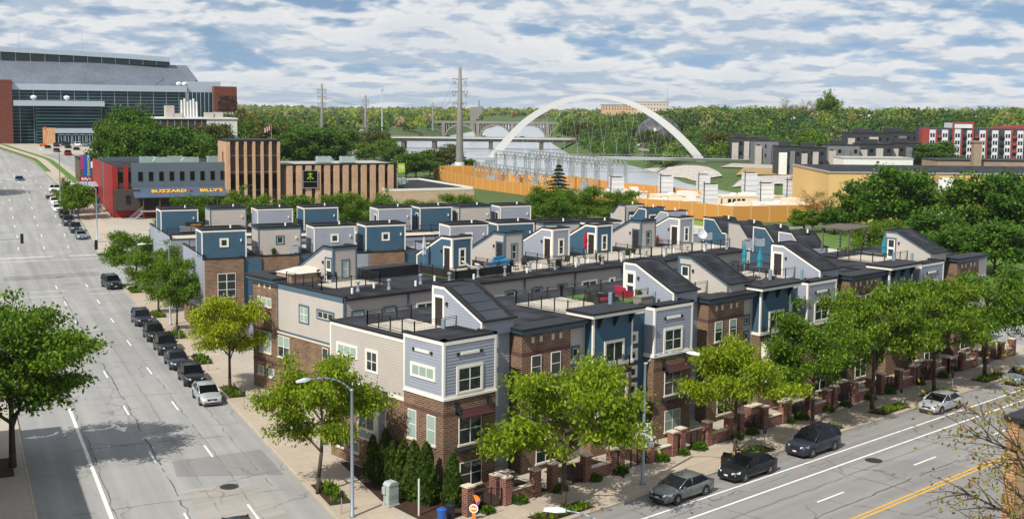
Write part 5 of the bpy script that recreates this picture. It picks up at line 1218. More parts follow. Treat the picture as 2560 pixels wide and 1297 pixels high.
for kind, col, x, y, lab in [('sedan', 'grey', 58.3, 47.35, 'grey sedan parked nearest the corner on the avenue'), ('sedan', 'black', 65.3, 47.3, 'black sedan with a person beside it on the avenue'), ('suv', 'slate', 73.6, 47.55, 'dark slate SUV parked behind the black sedan'),
                             ('sedan', 'silver', 92.4, 47.5, 'silver sedan parked alone on the avenue'), ('sedan', 'steel', 107.8, 47.6, 'pale blue car at the right edge behind the budding tree')]:
    R = car(kind, col, (x, y, 0.008), math.pi, lab, gb)
    if col == 'black':   # the kerb side door stands open
        d = MB(); d.box(-0.02, 0.03, 0, 0.95, 0.3, 1.0); d.build('open_door', PN['black'], R, loc=(0.55, -0.90, 0)); 
        k = MB(); k.add([(0, 0.02, 1.0), (0, 0.92, 1.0), (0.0, 0.75, 1.36), (0.0, 0.05, 1.4), (0.02, 0.02, 1.0), (0.02, 0.92, 1.0), (0.02, 0.75, 1.36), (0.02, 0.05, 1.4)], [(0, 1, 2, 3), (4, 5, 6, 7)]); k.build('door_glass', CGLASS, R, loc=(0.55, -0.90, 0))
        for o in R.children:
            if o.name.startswith(('open_door', 'door_glass')): o.location.y = -0.90; o.rotation_euler = (0, 0, math.pi)

# ------------------------------------------------------------------ lamps, signals, meters, signs
POLE = mat('pole_grey_blue', (0.30, 0.37, 0.43), 0.45, 0.5, var=0.1); HEADM = mat('lamp_head', (0.62, 0.66, 0.68), 0.4, 0.2)
def lamp_post(loc, dirv, label, h=7.8, reach=3.0, rise=1.25, group='tall street lamps', signs=False):
    R = thing('street_lamp', label, 'street lamp', loc, math.atan2(dirv[1], dirv[0]), group)
    p = MB(); p.lathe([(0.20, 0), (0.20, 0.12), (0.115, 0.2), (0.085, h), (0.10, h + 0.02), (0.10, h + 0.12)], n=12); p.build('pole', POLE, R, True)
    a = MB(); pts = []
    for i in range(9):
        t = i / 8; pts.append((reach * t * (0.35 + 0.65 * t), 0, h - 0.1 + rise * math.sin(t * math.pi / 2)))
    a.path(pts, [0.055 - 0.02 * i / 8 for i in range(9)], 7); a.build('arm', POLE, R, True)
    e = Vector(pts[-1]); hd = MB(); hd.add([(e.x - 0.1, -.07, e.z - .06), (e.x + .25, -.17, e.z - .08), (e.x + .8, -.13, e.z - .08), (e.x + .8, .13, e.z - .08), (e.x + .25, .17, e.z - .08), (e.x - .1, .07, e.z - .06), (e.x - .1, -.05, e.z + .05), (e.x + .25, -.11, e.z + .10), (e.x + .78, -.09, e.z + .02), (e.x + .78, .09, e.z + .02), (e.x + .25, .11, e.z + .10), (e.x - .1, .05, e.z + .05)],
        [(0, 1, 2, 3, 4, 5)[::-1], (6, 7, 10, 11), (7, 8, 9, 10), (0, 1, 7, 6), (1, 2, 8, 7), (2, 3, 9, 8), (3, 4, 10, 9), (4, 5, 11, 10), (5, 0, 6, 11)]); hd.build('lamp_head', HEADM, R)
    return R
lamp_post((39.8, 57.7, 0.13), (-1.0, 0.02), 'grey street lamp in front of the corner house, arm over the left street')
L2 = lamp_post((58.0, 50.4, 0.13), (0.30, -1.0), 'grey street lamp with white sign panels in front of the blue balcony house', 8.1)
SIGNB = mat('sign_back_white', (0.66, 0.68, 0.68), 0.5, 0.2)
sg = MB()
for i in range(4): sg.box(-0.62 + 0.05 * i, 0.66 - 0.08 * i, -0.17, -0.14, 2.55 + 0.43 * i, 2.90 + 0.43 * i)
sgo = thing('parking_sign', 'four stacked white sign panels seen from behind on the lamp pole', 'sign', (58.0, 50.4, 0.13), -0.55)
for i in range(4): MB().box(-0.62 + 0.04 * i, 0.66 - 0.07 * i, -0.18, -0.15, 2.55 + 0.43 * i, 2.90 + 0.43 * i).build('sign_panel', SIGNB, sgo)
for z in (2.7, 3.1, 3.6, 4.0): MB().box(-0.1, 0.1, -0.15, -0.09, z, z + 0.05).build('bracket', BLACK, sgo)
lamp_post((60.0, 122.6, 0.13), tuple(-EV)[:2], 'grey street lamp among the street trees before the third row', 9.0, 2.6, 0.4)
p = hgnd(243, 600); lamp_post(p, tuple(-EV)[:2], 'grey street lamp on the corner beyond the junction', 9.0, 3.5, 1.2)
p = hgnd(152, 540); lamp_post(p, tuple(-EV)[:2], 'grey street lamp beside the white turning SUV', 12.5, 3.0, 1.0)
lamp_post((34.3, 31.0, 0.0), (-0.55, 0.84), 'street lamp head cut off by the bottom edge of the picture', 7.6, 2.3, 1.2)
SIGK = mat('signal_black', (0.012, 0.012, 0.013), 0.5)
def signal_head(parent, x, y, z, name='signal_head', h=1.15):
    m = MB(); m.box(x - .2, x + .2, y - .15, y + .15, z - h, z); b = m.build(name, SIGK, parent)
    v = MB()
    for i in range(3): v.tube((x, y + .15, z - .2 - i * .37), (x, y + .38, z - .2 - i * .37), .14, .14, 10)
    v.build('visor', SIGK, b)
sp = AE(167.4, 24.2, 0.13)
R = thing('traffic_signal', 'traffic signal mast arm and black signal heads at the right corner of the junction', 'traffic light', sp, AROT)
MB().lathe([(.2, 0), (.14, .2), (.10, 7.2), (.1, 7.3)], n=10).build('pole', POLE, R); MB().tube((0, 0, 5.9), (-7.0, 0, 6.1), .09, .05, 8).build('mast_arm', POLE, R)
signal_head(R, -7.05, 0, 6.3, h=1.3); signal_head(R, -1.0, 0.4, 5.6, h=2.6); signal_head(R, -0.6, -0.3, 5.0, h=2.2)
sp = AE(176, -2.0, 0.13)
R = thing('traffic_signal', 'traffic signal on a mast arm reaching in from the left edge', 'traffic light', sp, AROT)
MB().lathe([(.2, 0), (.14, .2), (.10, 7.0)], n=10).build('pole', POLE, R); MB().tube((0, 0, 5.6), (10.2, 0, 5.95), .09, .05, 8).build('mast_arm', POLE, R); signal_head(R, 10.3, 0, 6.6, h=1.35)
sp = hgnd(-60, 590)
R = thing('street_lamp', 'street lamp arm reaching in from the left edge above the far lanes', 'street lamp', sp, AROT); MB().lathe([(.18, 0), (.09, 9.5)], n=8).build('pole', POLE, R); MB().tube((0, 0, 9.3), (5.5, 0, 9.8), .05, .04, 6).build('arm', POLE, R); MB().box(5.4, 6.4, -.16, .16, 9.75, 9.9).build('lamp_head', HEADM, R)
def meter(loc, label):
    R = thing('parking_meter', label, 'parking meter', loc, 0, 'parking meters'); MB().tube((0, 0, 0), (0, 0, 1.05), .035, None, 7).build('post', GALV, R)
    h = MB(); h.lathe([(.07, 1.05), (.11, 1.12), (.12, 1.32), (.09, 1.46), (.02, 1.5)], n=10); h.build('meter_head', DARK, R)
for q, lab in [(AE(67.6, 20.75), 'parking meter beside the left lamp near the bottom edge'), (AE(94.9, 20.9), 'parking meter beside the silver parked sedan'), (AE(110, 20.9), 'parking meter beside the dark blue parked sedan'), (AE(126.2, 21.0), 'parking meter beside the fifth parked car'),
               (Vector((55.6, 50.0, 0)), 'parking meter left of the sign lamp on the avenue'), (Vector((71.3, 50.2, 0)), 'parking meter behind the black sedan'), (Vector((82.7, 50.2, 0)), 'parking meter right of the dark SUV'), (Vector((90.6, 50.1, 0)), 'parking meter before the silver sedan'), (Vector((99.5, 50.1, 0)), 'parking meter behind the silver sedan')]:
    meter(q + Vector((0, 0, 0.14)), lab)
# utility cabinet, bollard post, bins and yard signs at the corner
CAB = mat('cabinet_grey_green', (0.36, 0.42, 0.40), 0.5)
R = thing('utility_cabinet', 'pale grey utility cabinet in front of the arborvitae', 'cabinet', (42.85, 57.9, 0.13), 0.05)
MB().box(-.45, .45, -.35, .35, 0, .1).build('plinth', CONCB, R); c_ = MB(); c_.box(-.38, .38, -.28, .28, .1, 1.35); c_.prism([(-.42, 1.35), (.42, 1.35), (.25, 1.55), (-.25, 1.55)], 'y', -.31, .31); c_.build('cabinet_body', CAB, R)
MB().box(-.41, -.38, -.22, .22, .2, 1.25).build('cabinet_door', CAB, R)
for i in range(4): MB().box(-.39 + .2 * i, -.33 + .2 * i, -.295, -.28, .5, .75).build('vent_slot', GALV, R)
R = thing('meter_pedestal', 'small grey box fixed beside the utility cabinet', 'box', (42.45, 58.0, 0.13), 0); MB().box(-.12, .06, -.15, .15, .8, 1.25).build('box', CAB, R); MB().tube((0, 0, 0), (0, 0, .8), .03, None, 6).build('post', GALV, R)
tag(MB().lathe([(.06, 0), (.06, 2.3), (.045, 2.35)], n=10).build('post', HEADM, loc=(42.95, 55.2, 0.13)), 'plain pale post standing in the mulch near the bottom edge', 'post')
BLUE_P = mat('blue_plastic', (0.02, 0.09, 0.35), 0.4); 
_b1, _b2, _s1 = gnd(1104, 1312), gnd(1126, 1300), gnd(1184, 1304)
for (x, y, m_, lab) in [(_b1.x, _b1.y, BLUE_P, 'round blue lidded bin at the bottom edge beside the pillar'), (_b2.x, _b2.y, mat('navy_plastic', (0.012, 0.016, 0.024), 0.4), 'round black lidded bin beside the blue one')]:
    R = thing('waste_bin', lab, 'bin', (x, y, 0.15)); MB().lathe([(.24, 0), (.29, .75), (.29, .8)], n=14).build('bin_body', m_, R); MB().lathe([(.31, .8), (.31, .85), (.22, .92), (.03, .95)], n=14).build('lid', m_, R)
SO = mat('sign_orange', (0.75, 0.22, 0.03), 0.5); SPU = mat('sign_purple', (0.16, 0.05, 0.30), 0.5); SWH = mat('sign_white', (0.8, 0.78, 0.74), 0.5)
R = thing('yard_sign', 'orange, purple and white round sign leaning by the corner pillar', 'sign', (_s1.x, _s1.y, 0.13), -0.9); R.scale = (.85, .85, .85)
def disc(mb, cx, cz, r, y, mi=0, n=18, a0=0, a1=2 * math.pi): mb.prism([(cx + r * math.cos(a0 + (a1 - a0) * i / n), cz + r * math.sin(a0 + (a1 - a0) * i / n)) for i in range(n if a1 - a0 > 6 else n + 1)], 'y', y, y + .02, mi)
d_ = MB(); disc(d_, 0.08, 1.45, .38, 0, 0, 18, -1.2, 1.9); disc(d_, 0.10, 1.35, .34, -.012, 1, 18, -1.9, 0.4); d_.build('upper_panel', [SO, SPU], R)
d_ = MB(); disc(d_, 0, .85, .33, -.03, 0); disc(d_, 0, .85, .24, -.045, 1); d_.box(-.18, .18, -.055, -.045, .8, .9, 0); d_.build('middle_panel', [SWH, SO], R)
MB().box(-.12, .14, -.02, .0, .05, .55).build('lower_panel', SO, R)
# west block building whose shadow lies across the near left lanes
R = thing('corner_building', 'brick building at the left whose shadow falls across the near lanes', 'building', AE(20, -14), AROT)
MB().box(0, 12.3, 0, 70.5, 0, 10.2).build('wall', BRICK, R); MB().box(-.1, 12.45, -.1, 70.65, 10.2, 10.5).build('coping', STONE, R)
for i in range(11): window(R, lambda u, d, z: (12.3 + d, u, z), 4 + 6 * i, 6.5 + 6 * i, 5.6, 7.8, 0.12, WHT, 2, 2)
# brick and timber building at the lower right
q = at(2513, 1100, 58.0)
R = thing('corner_building', 'brick pier and tan boarded wall at the lower right edge', 'building', (q.x, q.y, 0))
MB().box(0, 0.9, -0.62, 0, 0, 9.6).build('brick_pier', brick_mat('orange_brick', (0.34, 0.16, 0.06), (0.20, 0.08, 0.04), (0.45, 0.36, 0.24), 0.42, 0.16), R)
TAN = mat('tan_boards', (0.22, 0.16, 0.10), 0.7); MB().box(0.15, 14, -14, -0.62, 0, 9.3).build('wall', TAN, R)
s = MB(); siding(s, FX(0.15), -14, -0.62, 0, 9.3, 0.45); s.build('boards', TAN, R); MB().box(-.1, 14, -14, .1, 9.6, 9.85).build('coping', CAPM, R)
for zc in (1.2, 4.3, 7.2): window(R, FX(0.15), -3.4, -1.2, zc, zc + 1.9, 0.1, TAN, 2, 1)
q = at(2640, 1400, 47.0); tree((q.x, q.y, 0), 'bare', 15.4, 5.0, 'budding tree with sparse orange leaves at the right edge', None, 'budding_tree', 1.0)

# ------------------------------------------------------------------ person beside the black sedan
def person(loc, rotz, label):
    R = thing('person', label, 'person', loc, rotz)
    J = {'pel': (0, 0, .95), 'chest': (0.05, 0, 1.28), 'neck': (0.09, 0, 1.47), 'head': (.13, 0, 1.60), 'htop': (.14, 0, 1.74),
         'shL': (.06, .19, 1.42), 'elL': (.18, .27, 1.17), 'haL': (.38, .20, 1.10), 'shR': (.06, -.19, 1.42), 'elR': (.16, -.28, 1.16), 'haR': (.36, -.22, 1.06),
         'hiL': (0, .10, .90), 'knL': (.04, .12, .50), 'anL': (-.02, .12, .09), 'toL': (.16, .13, .05), 'hiR': (0, -.10, .90), 'knR': (.06, -.12, .50), 'anR': (.02, -.12, .09), 'toR': (.2, -.13, .05)}
    r = {'pel': .15, 'chest': .155, 'neck': .06, 'head': .095, 'htop': .07, 'shL': .075, 'elL': .048, 'haL': .035, 'shR': .075, 'elR': .048, 'haR': .035, 'hiL': .10, 'knL': .07, 'anL': .05, 'toL': .045, 'hiR': .10, 'knR': .07, 'anR': .05, 'toR': .045}
    E_ = [('pel', 'chest'), ('chest', 'neck'), ('neck', 'head'), ('head', 'htop'), ('chest', 'shL'), ('shL', 'elL'), ('elL', 'haL'), ('chest', 'shR'), ('shR', 'elR'), ('elR', 'haR'), ('pel', 'hiL'), ('hiL', 'knL'), ('knL', 'anL'), ('anL', 'toL'), ('pel', 'hiR'), ('hiR', 'knR'), ('knR', 'anR'), ('anR', 'toR')]
    V = list(J.values()); K = list(J); R_ = dict(r)
    for side, hx in (('L', 1), ('R', -1)):   # five fingers on each hand
        b = Vector(J['ha' + side])
        for f in range(5):
            k1 = 'f%s%d' % (side, f); off = Vector((.045 if f else .01, (f - 2.5) * .017 if f else hx * -.04, -.01)); J[k1] = tuple(b + off); J[k1 + 't'] = tuple(b + off + Vector((.05 if f else .04, 0, -.035)))
            R_[k1] = .011; R_[k1 + 't'] = .009; E_ += [('ha' + side, k1), (k1, k1 + 't')]
    K = list(J); me = bpy.data.meshes.new('body'); me.from_pydata([J[k] for k in K], [(K.index(a), K.index(b)) for a, b in E_], [])
    o = link('body', me, R); md = o.modifiers.new('skin', 'SKIN')
    for i, k in enumerate(K):
        sv = me.skin_vertices[0].data[i]; sv.radius = (R_[k], R_[k]); sv.use_root = (k == 'pel')
    sb = o.modifiers.new('sub', 'SUBSURF'); sb.levels = 1; sb.render_levels = 2
    m = bpy.data.materials.new('person_surface'); nt, N, L, b = nodes_of(m); tc = N.new('ShaderNodeTexCoord'); sx = N.new('ShaderNodeSeparateXYZ'); L.new(tc.outputs['Object'], sx.inputs[0])
    rp = N.new('ShaderNodeValToRGB'); rp.color_ramp.interpolation = 'CONSTANT'; mp = N.new('ShaderNodeMath'); mp.operation = 'DIVIDE'; L.new(sx.outputs['Z'], mp.inputs[0]); mp.inputs[1].default_value = 2.0; L.new(mp.outputs[0], rp.inputs[0])
    el = rp.color_ramp.elements; el[0].position = 0; el[0].color = (.02, .02, .02, 1); el[1].position = .05; el[1].color = (.03, .035, .05, 1)
    for ps, c in ((.47, (.012, .012, .014)), (.735, (.42, .22, .15))): q_ = el.new(ps); q_.color = (*c, 1)
    ya = N.new('ShaderNodeMath'); ya.operation = 'ABSOLUTE'; L.new(sx.outputs['Y'], ya.inputs[0]); g1 = N.new('ShaderNodeMath'); g1.operation = 'GREATER_THAN'; L.new(sx.outputs['X'], g1.inputs[0]); g1.inputs[1].default_value = .17
    g2 = N.new('ShaderNodeMath'); g2.operation = 'LESS_THAN'; L.new(sx.outputs['Z'], g2.inputs[0]); g2.inputs[1].default_value = 1.33; g3_ = N.new('ShaderNodeMath'); g3_.operation = 'GREATER_THAN'; L.new(sx.outputs['Z'], g3_.inputs[0]); g3_.inputs[1].default_value = .9
    g5 = N.new('ShaderNodeMath'); g5.operation = 'GREATER_THAN'; L.new(ya.outputs[0], g5.inputs[0]); g5.inputs[1].default_value = .175
    g6 = N.new('ShaderNodeMath'); g6.operation = 'MAXIMUM'; L.new(g1.outputs[0], g6.inputs[0]); L.new(g5.outputs[0], g6.inputs[1])
    g4 = N.new('ShaderNodeMath'); g4.operation = 'MULTIPLY'; L.new(g6.outputs[0], g4.inputs[0]); L.new(g2.outputs[0], g4.inputs[1]); g7 = N.new('ShaderNodeMath'); g7.operation = 'MULTIPLY'; L.new(g4.outputs[0], g7.inputs[0]); L.new(g3_.outputs[0], g7.inputs[1])
    mx = N.new('ShaderNodeMix'); mx.data_type = 'RGBA'; L.new(g7.outputs[0], mx.inputs['Factor']); L.new(rp.outputs[0], mx.inputs['A']); mx.inputs['B'].default_value = (.42, .22, .15, 1); L.new(mx.outputs['Result'], b.inputs['Base Color']); b.inputs['Roughness'].default_value = .7
    me.materials.append(m)
    HAIR = mat('dark_hair', (.02, .013, .01), .7); hr = MB()
    for i in range(7):
        ph = i / 6 * 1.5; hr.lathe([(.115 * math.cos(ph), 1.60 + .15 * math.sin(ph)), (.115 * math.cos(min(1.55, ph + .25)), 1.60 + .15 * math.sin(min(1.55, ph + .25)))], .118, 0, 12)
    hr.build('hair', HAIR, R)
    fc = MB(); fc.add([(.235, -.012, 1.60), (.235, .012, 1.60), (.262, 0, 1.575), (.232, 0, 1.64)], [(0, 1, 2), (0, 2, 3), (2, 1, 3)]); fc.build('nose', mat('skin', (.42, .22, .15), .6), R)
    for s in (-1, 1):
        e_ = MB(); e_.lathe([(.012, 1.625), (.012, 1.64)], .222, s * .035, 6); e_.build('eye', DARK, R); a_ = MB(); a_.lathe([(.02, 1.585), (.024, 1.61), (.012, 1.635)], .12, s * .098, 6); a_.build('ear', mat('skin', (.42, .22, .15), .6), R)
    mo = MB(); mo.box(.225, .235, -.025, .025, 1.545, 1.555); mo.build('mouth', mat('lips', (.25, .08, .07), .6), R)
    st = MB(); st.box(.185, .215, -.08, .08, 1.30, 1.335); st.build('shirt_print', SWH, R)
person((65.75, 48.62, 0.0), -1.9, 'person in a black T-shirt standing at the open door of the black sedan')
# ------------------------------------------------------------------ roof decks: rails, umbrellas, seats, condensers
for i, (R, x) in enumerate(zip(H_L, (4.3, 3.7, 3.8, 4.4))):
    d0 = x - 3.6 if i == 0 else x - 4.4
    MB().box(d0, x - .05, 3.9, 9.2, TOP, TOP + .07).build('roof_deck', DECK if i != 1 else TURF, R); railing(R, [(x, 3.9), (d0, 3.9), (d0, 9.2), (x + .2, 9.2)], TOP, 1.0)
for i, (R, x) in enumerate(((H_B[1], 3.5),)): MB().box(x - 3.2, x - .05, 3.4, 8.5, TOP, TOP + .07).build('roof_deck', DECK, R); railing(R, [(x, 3.4), (x - 3.2, 3.4), (x - 3.2, 8.5)], TOP, 1.0)
R = H_U[1]; MB().box(.4, 6.2, 3.0, 9.5, TOP, TOP + .07).build('roof_deck', DECK, R); railing(R, [(.4, 9.5), (.4, 3.0), (6.2, 3.0)], TOP, 1.0)
R = H_U[0]; MB().box(1.0, 6.0, 3.6, 9.2, TOP, TOP + .07).build('roof_deck', DECK, R); railing(R, [(6.0, 3.6), (1.0, 3.6), (1.0, 9.2), (6.0, 9.2)], TOP, 1.0)
zr = TOP - .2; SCREEN = mat('dark_wicker', (.030, .026, .024), .8)
for i, R in enumerate(MID):
    W = 6.6
    if i == 0: railing(R, [(.6, 9.6), (.6, 4.2), (6.5, 4.2), (6.5, 7.2)], zr, 1.0)
    elif i == 1: MB().box(.3, 6.4, 7.2, 7.5, zr, zr + .9).build('parapet', CAPM, R)
    else: railing(R, [(0.1, 7.2), (0.1, 2.2), (W, 2.2)], zr, 1.0, solid=SCREEN if i == 2 else None)
    if i > 1: MB().box(.05, W - .05, 2.3, 7.2, zr, zr + .05).build('deck_surface', DECK if i != 2 else TURF, R)
TOWN = [o for o in COL.objects if o.get('group') in (g3, g4)]
for o in TOWN:
    back = o['group'] == g4
    railing(o, [(4.8, 1.4), (6.05, 1.4)] if not back else [(.2, 4.0), (6.0, 4.0)], RZ, 1.0)
    MB().box(.3, 5.9, 5.0 if not back else .8, 9.8 if not back else 4.0, RZ, RZ + .05).build('roof_deck', DECK, o)
    if not back: railing(o, [(.2, 9.8), (5.9, 9.8)], RZ, 1.0)
def on(px, py, z): p = gnd(px, py, z); return Vector((p.x, p.y, z))
def umbrella(p, col, label, h=2.5):
    R = thing('patio_umbrella', label, 'umbrella', p, 0, 'folded patio umbrellas'); MB().lathe([(.3, 0), (.3, .06), (.05, .1)], n=12).build('base', BLACK, R); MB().tube((0, 0, .05), (0, 0, h), .025, None, 6).build('pole', GALV, R)
    c = MB(); n = 14; rows = [(.07, 1.0), (.17, 1.15), (.14, 1.55), (.19, 1.75), (.12, 2.2), (.03, h + .02)]
    vs = []; fs = []
    for (r, z) in rows:
        for i in range(n): t = 2 * math.pi * i / n; rr = r * (1.0 + .35 * (i % 2)); vs.append((rr * math.cos(t), rr * math.sin(t), z * h / 2.5))
    for k in range(len(rows) - 1):
        for i in range(n): fs.append((k * n + i, k * n + (i + 1) % n, (k + 1) * n + (i + 1) % n, (k + 1) * n + i))
    c.add(vs, fs); c.build('folded_canopy', mat('cloth_' + col[0], col[1], .8), R)
TEALC = ('teal', (.02, .22, .27)); 
for px, py, z, col, lab in [(1060, 668, zr, ('grey', (.42, .44, .46)), 'grey folded umbrella left of the blue stair penthouse'), (1463, 648, zr, ('red', (.30, .012, .02)), 'red folded umbrella before the blue penthouse'), (1860, 688, TOP, TEALC, 'left teal folded umbrella of the pair on the roof terrace'), (1898, 702, TOP, TEALC, 'right teal folded umbrella of the pair on the roof terrace'), (2208, 664, TOP, TEALC, 'teal folded umbrella on the far end terrace'), (1185, 560, RZ, ('white', (.62, .61, .58)), 'white folded umbrella before the beige back row penthouse'), (1262, 558, RZ, ('tan', (.42, .34, .25)), 'tan folded umbrella before the lavender back row penthouse')]:
    umbrella(on(px, py, z), col, lab, 2.7)
WICK = SCREEN
def chair(p, rot, label, m=None, group='roof terrace chairs'):
    R = thing('patio_chair', label, 'chair', p, rot, group); m = m or BLACK
    MB().box(-.28, .28, -.26, .28, .40, .46).build('seat', m, R); MB().prism([(.24, .46), (.30, .46), (.42, .98), (.36, .98)], 'x', -.28, .28).build('backrest', m, R)
    for x in (-.25, .25):
        for y in (-.22, .26): MB().box(x - .02, x + .02, y - .02, y + .02, 0, .40).build('leg', m, R)
        MB().box(x - .03, x + .03, -.24, .28, .62, .66).build('armrest', m, R)
def table(p, label, r=.55, m=None):
    R = thing('patio_table', label, 'table', p); m = m or BLACK; MB().lathe([(r, .70), (r, .74)], n=16).build('tabletop', m, R)
    for t in range(4): a = t * math.pi / 2 + .4; MB().tube((r * .7 * math.cos(a), r * .7 * math.sin(a), 0), (r * .5 * math.cos(a), r * .5 * math.sin(a), .70), .02, None, 5).build('leg', m, R)
def sofa(p, rot, w, m, label, cush=None):
    R = thing('patio_sofa', label, 'sofa', p, rot); MB().box(-w / 2, w / 2, -.42, .42, .08, .42).build('base', m, R); MB().box(-w / 2, w / 2, .25, .45, .42, .85).build('backrest', m, R)
    for s in (-1, 1): MB().box(s * w / 2 - .09, s * w / 2 + .09, -.42, .42, .08, .62).build('armrest', m, R)
    n = max(1, round(w / .8))
    for i in range(n): x0 = -w / 2 + .1 + (w - .2) * i / n; MB().box(x0, x0 + (w - .2) / n - .03, -.4, .24, .42, .56).build('cushion', cush or m, R)
def lounger(p, rot, label, m):
    R = thing('sun_lounger', label, 'lounger', p, rot); MB().prism([(-1.0, .25), (.2, .25), (.95, .85), (.9, .95), (.15, .38), (-1.0, .38)], 'x', -.33, .33).build('cover', m, R)
    for y in (-.8, .3): MB().box(-.3, .3, y, y + .06, 0, .25).build('leg_frame', BLACK, R)
def condenser(p, label, m=None, s=.45):
    R = thing('air_condenser', label, 'air conditioner', p, VROT, 'rooftop air condensers'); m = m or mat('condenser_grey', (.28, .32, .36), .5, .2); MB().box(-s, s, -s, s, .08, .9).build('casing', m, R); MB().lathe([(s * .8, .9), (s * .8, .95), (s * .2, .97)], n=12).build('fan_guard', DARK, R)
    for x in (-s, s - .1): MB().box(x, x + .1, -s, s, 0, .08).build('foot', DARK, R)
def pot(p, label, m=None):
    R = thing('planter_pot', label, 'planter', p, 0, 'planters on the roof decks'); MB().lathe([(.18, 0), (.26, .45), (.28, .5), (.22, .5)], n=10).build('pot', m or DARK, R); o = link('plant', shr[0], R, (0, 0, .32)); o.scale = (.5, .5, .7)
CREAMC = mat('cream_cover', (.58, .54, .47), .8, var=.1); REDC = mat('red_cushion', (.36, .015, .05), .7); BLUC = mat('blue_cover', (.02, .22, .42), .6)
for px, py, z, rot, lab in [(1000, 0, 0, 0, '')][:0]: pass
for i, (px, py, z, rot, lab) in enumerate([(806, 702, zr, .4, 'black chair beside the canopied tub, left of the table'), (838, 706, zr, 2.2, 'black chair at the table by the beige penthouse'), (1377, 668, zr, 1.0, 'black chair on the lavender penthouse terrace, left of its table'), (1415, 664, zr, -1.2, 'black chair on the lavender penthouse terrace, right of its table'), (1395, 674, zr, 2.5, 'black chair in front of the lavender terrace table'), (1287, 676, zr, .3, 'dark chair beside the blue covered sofa'), (1312, 672, zr, -.5, 'dark chair right of the blue covered sofa'), (1855, 716, TOP, 0.5, 'wicker chair nearest the left teal umbrella'), (1878, 722, TOP, 2.5, 'wicker chair between the teal umbrellas'), (1905, 728, TOP, 1.5, 'wicker chair in front of the right teal umbrella'), (1930, 720, TOP, -1.0, 'wicker chair beside the dark doorway'), (1840, 706, TOP, 1.2, 'pale chair left of the teal umbrellas'), (1650, 612, zr, .2, 'red slatted chair beside the far lavender penthouse'), (1640, 614, zr, .2, 'second red slatted chair beside the far lavender penthouse')]):
    chair(on(px, py, z), rot, lab, (BLACK, WICK, mat('bronze_wicker', (.10, .06, .035), .8))[0 if i < 5 else (1 if i < 7 else 2)] if i < 12 else mat('terracotta_wood', (.30, .08, .04), .7))
table(on(828, 706, zr), 'black round table beside the canopied tub'); table(on(1396, 668, zr), 'black table on the lavender penthouse terrace'); table(on(1880, 714, TOP), 'dark table between the teal umbrellas', .8); table(on(1660, 752, TOP), 'low dark table on the turf terrace')
R = thing('canopied_tub', 'tub with cream sides under a pale cream fabric canopy', 'hot tub', on(757, 700, zr), 0.0)
MB().box(-1.9, 1.9, -1.2, 1.2, 0, .75).build('tub', mat('tan_panels', (.40, .27, .18), .7), R); c_ = MB(); c_.add([(-2.0, -1.3, .78), (2.0, -1.3, .78), (2.0, 1.3, .78), (-2.0, 1.3, .78), (-.6, 0, 1.25), (.6, 0, 1.25)], [(0, 1, 5, 4), (1, 2, 5), (2, 3, 4, 5), (3, 0, 4)]); c_.build('canopy', CREAMC, R)
lounger(on(1180, 676, zr), 1.2, 'cream covered lounger, left of two before the blue penthouse', CREAMC); lounger(on(1212, 682, zr), 1.5, 'cream covered lounger, right of two before the blue penthouse', CREAMC)
sofa(on(1240, 678, zr), 0, 2.2, mat('grey_cover', (.14, .14, .17), .8), 'grey sofa under a bright blue cover', BLUC); sofa(on(1253, 664, zr), .2, 1.6, BLUC, 'bright blue covered seat behind the grey sofa')
sofa(on(1560, 742, TOP), 1.2, 1.6, REDC, 'red sofa on the turf terrace beside the lavender penthouse'); sofa(on(1515, 762, TOP), -.4, 1.6, WICK, 'dark wicker sofa with a red cushion on the turf terrace', REDC); chair(on(1540, 764, TOP), .3, 'dark green chair on the turf terrace', mat('dark_green_plastic', (.01, .06, .05), .5)); sofa(on(1480, 752, TOP), .8, 1.8, WICK, 'dark wicker sofa at the left of the turf terrace')
R = thing('storage_box', 'grey wooden storage box on the turf terrace', 'box', on(1608, 762, TOP), 0); MB().box(-.7, .7, -.4, .4, 0, .65).build('body', mat('weathered_wood', (.22, .20, .18), .9), R); MB().box(-.74, .74, -.44, .44, .65, .72).build('lid', mat('weathered_wood', (.22, .20, .18), .9), R)
sofa(on(1092, 566, RZ), 0, 2.0, mat('pale_blue_frame', (.20, .26, .30), .7), 'sofa with green and blue cushions before the blue back row penthouse', mat('green_cushion', (.22, .40, .10), .8))
R = thing('grill', 'gas grill and counter before the blue back row penthouse', 'grill', on(485, 582, RZ), AROT); MB().box(-1.8, 1.8, -.4, .4, .2, .9).build('counter', mat('grill_steel', (.45, .45, .46), .3, .7), R); MB().box(-1.0, 1.2, -.42, .42, .9, 1.35).build('hood', BLACK, R); MB().box(-.5, .8, -.45, -.4, 1.0, 1.15).build('handle', mat('orange_panel', (.45, .2, .04), .5), R)  # handle bar in one even orange
for i, (px, py, z, lab) in enumerate([(592, 640, RZ, 'grey condenser right of the blue street end penthouse'), (737, 634, RZ, 'grey condenser right of the beige box penthouse'), (968, 623, RZ, 'white slatted condenser before the blue box penthouse'), (1768, 600, zr, 'grey condenser beside the satellite dish'), (1868, 622, TOP, 'dark condenser behind the teal umbrellas'), (1898, 616, TOP, 'grey condenser on the gravel roof behind the teal umbrellas')]):
    condenser(on(px, py, z), lab, HEADM if i == 2 else None, .5)
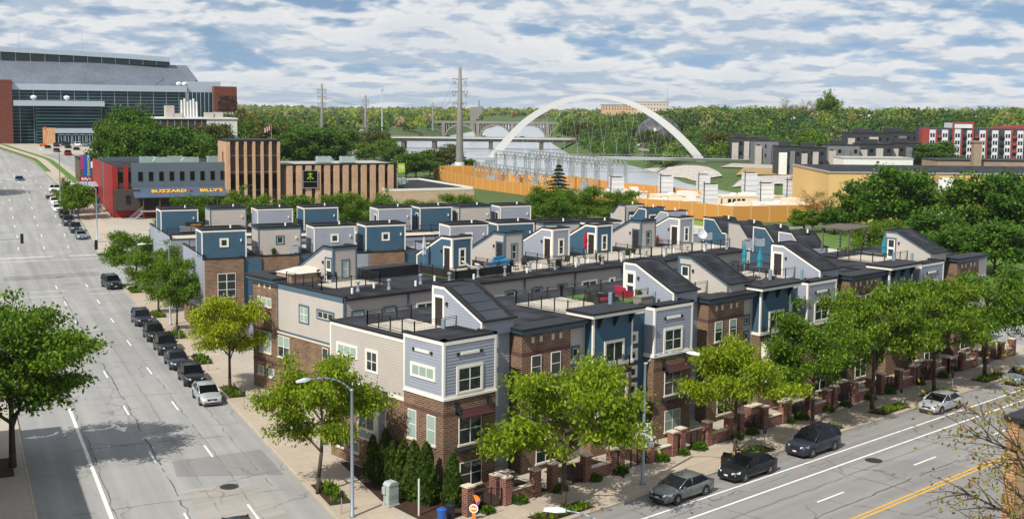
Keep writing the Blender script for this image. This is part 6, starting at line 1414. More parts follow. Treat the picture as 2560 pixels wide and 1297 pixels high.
R = thing('satellite_dish', 'white satellite dish on the roof left of the blue sloped penthouse', 'satellite dish', on(1752, 606, zr), VROT + .4); d_ = MB(); d_.lathe([(.05, 0), (.35, .08), (.62, .25), (.62, .28), (.33, .12), (.02, .04)], n=16); o = d_.build('dish', HEADM, R, loc=(0, 0, .9)); o.rotation_euler = (1.1, 0, 0); MB().tube((0, 0, 0), (0, 0, .95), .04, None, 6).build('stand', GALV, R); MB().tube((0, -.1, .95), (0, -.75, 1.25), .02, None, 4).build('arm', GALV, R)
for i, (px, py, z, lab) in enumerate([(1503, 656, zr, 'dark planter on the red umbrella terrace'), (1568, 640, zr, 'dark planter left of the beige terrace'), (1583, 637, zr, 'dark planter right beside another on the terrace edge'), (1600, 748, TOP, 'planter with flowers on the turf terrace'), (685, 638, RZ, 'black planter before the beige box penthouse')]): pot(on(px, py, z), lab)
R = thing('pergola', 'weathered timber pergola beside the far stair head', 'pergola', on(2120, 632, TOP), 0.1); TIM = mat('weathered_timber', (.14, .12, .11), .9)
for x in (0, 4.2):
    for y in (0, 3.0): MB().box(x - .08, x + .08, y - .08, y + .08, 0, 2.4).build('post', TIM, R)
for i in range(14): MB().box(-.4 + .37 * i, -.32 + .37 * i, -.4, 3.4, 2.5, 2.62).build('slat', TIM, R)
for y in (0, 3.0): MB().box(-.5, 4.7, y - .06, y + .06, 2.36, 2.5).build('beam', TIM, R)
for i, (px, py, lab) in enumerate([(708, 566, 'left orange cushioned seat behind the beige box penthouse'), (745, 566, 'right orange cushioned seat behind the beige box penthouse')]): sofa(on(px - 18, py + 6, RZ + .0) + AV * 1.0, AROT, 1.2, WICK, lab, mat('orange_cushion', (.62, .10, .02), .7))
# ------------------------------------------------------------------ buildings beyond the junction
def text_mesh(s, size, m, extrude=0.05, bold=True):
    cu = bpy.data.curves.new('lettering', 'FONT'); cu.body = s; cu.size = size; cu.extrude = extrude; cu.align_x = 'CENTER'; cu.align_y = 'CENTER'; cu.resolution_u = 2
    if bold: cu.offset = size * 0.022
    o = bpy.data.objects.new('lettering', cu); COL.objects.link(o); dg = bpy.context.evaluated_depsgraph_get()
    me = bpy.data.meshes.new_from_object(o.evaluated_get(dg)); bpy.data.objects.remove(o); bpy.data.curves.remove(cu); me.materials.clear(); me.materials.append(m); return me
def lettering(s, size, m, parent, loc, tilt=math.pi / 2, sx=1.0, ext=0.05, rz=0.0):
    o = link('lettering', text_mesh(s, size, m, ext), parent, loc); o.rotation_euler = (tilt, 0, rz); o.scale = (sx, 1, 1); return o
def ac_unit(parent_loc, rotz, label, s=1.0, m=None, group='rooftop air handlers'):
    R = thing('air_handler', label, 'air conditioner', parent_loc, rotz, group); m = m or mat('pale_green_metal', (0.36, 0.45, 0.42), 0.5, 0.2)
    MB().box(-1.5 * s, 1.5 * s, -.9 * s, .9 * s, .15 * s, 1.5 * s).build('casing', m, R); h = MB(); h.prism([(1.5 * s, 1.5 * s), (2.1 * s, .7 * s), (2.1 * s, .6 * s), (1.5 * s, .5 * s)], 'y', -.7 * s, .7 * s); h.build('hood', m, R)
    for i in range(2): MB().lathe([(.45 * s, 1.5 * s), (.45 * s, 1.6 * s)], (-.8 + 1.3 * i) * s, 0, 12).build('fan', DARK, R)
    b = MB()
    for y in (-.7 * s, .6 * s): b.box(-1.6 * s, 1.6 * s, y, y + .1, 0, .15 * s)
    b.build('curb_frame', DARK, R)
# --- restaurant: red metal flank, grey front with a row of windows, blue-grey awning
RED = mat('red_metal', (0.30, 0.022, 0.018), 0.5, 0.1, var=0.15); GREYP = mat('grey_blue_panel', (0.105, 0.135, 0.165), 0.5, 0.2, var=0.08); AWN = mat('awning_metal', (0.085, 0.125, 0.185), 0.45, 0.3); BRN = mat('brown_panel', (0.055, 0.042, 0.036), 0.7)
GOLD = mat('gold_lettering', (0.80, 0.40, 0.03), 0.45); DKG = glass_mat('black_glass', (0.006, 0.007, 0.008), 0.08, 0.5)
R = thing('restaurant', 'restaurant with red metal flank, grey upper front and gold lettering on its awning', 'building', AE(246, 28.6, 0), AROT)
MB().box(0.1, 24.5, 0.1, 36, 0, 12.0).build('wall', BRN, R); MB().box(0, 24.5, 0, 36, 12.0, 12.15).build('roof', ROOF, R)
for i in range(17): MB().box(-0.05, 0.1, 0.1 + 2.12 * i, 2.1 + 2.12 * i, 0.5, 12.35).build('flank_panel', RED if i != 7 else GREYP, R)
for (x0, x1) in ((0, 1.0), (2.1, 3.0), (23.3, 23.9)): MB().box(x0, x1, -0.08, 0.1, 7.6 if x0 < 20 else 3, 12.35).build('front_panel', RED, R)
for x in (1.05, 3.0): window(R, FY(0.1), x, x + 1.0, 9.0, 11.2, 0.0, BRN, 1, 1, DKG, BRN)
MB().box(3.6, 23.1, -0.6, 0.1, 8.1, 12.95).build('grey_front', GREYP, R)
for i in range(9): window(R, FY(-0.6), 4.8 + 2.04 * i, 5.78 + 2.04 * i, 9.25, 11.2, 0.0, GREYP, 1, 1, DKG, GREYP)
MB().prism([(-.55, 8.1), (-.5, 7.95), (-3.4, 6.1), (-3.45, 6.25)], 'x', 3.7, 24.6).build('awning', AWN, R)
tl = math.pi / 2 - math.atan2(2.9, 1.85) + 0.02
lettering('BUZZARD', 1.35, GOLD, R, (10.6, -2.05, 7.28), math.atan2(1.85, 2.9) + 0.0, 1.12, 0.06); lettering("BILLY'S", 1.35, GOLD, R, (19.0, -2.05, 7.28), math.atan2(1.85, 2.9), 1.12, 0.06)
em = MB(); em.prism([(14.6, -.5), (14.95, 0.1), (15.3, -.5), (14.95, -.25)], 'z', 0, .1); em.prism([(14.75, -.1), (15.15, -.1), (14.95, .65)], 'z', 0, .1); eo = em.build('emblem', RED, R, loc=(0, -1.95, 7.38)); eo.rotation_euler = (math.atan2(1.85, 2.9), 0, 0)
MB().box(0.2, 5.0, -1.8, 0.0, 3.6, 7.7).build('brown_bay', BRN, R); window(R, FY(-1.8), 2.2, 3.2, 4.8, 6.6, 0.0, BRN, 1, 1, DKG, BRN)
MB().box(0.3, 24, -.1, .1, 0, 3.6).build('red_base', RED, R)
MB().box(5.0, 24, -3.2, 0.1, 3.3, 3.5).build('porch_floor', CONCB, R)
for x in (5.4, 8.6, 12, 16, 20, 23.6): MB().box(x - .1, x + .1, -3.1, -2.9, 0.3, 6.2).build('porch_post', mat('timber_brown', (0.12, 0.05, 0.025), .7), R)
railing(R, [(5.4, -3.0), (24, -3.0)], 3.5, 1.0, 'porch_railing'); st = MB()
for i in range(12): st.box(1.6 + .3 * i, 1.9 + .3 * i, -3.1, -1.9, .3 + .26 * i - .26, .3 + .26 * i)
st.build('stair', GALV, R); sr = MB(); sr.path([(1.4, -3.1, 1.2), (5.3, -3.1, 4.4)], .04, 5); sr.path([(1.4, -3.1, .8), (5.3, -3.1, 4.0)], .03, 5); sr.build('stair_rail', GALV, R)
MB().box(0.0, 12, 24, 25, 12.1, 13.0).build('parapet_screen', GREYP, R)
for i, (x, y, lab) in enumerate([(8.5, 12, 'leftmost air handler on the restaurant roof'), (11.2, 9, 'second air handler on the restaurant roof'), (14.5, 14, 'third air handler on the restaurant roof'), (16.8, 8, 'fourth air handler on the restaurant roof'), (22.5, 12, 'air handler on the restaurant roof beside the brown tower')]):
    q = AE(246 + y, 28.6 + x, 12.15); ac_unit(q, AROT + (i % 2) * math.pi, lab)
def neon_sign():
    NB = mat('sign_blue', (0.02, 0.10, 0.42), .4); q = AE(262, 25.4, 1.0)
    R = thing('neon_sign', 'tall blue upright sign with yellow letters above a red script plate', 'sign', q, AROT); MB().tube((0, 0, 1.5), (0, 0, 8.6), .12, None, 8).build('post', GALV, R)
    MB().box(-.75, .75, -.14, .14, 8.4, 12.9).build('blue_panel', NB, R); YG = mat('sign_yellow_green', (0.62, 0.70, 0.05), .5); PK = mat('sign_pink', (0.55, 0.02, 0.15), .5)
    MB().box(-1.2, -.75, -.14, .14, 10.0, 12.6).build('pink_panel', PK, R)
    for i, ch in enumerate('BUZZARD'): lettering(ch, .72, YG, R, (0.3, -.16, 12.55 - i * .62), ext=.02)
    MB().box(-1.6, 1.1, -.2, .2, 7.4, 8.4).build('red_plate', RED, R); lettering("Billy's", .85, SWH, R, (-.25, -.22, 7.9), ext=.02)
neon_sign()
R = thing('entrance_pavilion', 'small timber entrance with pale metal roof beside the red flank', 'building', AE(272, 24.8, 3.0), AROT)
MB().box(.3, 4.2, 0, 3.5, 0, 3.6).build('wall', mat('timber_brown', (0.12, 0.05, 0.025), .7), R); MB().box(1.6, 2.7, -.06, 0, 0, 2.3).build('door', mat('door_orange', (0.30, 0.11, 0.03), .5), R); MB().prism([(-1, 3.6), (4, 4.3), (4, 4.45), (-1, 3.75)], 'x', -.3, 4.8).build('roof', mat('pale_metal', (.42, .46, .50), .4, .4), R)
for (px, py, w, h, m_, lab) in [(247, 532, 1.6, 1.7, CAB, 'pale utility box before the red flank'), (246, 512, 1.5, 2.0, mat('dark_green_box', (.02, .07, .055), .5), 'dark green utility box beside the red flank')]:
    q = hgnd(px, py); R = thing('utility_box', lab, 'cabinet', q, AROT); MB().box(-w / 2, w / 2, -.6, .6, .1, h).build('body', m_, R); MB().box(-w / 2 - .1, w / 2 + .1, -.7, .7, 0, .1).build('plinth', CONCB, R); MB().box(-.02, .02, -.62, -.6, .2, h - .1).build('door_seam', DARK, R)
# --- brown office block with tan piers
TANP = brick_mat('tan_brick', (0.52, 0.34, 0.21), (0.44, 0.28, 0.17), (0.48, 0.34, 0.24), .5, .2, .01, .08); DBR = mat('dark_brown_panel', (0.060, 0.044, 0.038), .7)
R = thing('office_block', 'brown office block with tall tan brick piers and tower', 'building', AE(243, 50.7, 0), AROT)
MB().box(0, 10.9, .3, 9, 0, 17.3).build('tower_wall', DBR, R); MB().box(-.05, 0.25, .3, 9, 0, 17.4).build('tower_side', TANP, R); MB().box(-.15, 11.05, -.2, 9.1, 17.3, 17.6).build('tower_coping', CAPM, R)
for i in range(7): MB().box(.05 + 1.72 * i, .55 + 1.72 * i, -.35, .3, 0, 17.2).build('pier', TANP, R)
for i in range(6):
    for (z0, z1) in ((4.3, 7.0), (7.4, 10.5)): window(R, FY(.3), .62 + 1.72 * i, 1.70 + 1.72 * i, z0, z1, 0.0, DBR, 1, 1, DKG, DBR)
for z in (10.9, 14.3): MB().box(.55, 10.4, .24, .3, z, z + .12).build('spandrel_line', TANP, R)
window(R, FX(-.05), 3.5, 4.3, 12.0, 15.0, 0, DBR, 1, 1, DKG, DBR)
MB().box(10.9, 36.6, .3, 16, 0, 12.2).build('wing_wall', DBR, R); MB().box(10.9, 36.6, .35, 16, 12.2, 12.3).build('roof', mat('pale_roof', (.36, .35, .33), .9, var=.2), R); MB().box(10.8, 36.75, -.12, .34, 12.15, 12.5).build('coping', CAPM, R)
MB().box(36.5, 36.8, .3, 16, 0, 12.2).build('end_wall', TANP, R)
for i in range(12):
    x = 12.3 + 2.03 * i
    if i == 2: MB().box(x, x + 1.2, -.3, .3, 11.1, 12.15).build('pier', TANP, R); MB().box(x, x + 1.2, -.3, .3, 0, 7.4).build('pier', TANP, R)
    elif i < 12: MB().box(x, x + 1.2, -.3, .3, 0, 12.15).build('pier', TANP, R)
    if i < 11 and i not in (1, 2):
        for (z0, z1) in ((8.3, 10.6), (4.1, 6.3), (.8, 2.4)): window(R, FY(.3), x + 1.26, x + 1.97, z0, z1, 0, DBR, 1, 1, DKG, DBR)
BP = MB(); BP.box(15.6, 18.8, -.55, -.3, 7.5, 11.1); bp_ = BP.build('sign_panel', DKG, R); fr = MB()
for (a_, b_, c_, d_) in ((15.55, 18.85, 7.42, 7.54), (15.55, 18.85, 11.06, 11.16), (15.55, 15.67, 7.54, 11.06), (18.73, 18.85, 7.54, 11.06), (15.67, 18.73, 8.7, 8.78)): fr.box(a_, b_, -.6, -.55, c_, d_)
fr.build('sign_frame', GALV, bp_); LG = mat('lime_green', (.28, .50, .03), .4); lg = MB(); cx, cz = 17.2, 9.9
lg.box(cx - .09, cx + .09, -.62, -.56, cz, cz + .85)
for s in (-1, 1): lg.prism([(cx, cz + .1), (cx + s * .75, cz - .5), (cx + s * .62, cz - .62), (cx, cz - .1)], 'y', -.62, -.56); lg.prism([(cx + s * .15, cz + .25), (cx + s * .5, cz + .5), (cx + s * .4, cz + .62), (cx + s * .12, cz + .42)], 'y', -.62, -.56)
lg.box(cx - .06, cx + .06, -.62, -.56, cz - .75, cz - .3); lg.build('emblem', LG, bp_)
for x, y, lab in [(22, 6, 'left air handler on the office block roof'), (27, 5, 'right air handler on the office block roof')]: ac_unit(AE(243 + y, 50.7 + x, 12.3), AROT, lab, 1.0)
ac_unit(AE(250, 61.5, 12.3), AROT + math.pi, 'grey air handler beside the brown tower', .9); 
fl = AE(246, 60.6, 17.6); R = thing('flagpole', 'flag on a pole above the brown tower', 'flag', fl); MB().tube((0, 0, 0), (0, 0, 3.2), .05, None, 6).build('pole', GALV, R); fm = MB()
for i in range(6): fm.box(-.1 - .25 * i, -.35 - .25 * i, -.02, .02, 1.9 - .1 * i, 2.9 - .12 * i, i % 2)
fm.build('flag_cloth', [mat('flag_red', (.4, .02, .03), .7), SWH], R)
q = AE(226, 74, 0); R = thing('canopy', 'pale blue triangular awning before the office block', 'canopy', q, AROT); MB().prism([(-4, 3.4), (4.2, 5.4), (4.2, 3.6)], 'y', 0, .15).build('panel', mat('pale_blue_metal', (.30, .37, .46), .4, .3), R); MB().tube((3.8, .1, 0), (3.8, .1, 4), .1, None, 6).build('post', GALV, R)
# --- low beige store with a flat black roof
R = thing('store_building', 'low beige store building with flat black roof', 'building', AE(240, 84, 0), AROT)
BGE = brick_mat('beige_block', (0.56, 0.42, 0.28), (0.50, 0.37, 0.25), (0.5, 0.38, 0.27), .8, .4, .01, .06); MB().box(0, 20.5, 0, 34, 0, 6.6).build('wall', BGE, R); MB().box(.3, 20.2, .3, 33.7, 6.6, 6.7).build('roof', ROOF, R); coping(R, [(20.5, 34), (0, 34), (0, 0), (20.5, 0), (20.5, 34)], 7.05, .3, .5, WHT)
BILL = thing('billboard', 'orange and white notice board at the corner of the beige store', 'sign', AE(239.4, 99.6, 0), AROT); MB().box(0, 3.2, -.1, .1, 1.2, 5.0).build('board', BLACK, BILL); MB().box(.15, 3.05, -.14, -.1, 1.35, 4.85).build('face', SWH, BILL)
for i, z in enumerate((1.6, 2.9, 4.1)): MB().box(.3, 1.4, -.17, -.14, z, z + .55).build('print', SO, BILL); MB().box(1.6, 2.9, -.17, -.14, z + .05, z + .45).build('print', SO, BILL)
for i, (x, y, lab) in enumerate([(3, 15, 'left air handler on the black store roof'), (6, 13, 'middle air handler on the black store roof'), (8.6, 17, 'right air handler on the black store roof')]): ac_unit(AE(240 + y, 84 + x, 6.7), AROT, lab, 1.1)

# ------------------------------------------------------------------ arena on the hill
ALU = mat('silver_blue_cladding', (0.46, 0.53, 0.60), .4, .35, var=.06); DROOF = mat('standing_seam_dark', (0.15, 0.175, 0.21), .5, .3, var=.25, scale=.15, fine=.8); AGL = glass_mat('arena_glass', (0.006, 0.034, 0.046), .08, .35); RBR = brick_mat('arena_brick', (0.165, 0.050, 0.032), (0.125, 0.036, 0.026), (0.20, 0.10, 0.07), 1.2, .4, .03, .1)
LOUV = mat('louver_grey', (.22, .27, .30), .5, .3)
R = thing('arena', 'large arena with dark curved roof, glass front and brick sign tower', 'arena', AE(455, 0, 0), AROT)
MB().box(-70, 19.6, -3, 25, 6, 32.4).build('brick_wing', RBR, R)
MB().box(19.6, 79.7, 0, 3, 8, 29.0).build('glass_wall', AGL, R)
for i in range(15): MB().box(19.6, 79.7, -.28, 0, 11.2 + 1.2 * i, 11.33 + 1.2 * i).build('louver', LOUV, R)
for i in range(13): MB().box(22 + 4.6 * i, 22.15 + 4.6 * i, -.12, 0, 9, 29).build('mullion', ALU, R)
MB().box(18.5, 80.2, -1.0, 3, 29.0, 31.2).build('fascia', ALU, R)
rf = MB(); E0 = [-70, -20, 14, 44.6, 69, 80]; 
def rrow(y, z, shift): return [(e + shift * max(0, (e - 44)) / 36, y + max(0, e - 44) * .12, z) for e in E0]
r0_, r1_, r2_ = rrow(1, 31.1, 0), rrow(5, 33.8, 6), rrow(17, 39.6, 4)
for A_, B_ in ((r0_, r1_), (r1_, r2_)):
    for i in range(5): rf.add([A_[i], A_[i + 1], B_[i + 1], B_[i]], [(0, 1, 2, 3)])
rf.add([r0_[-1], (92, 40, 31.1), (90.5, 40, 33.5), r1_[-1]], [(0, 1, 2, 3)]); rf.add([r1_[-1], (90.5, 40, 33.5), (86, 45, 39.2), r2_[-1]], [(0, 1, 2, 3)]); rf.add([r2_[0], r2_[-1], (86, 45, 39.2), (-70, 60, 40)], [(0, 1, 2, 3)])
rf.build('lower_roof', DROOF, R)
for e in (14, 44.6, 69): sm = MB(); k = E0.index(e); sm.path([r0_[k], r1_[k], r2_[k]], .18, 4); sm.build('roof_seam', DROOF, R)
cl = MB(); pts = [(-70, 44.6), (0, 43.9), (16, 43.5), (30, 43.1), (46, 42.6), (62, 42.0), (77, 41.2)]
for (e0, z0), (e1, z1) in zip(pts, pts[1:]): cl.add([(e0, 18, 39.3), (e1, 18, 39.0), (e1, 18, z1), (e0, 18, z0)], [(0, 1, 2, 3)])
cl.build('clerestory', glass_mat('clerestory_glass', (.05, .075, .075), .25, .4), R)
for i in range(20): MB().box(-18 + 5 * i, -17.8 + 5 * i, 17.85, 18, 39.3, 42.9 - max(0, (5 * i - 48) * .027)).build('clerestory_mullion', ALU, R)
bd = MB()
for (e0, z0), (e1, z1) in zip(pts, pts[1:]): bd.add([(e0, 16.5, z0 - .6), (e1, 16.5, z1 - .6), (e1, 16.5, z1 + 1.2), (e0, 16.5, z0 + 1.2), (e0, 40, z0 + 2.5), (e1, 40, z1 + 2.2), (e0, 18, z0 - .6), (e1, 18, z1 - .6)], [(0, 1, 2, 3), (3, 2, 5, 4), (0, 1, 7, 6)])
bd.add([(77, 16.5, 40.9), (77, 16.5, 42.7), (77, 40, 43.7), (77, 40, 39)], [(0, 1, 2, 3)]); bd.build('upper_roof', ALU, R)
MB().box(19.9, 50, -7, 0, 23.4, 25.3).build('entrance_canopy', ALU, R); MB().box(27, 49, -5.5, 0, 8, 23.4).build('entrance_glass', AGL, R)
for i in range(11): MB().box(27, 49, -5.75, -5.5, 10.9 + 1.15 * i, 11.02 + 1.15 * i).build('louver', LOUV, R)
for (x0, x1) in ((29.1, 33.0), (46.3, 48.2)): MB().box(x0, x1, -8, -5.5, 8, 15.7).build('tan_pier', mat('tan_panel', (.55, .33, .17), .7), R)
MB().box(33.0, 46.3, -8.2, -5.5, 13.9, 15.5).build('entrance_band', ALU, R); MB().box(33, 46.3, -7.5, -5.5, 8, 13.9).build('vestibule', AGL, R)
for i in range(5): dr = MB(); x = 34 + 2.4 * i; [dr.box(x + .95 * k, x + .95 * k + .16, -7.7, -7.5, 9, 13.4) for k in range(3)]; dr.box(x, x + 2.06, -7.7, -7.5, 13.2, 13.5); dr.build('door', ALU, R)
lettering('WELLS FARGO ARENA', 1.2, BLACK, R, (40, -8.0, 16.4), ext=.05)
MB().box(80.6, 92.8, 0, 12, 29, 33.0).build('metal_block', ALU, R); MB().box(80.5, 89.7, -.5, 8, 8, 28.9).build('glass_tower', AGL, R)
for i in range(7): MB().box(80.6 + 1.5 * i, 80.78 + 1.5 * i, -.7, -.5, 9, 28.9).build('mullion', ALU, R)
MB().box(89.7, 98.1, -4, 12, 8, 31.3).build('brick_tower', RBR, R)
LBK = mat('dark_lettering', (.045, .025, .022), .5)
for i, s in enumerate(('WELLS', 'FARGO', 'ARENA')): lettering(s, 2.3, LBK, R, (94.6, -4.15, 27.0 - 1.95 * i), ext=.12)
MB().box(91.4, 97.6, -4.4, -4.0, 19.6, 21.9).build('banner', mat('slate_banner', (.05, .07, .09), .5), R); lettering('HOWL', 1.7, SWH, R, (94.3, -4.5, 20.9), ext=.05)
for (e, y, lab) in ((26.5, -4, 1), (37.5, -4, 2)): MB().lathe([(.2, 25.3), (.9, 26.0), (1.1, 26.6), (.6, 27.0), (.1, 27.1)], e, y, 12).build('dish', SWH, R)
for e in (77.5, 79.6): MB().lathe([(.2, 31.2), (.8, 31.6), (1.0, 32.2), (.6, 32.7), (.1, 32.8)], e, 1.0, 12).build('dish', SWH, R)
for e, z in ((24, 44.5), (46.4, 42.5)): MB().tube((e, 30, z - 1), (e, 30, 52.5), .12, .05, 5).build('mast', GALV, R)
# white walled building with rooftop antennas in front of the arena
R = thing('white_building', 'white walled building with a cluster of white antennas on its roof', 'building', AE(345, 52, 0), AROT)
WWL = mat('white_wall', (.68, .68, .66), .8, var=.1); MB().box(0, 14.3, .1, 18, 6, 20.2).build('dark_wall', DBR, R); MB().box(14.3, 23, 0, 18, 6, 20.4).build('white_wall', WWL, R); MB().box(-.3, 23.2, -.3, 18, 20.4, 20.8).build('coping', WWL, R)
for i in range(7): MB().box(1.4 + 1.9 * i, 1.6 + 1.9 * i, 0, .1, 8, 20).build('mullion', GALV, R)
for i in range(6): an = MB(); x = 8.0 + .85 * i; an.tube((x, 4, 20.8), (x, 4, 25.8 + .5 * math.sin(i * 2.1)), .35, .28, 8); an.build('antenna', WWL, R)
for (x, h) in ((3.4, 3.4), (5.5, 1.2), (14.5, 1.5), (17.2, 1.6)): MB().box(x, x + 2.4, 3, 6, 20.8, 20.8 + h).build('rooftop_unit', BEI, R)
R = thing('small_brown_building', 'small dark brown building with a pale wall sign left of the restaurant', 'building', AE(308, 28.2, 0), AROT)
MB().box(0, 10, 0, 12, 3, 11.0).build('wall', mat('brown_render', (.10, .075, .055), .8), R); MB().box(-.2, 10.2, -.2, 12.2, 11.0, 11.3).build('coping', CAPM, R); MB().box(2.3, 3.4, -.12, 0, 8.8, 10.4).build('wall_sign', SWH, R); window(R, FY(0), 5, 6.4, 8.5, 10.5, .1, WHT, 1, 1)
MB().box(4.5, 7.5, 3, 6, 11.3, 12.8).build('rooftop_unit', BEI, R)
# cars and a boom lift in the forecourt of the arena
for kind, col, px, py, lab in [('suv', 'navy', 120, 377, 'dark blue SUV at the left front of the arena car park'), ('suv', 'black', 142, 385, 'black SUV behind the lamp posts in the arena car park'), ('pickup', 'red', 170, 391, 'dark red pickup truck nearest in the arena car park'), ('suv', 'slate', 170, 377, 'slate SUV directly behind the dark red pickup'), ('suv', 'black', 168, 369, 'black SUV in the middle of the arena car park'), ('sedan', 'black', 141, 368, 'dark car at the back left of the arena car park'), ('cross', 'white', 193, 367, 'white crossover in the arena car park'), ('cross', 'forest', 191, 381, 'dark green car beside the small brown building'), ('sedan', 'steel', 214, 367, 'pale car at the right end of the arena car park'), ('sedan', 'black', 160, 364, 'black car at the back of the arena car park')]:
    q = hgnd(px, py); car(kind, col, q + Vector((0, 0, .08)), TA + (0 if col in ('navy', 'black') else math.pi), lab, 'cars in the arena car park', simple=True)
R = thing('banner_sign', 'lime green banner sign with white letters at the office block end', 'sign', AE(242.6, 88.3, 0), AROT); MB().box(-.75, .75, -.05, .05, 10.4, 12.4).build('panel', mat('lime_panel', (.42, .55, .04), .5), R); lettering('TIX', .95, SWH, R, (0, -.07, 11.4), ext=.02); MB().tube((-.9, 0, 0), (-.9, 0, 13.0), .06, None, 6).build('pole', GALV, R)
q = AE(432, 28, 9.6); R = thing('boom_lift', 'orange boom lift in front of the arena entrance', 'machine', q, AROT); R.scale = (.6, .6, .6); OR = mat('machine_orange', (.65, .12, .015), .5)
MB().box(-1.8, 1.8, -1, 1, .6, 1.9).build('chassis', OR, R)
for x in (-1.3, 1.3):
    w = MB(); w.tube((x, -1.15, .55), (x, 1.15, .55), .55, None, 12); w.build('wheel', TYRE, R)
MB().path([(0, 0, 1.9), (1.2, 0, 5.2), (2.4, 0, 7.6), (1.2, 0, 10.2)], .22, 6).build('boom', OR, R); MB().box(.4, 2.0, -.5, .5, 10.2, 11.3).build('basket', OR, R)

# ------------------------------------------------------------------ plant behind the orange wall
ORW = mat('orange_wall', (0.52, 0.245, 0.055), .8, var=.08, scale=.15); PALEO = mat('wall_post_tan', (.56, .36, .15), .8)
def panel_wall(chain, h, label, name='boundary_wall'):
    R = thing(name, label, 'wall', (0, 0, 0))
    for p, q in zip(chain, chain[1:]):
        p, q = Vector((*p, 0)), Vector((*q, 0)); L = (q - p).length; n = max(1, round(L / 4.6)); ang = math.atan2((q - p).y, (q - p).x)
        for i in range(n):
            c = p.lerp(q, i / n); l = L / n; o = MB().box(.14, l - .14, -.14, .14, -1.5, h).build('wall_panel', ORW, R, loc=c, rotz=ang); MB().box(-.18, .18, -.2, .2, -1.5, h + .12).build('wall_post', PALEO, R, loc=c, rotz=ang)
panel_wall([(255.8, 320.7), (235.3, 274.3), (224.6, 225.4), (207.5, 206.8)], 3.2, 'orange panelled wall round the left side of the substation')
panel_wall([(207.5, 206.8), (213.6, 176), (211.8, 159.6), (228, 151.5), (246, 153.8)], 3.5, 'orange panelled wall along the front of the plant, below the white stacks')
panel_wall([(258, 320), (272, 312)] + [tuple(gnd(*q, 4.6))[:2] for q in ((1275, 432), (1431, 437), (1525, 450), (1640, 461), (1760, 474))], 4.2, 'orange panelled wall between the substation and the river')
STK = mat('stack_white_blue', (.62, .64, .67), .5, .1, var=.06); BEIP = mat('plant_cream', (.66, .56, .42), .7, var=.08); STW = mat('plant_white', (.68, .64, .58), .7)
for i, (px, py, top, lab) in enumerate([(1540, 505, 443, 'white banded exhaust stack farthest left at the plant'), (1663, 500, 440, 'white banded stack second from the left'), (1772, 520, 460, 'white banded stack in front, near the middle of the plant'), (1872, 497, 432, 'white banded stack standing back right of centre'), (1912, 518, 458, 'white banded stack second from the right, in front'), (1977, 507, 450, 'white banded stack farthest right at the plant'), (1757, 480, 436, 'white banded stack farthest back in the middle')]):
    q = gnd(px, py, 1.0); x, y = q.x, q.y; zt = CAM_H - (top - 266 - (px - 1280) * .0113) * q.dot(FWH) / F_PX
    R = thing('exhaust_stack', lab, 'chimney', (x, y, 0), VROT + .12, 'exhaust stacks of the plant'); s = 1.65
    b = MB(); b.add([(-s * .82, -s * .82, .5), (s * .82, -s * .82, .5), (s * .82, s * .82, .5), (-s * .82, s * .82, .5), (-s, -s, 3.2), (s, -s, 3.2), (s, s, 3.2), (-s, s, 3.2), (-s, -s, zt), (s, -s, zt), (s, s, zt), (-s, s, zt)], [(0, 1, 5, 4), (1, 2, 6, 5), (2, 3, 7, 6), (3, 0, 4, 7), (4, 5, 9, 8), (5, 6, 10, 9), (6, 7, 11, 10), (7, 4, 8, 11), (8, 9, 10, 11)]); b.build('shaft', STK, R)
    for k in range(4): z = 3.2 + (zt - 3.2) * (k + .02) / 3.4; MB().box(-s - .04, s + .04, -s - .04, s + .04, z, z + .06).build('band', GALV, R)
    MB().tube((-s - .15, -s - .1, .5), (-s - .15, -s - .1, zt + .8), .1, None, 5).build('pipe', DARK, R); MB().box(-s * .8, s * .8, -s * .8, s * .8, zt, zt + .15).build('mouth', DARK, R)
for i, (x, y, w, d, h, lab) in enumerate([(225, 187, 12, 9, 2.6, 'cream plant block with a row of dark windows'), (236, 193, 16, 9, 3.0, 'cream plant block between the stacks'), (240, 164, 14, 10, 2.6, 'cream plant block at the right front'), (250, 184, 16, 9, 2.8, 'cream plant block behind the front stacks'), (226, 168, 10, 8, 2.4, 'small cream plant block by the wall bend'), (256, 164, 14, 8, 3.2, 'cream plant block beside the yellow warehouse'), (232, 212, 12, 10, 3.0, 'cream plant block beside the substation')]):
    R = thing('plant_block', lab, 'building', (x, y, 0), VROT + .2); MB().box(-w / 2, w / 2, -d / 2, d / 2, 0, h).build('wall', BEIP if i % 2 else STW, R)
    for k in range(4): window(R, FY(-d / 2), -w / 2 + 1 + k * 1.25, -w / 2 + 2 + k * 1.25, h - 1.6, h - .5, 0, BEIP, 1, 1, DKG, BEIP)
    for k in range(1 + i % 2): MB().lathe([(.9, h), (.9, h + .5), (.7, h + .7), (.1, h + .75)], -w / 4 + k * 4, (k % 2) * 2 - 1, 14).build('tank_top', STW, R)
    MB().box(-w * .1, w * .16, -d * .3, d * .2, h, h + .6 + .3 * (i % 3)).build('roof_unit', BEIP if i % 2 == 0 else STW, R); MB().box(-w / 2 - .15, w / 2 + .15, -d / 2 - .15, -d / 2, h - .1, h + .3).build('parapet', STW, R)
    MB().box(w / 4, w / 4 + 2, -1, 1, h, h + 1.0).build('roof_unit', STW, R)
structure(MB().poly([(224, 225, .12), (208, 206, .12), (214.5, 177, .12), (213, 161, .12), (229, 153, .12), (262, 156, .12), (282, 205, .12), (262, 250, .12), (262, 300, .12), (255, 318, .12), (236, 274, .12)]).build('plant_yard', mat('plant_yard_sand', (.52, .44, .32), .9, var=.2, scale=.1)))
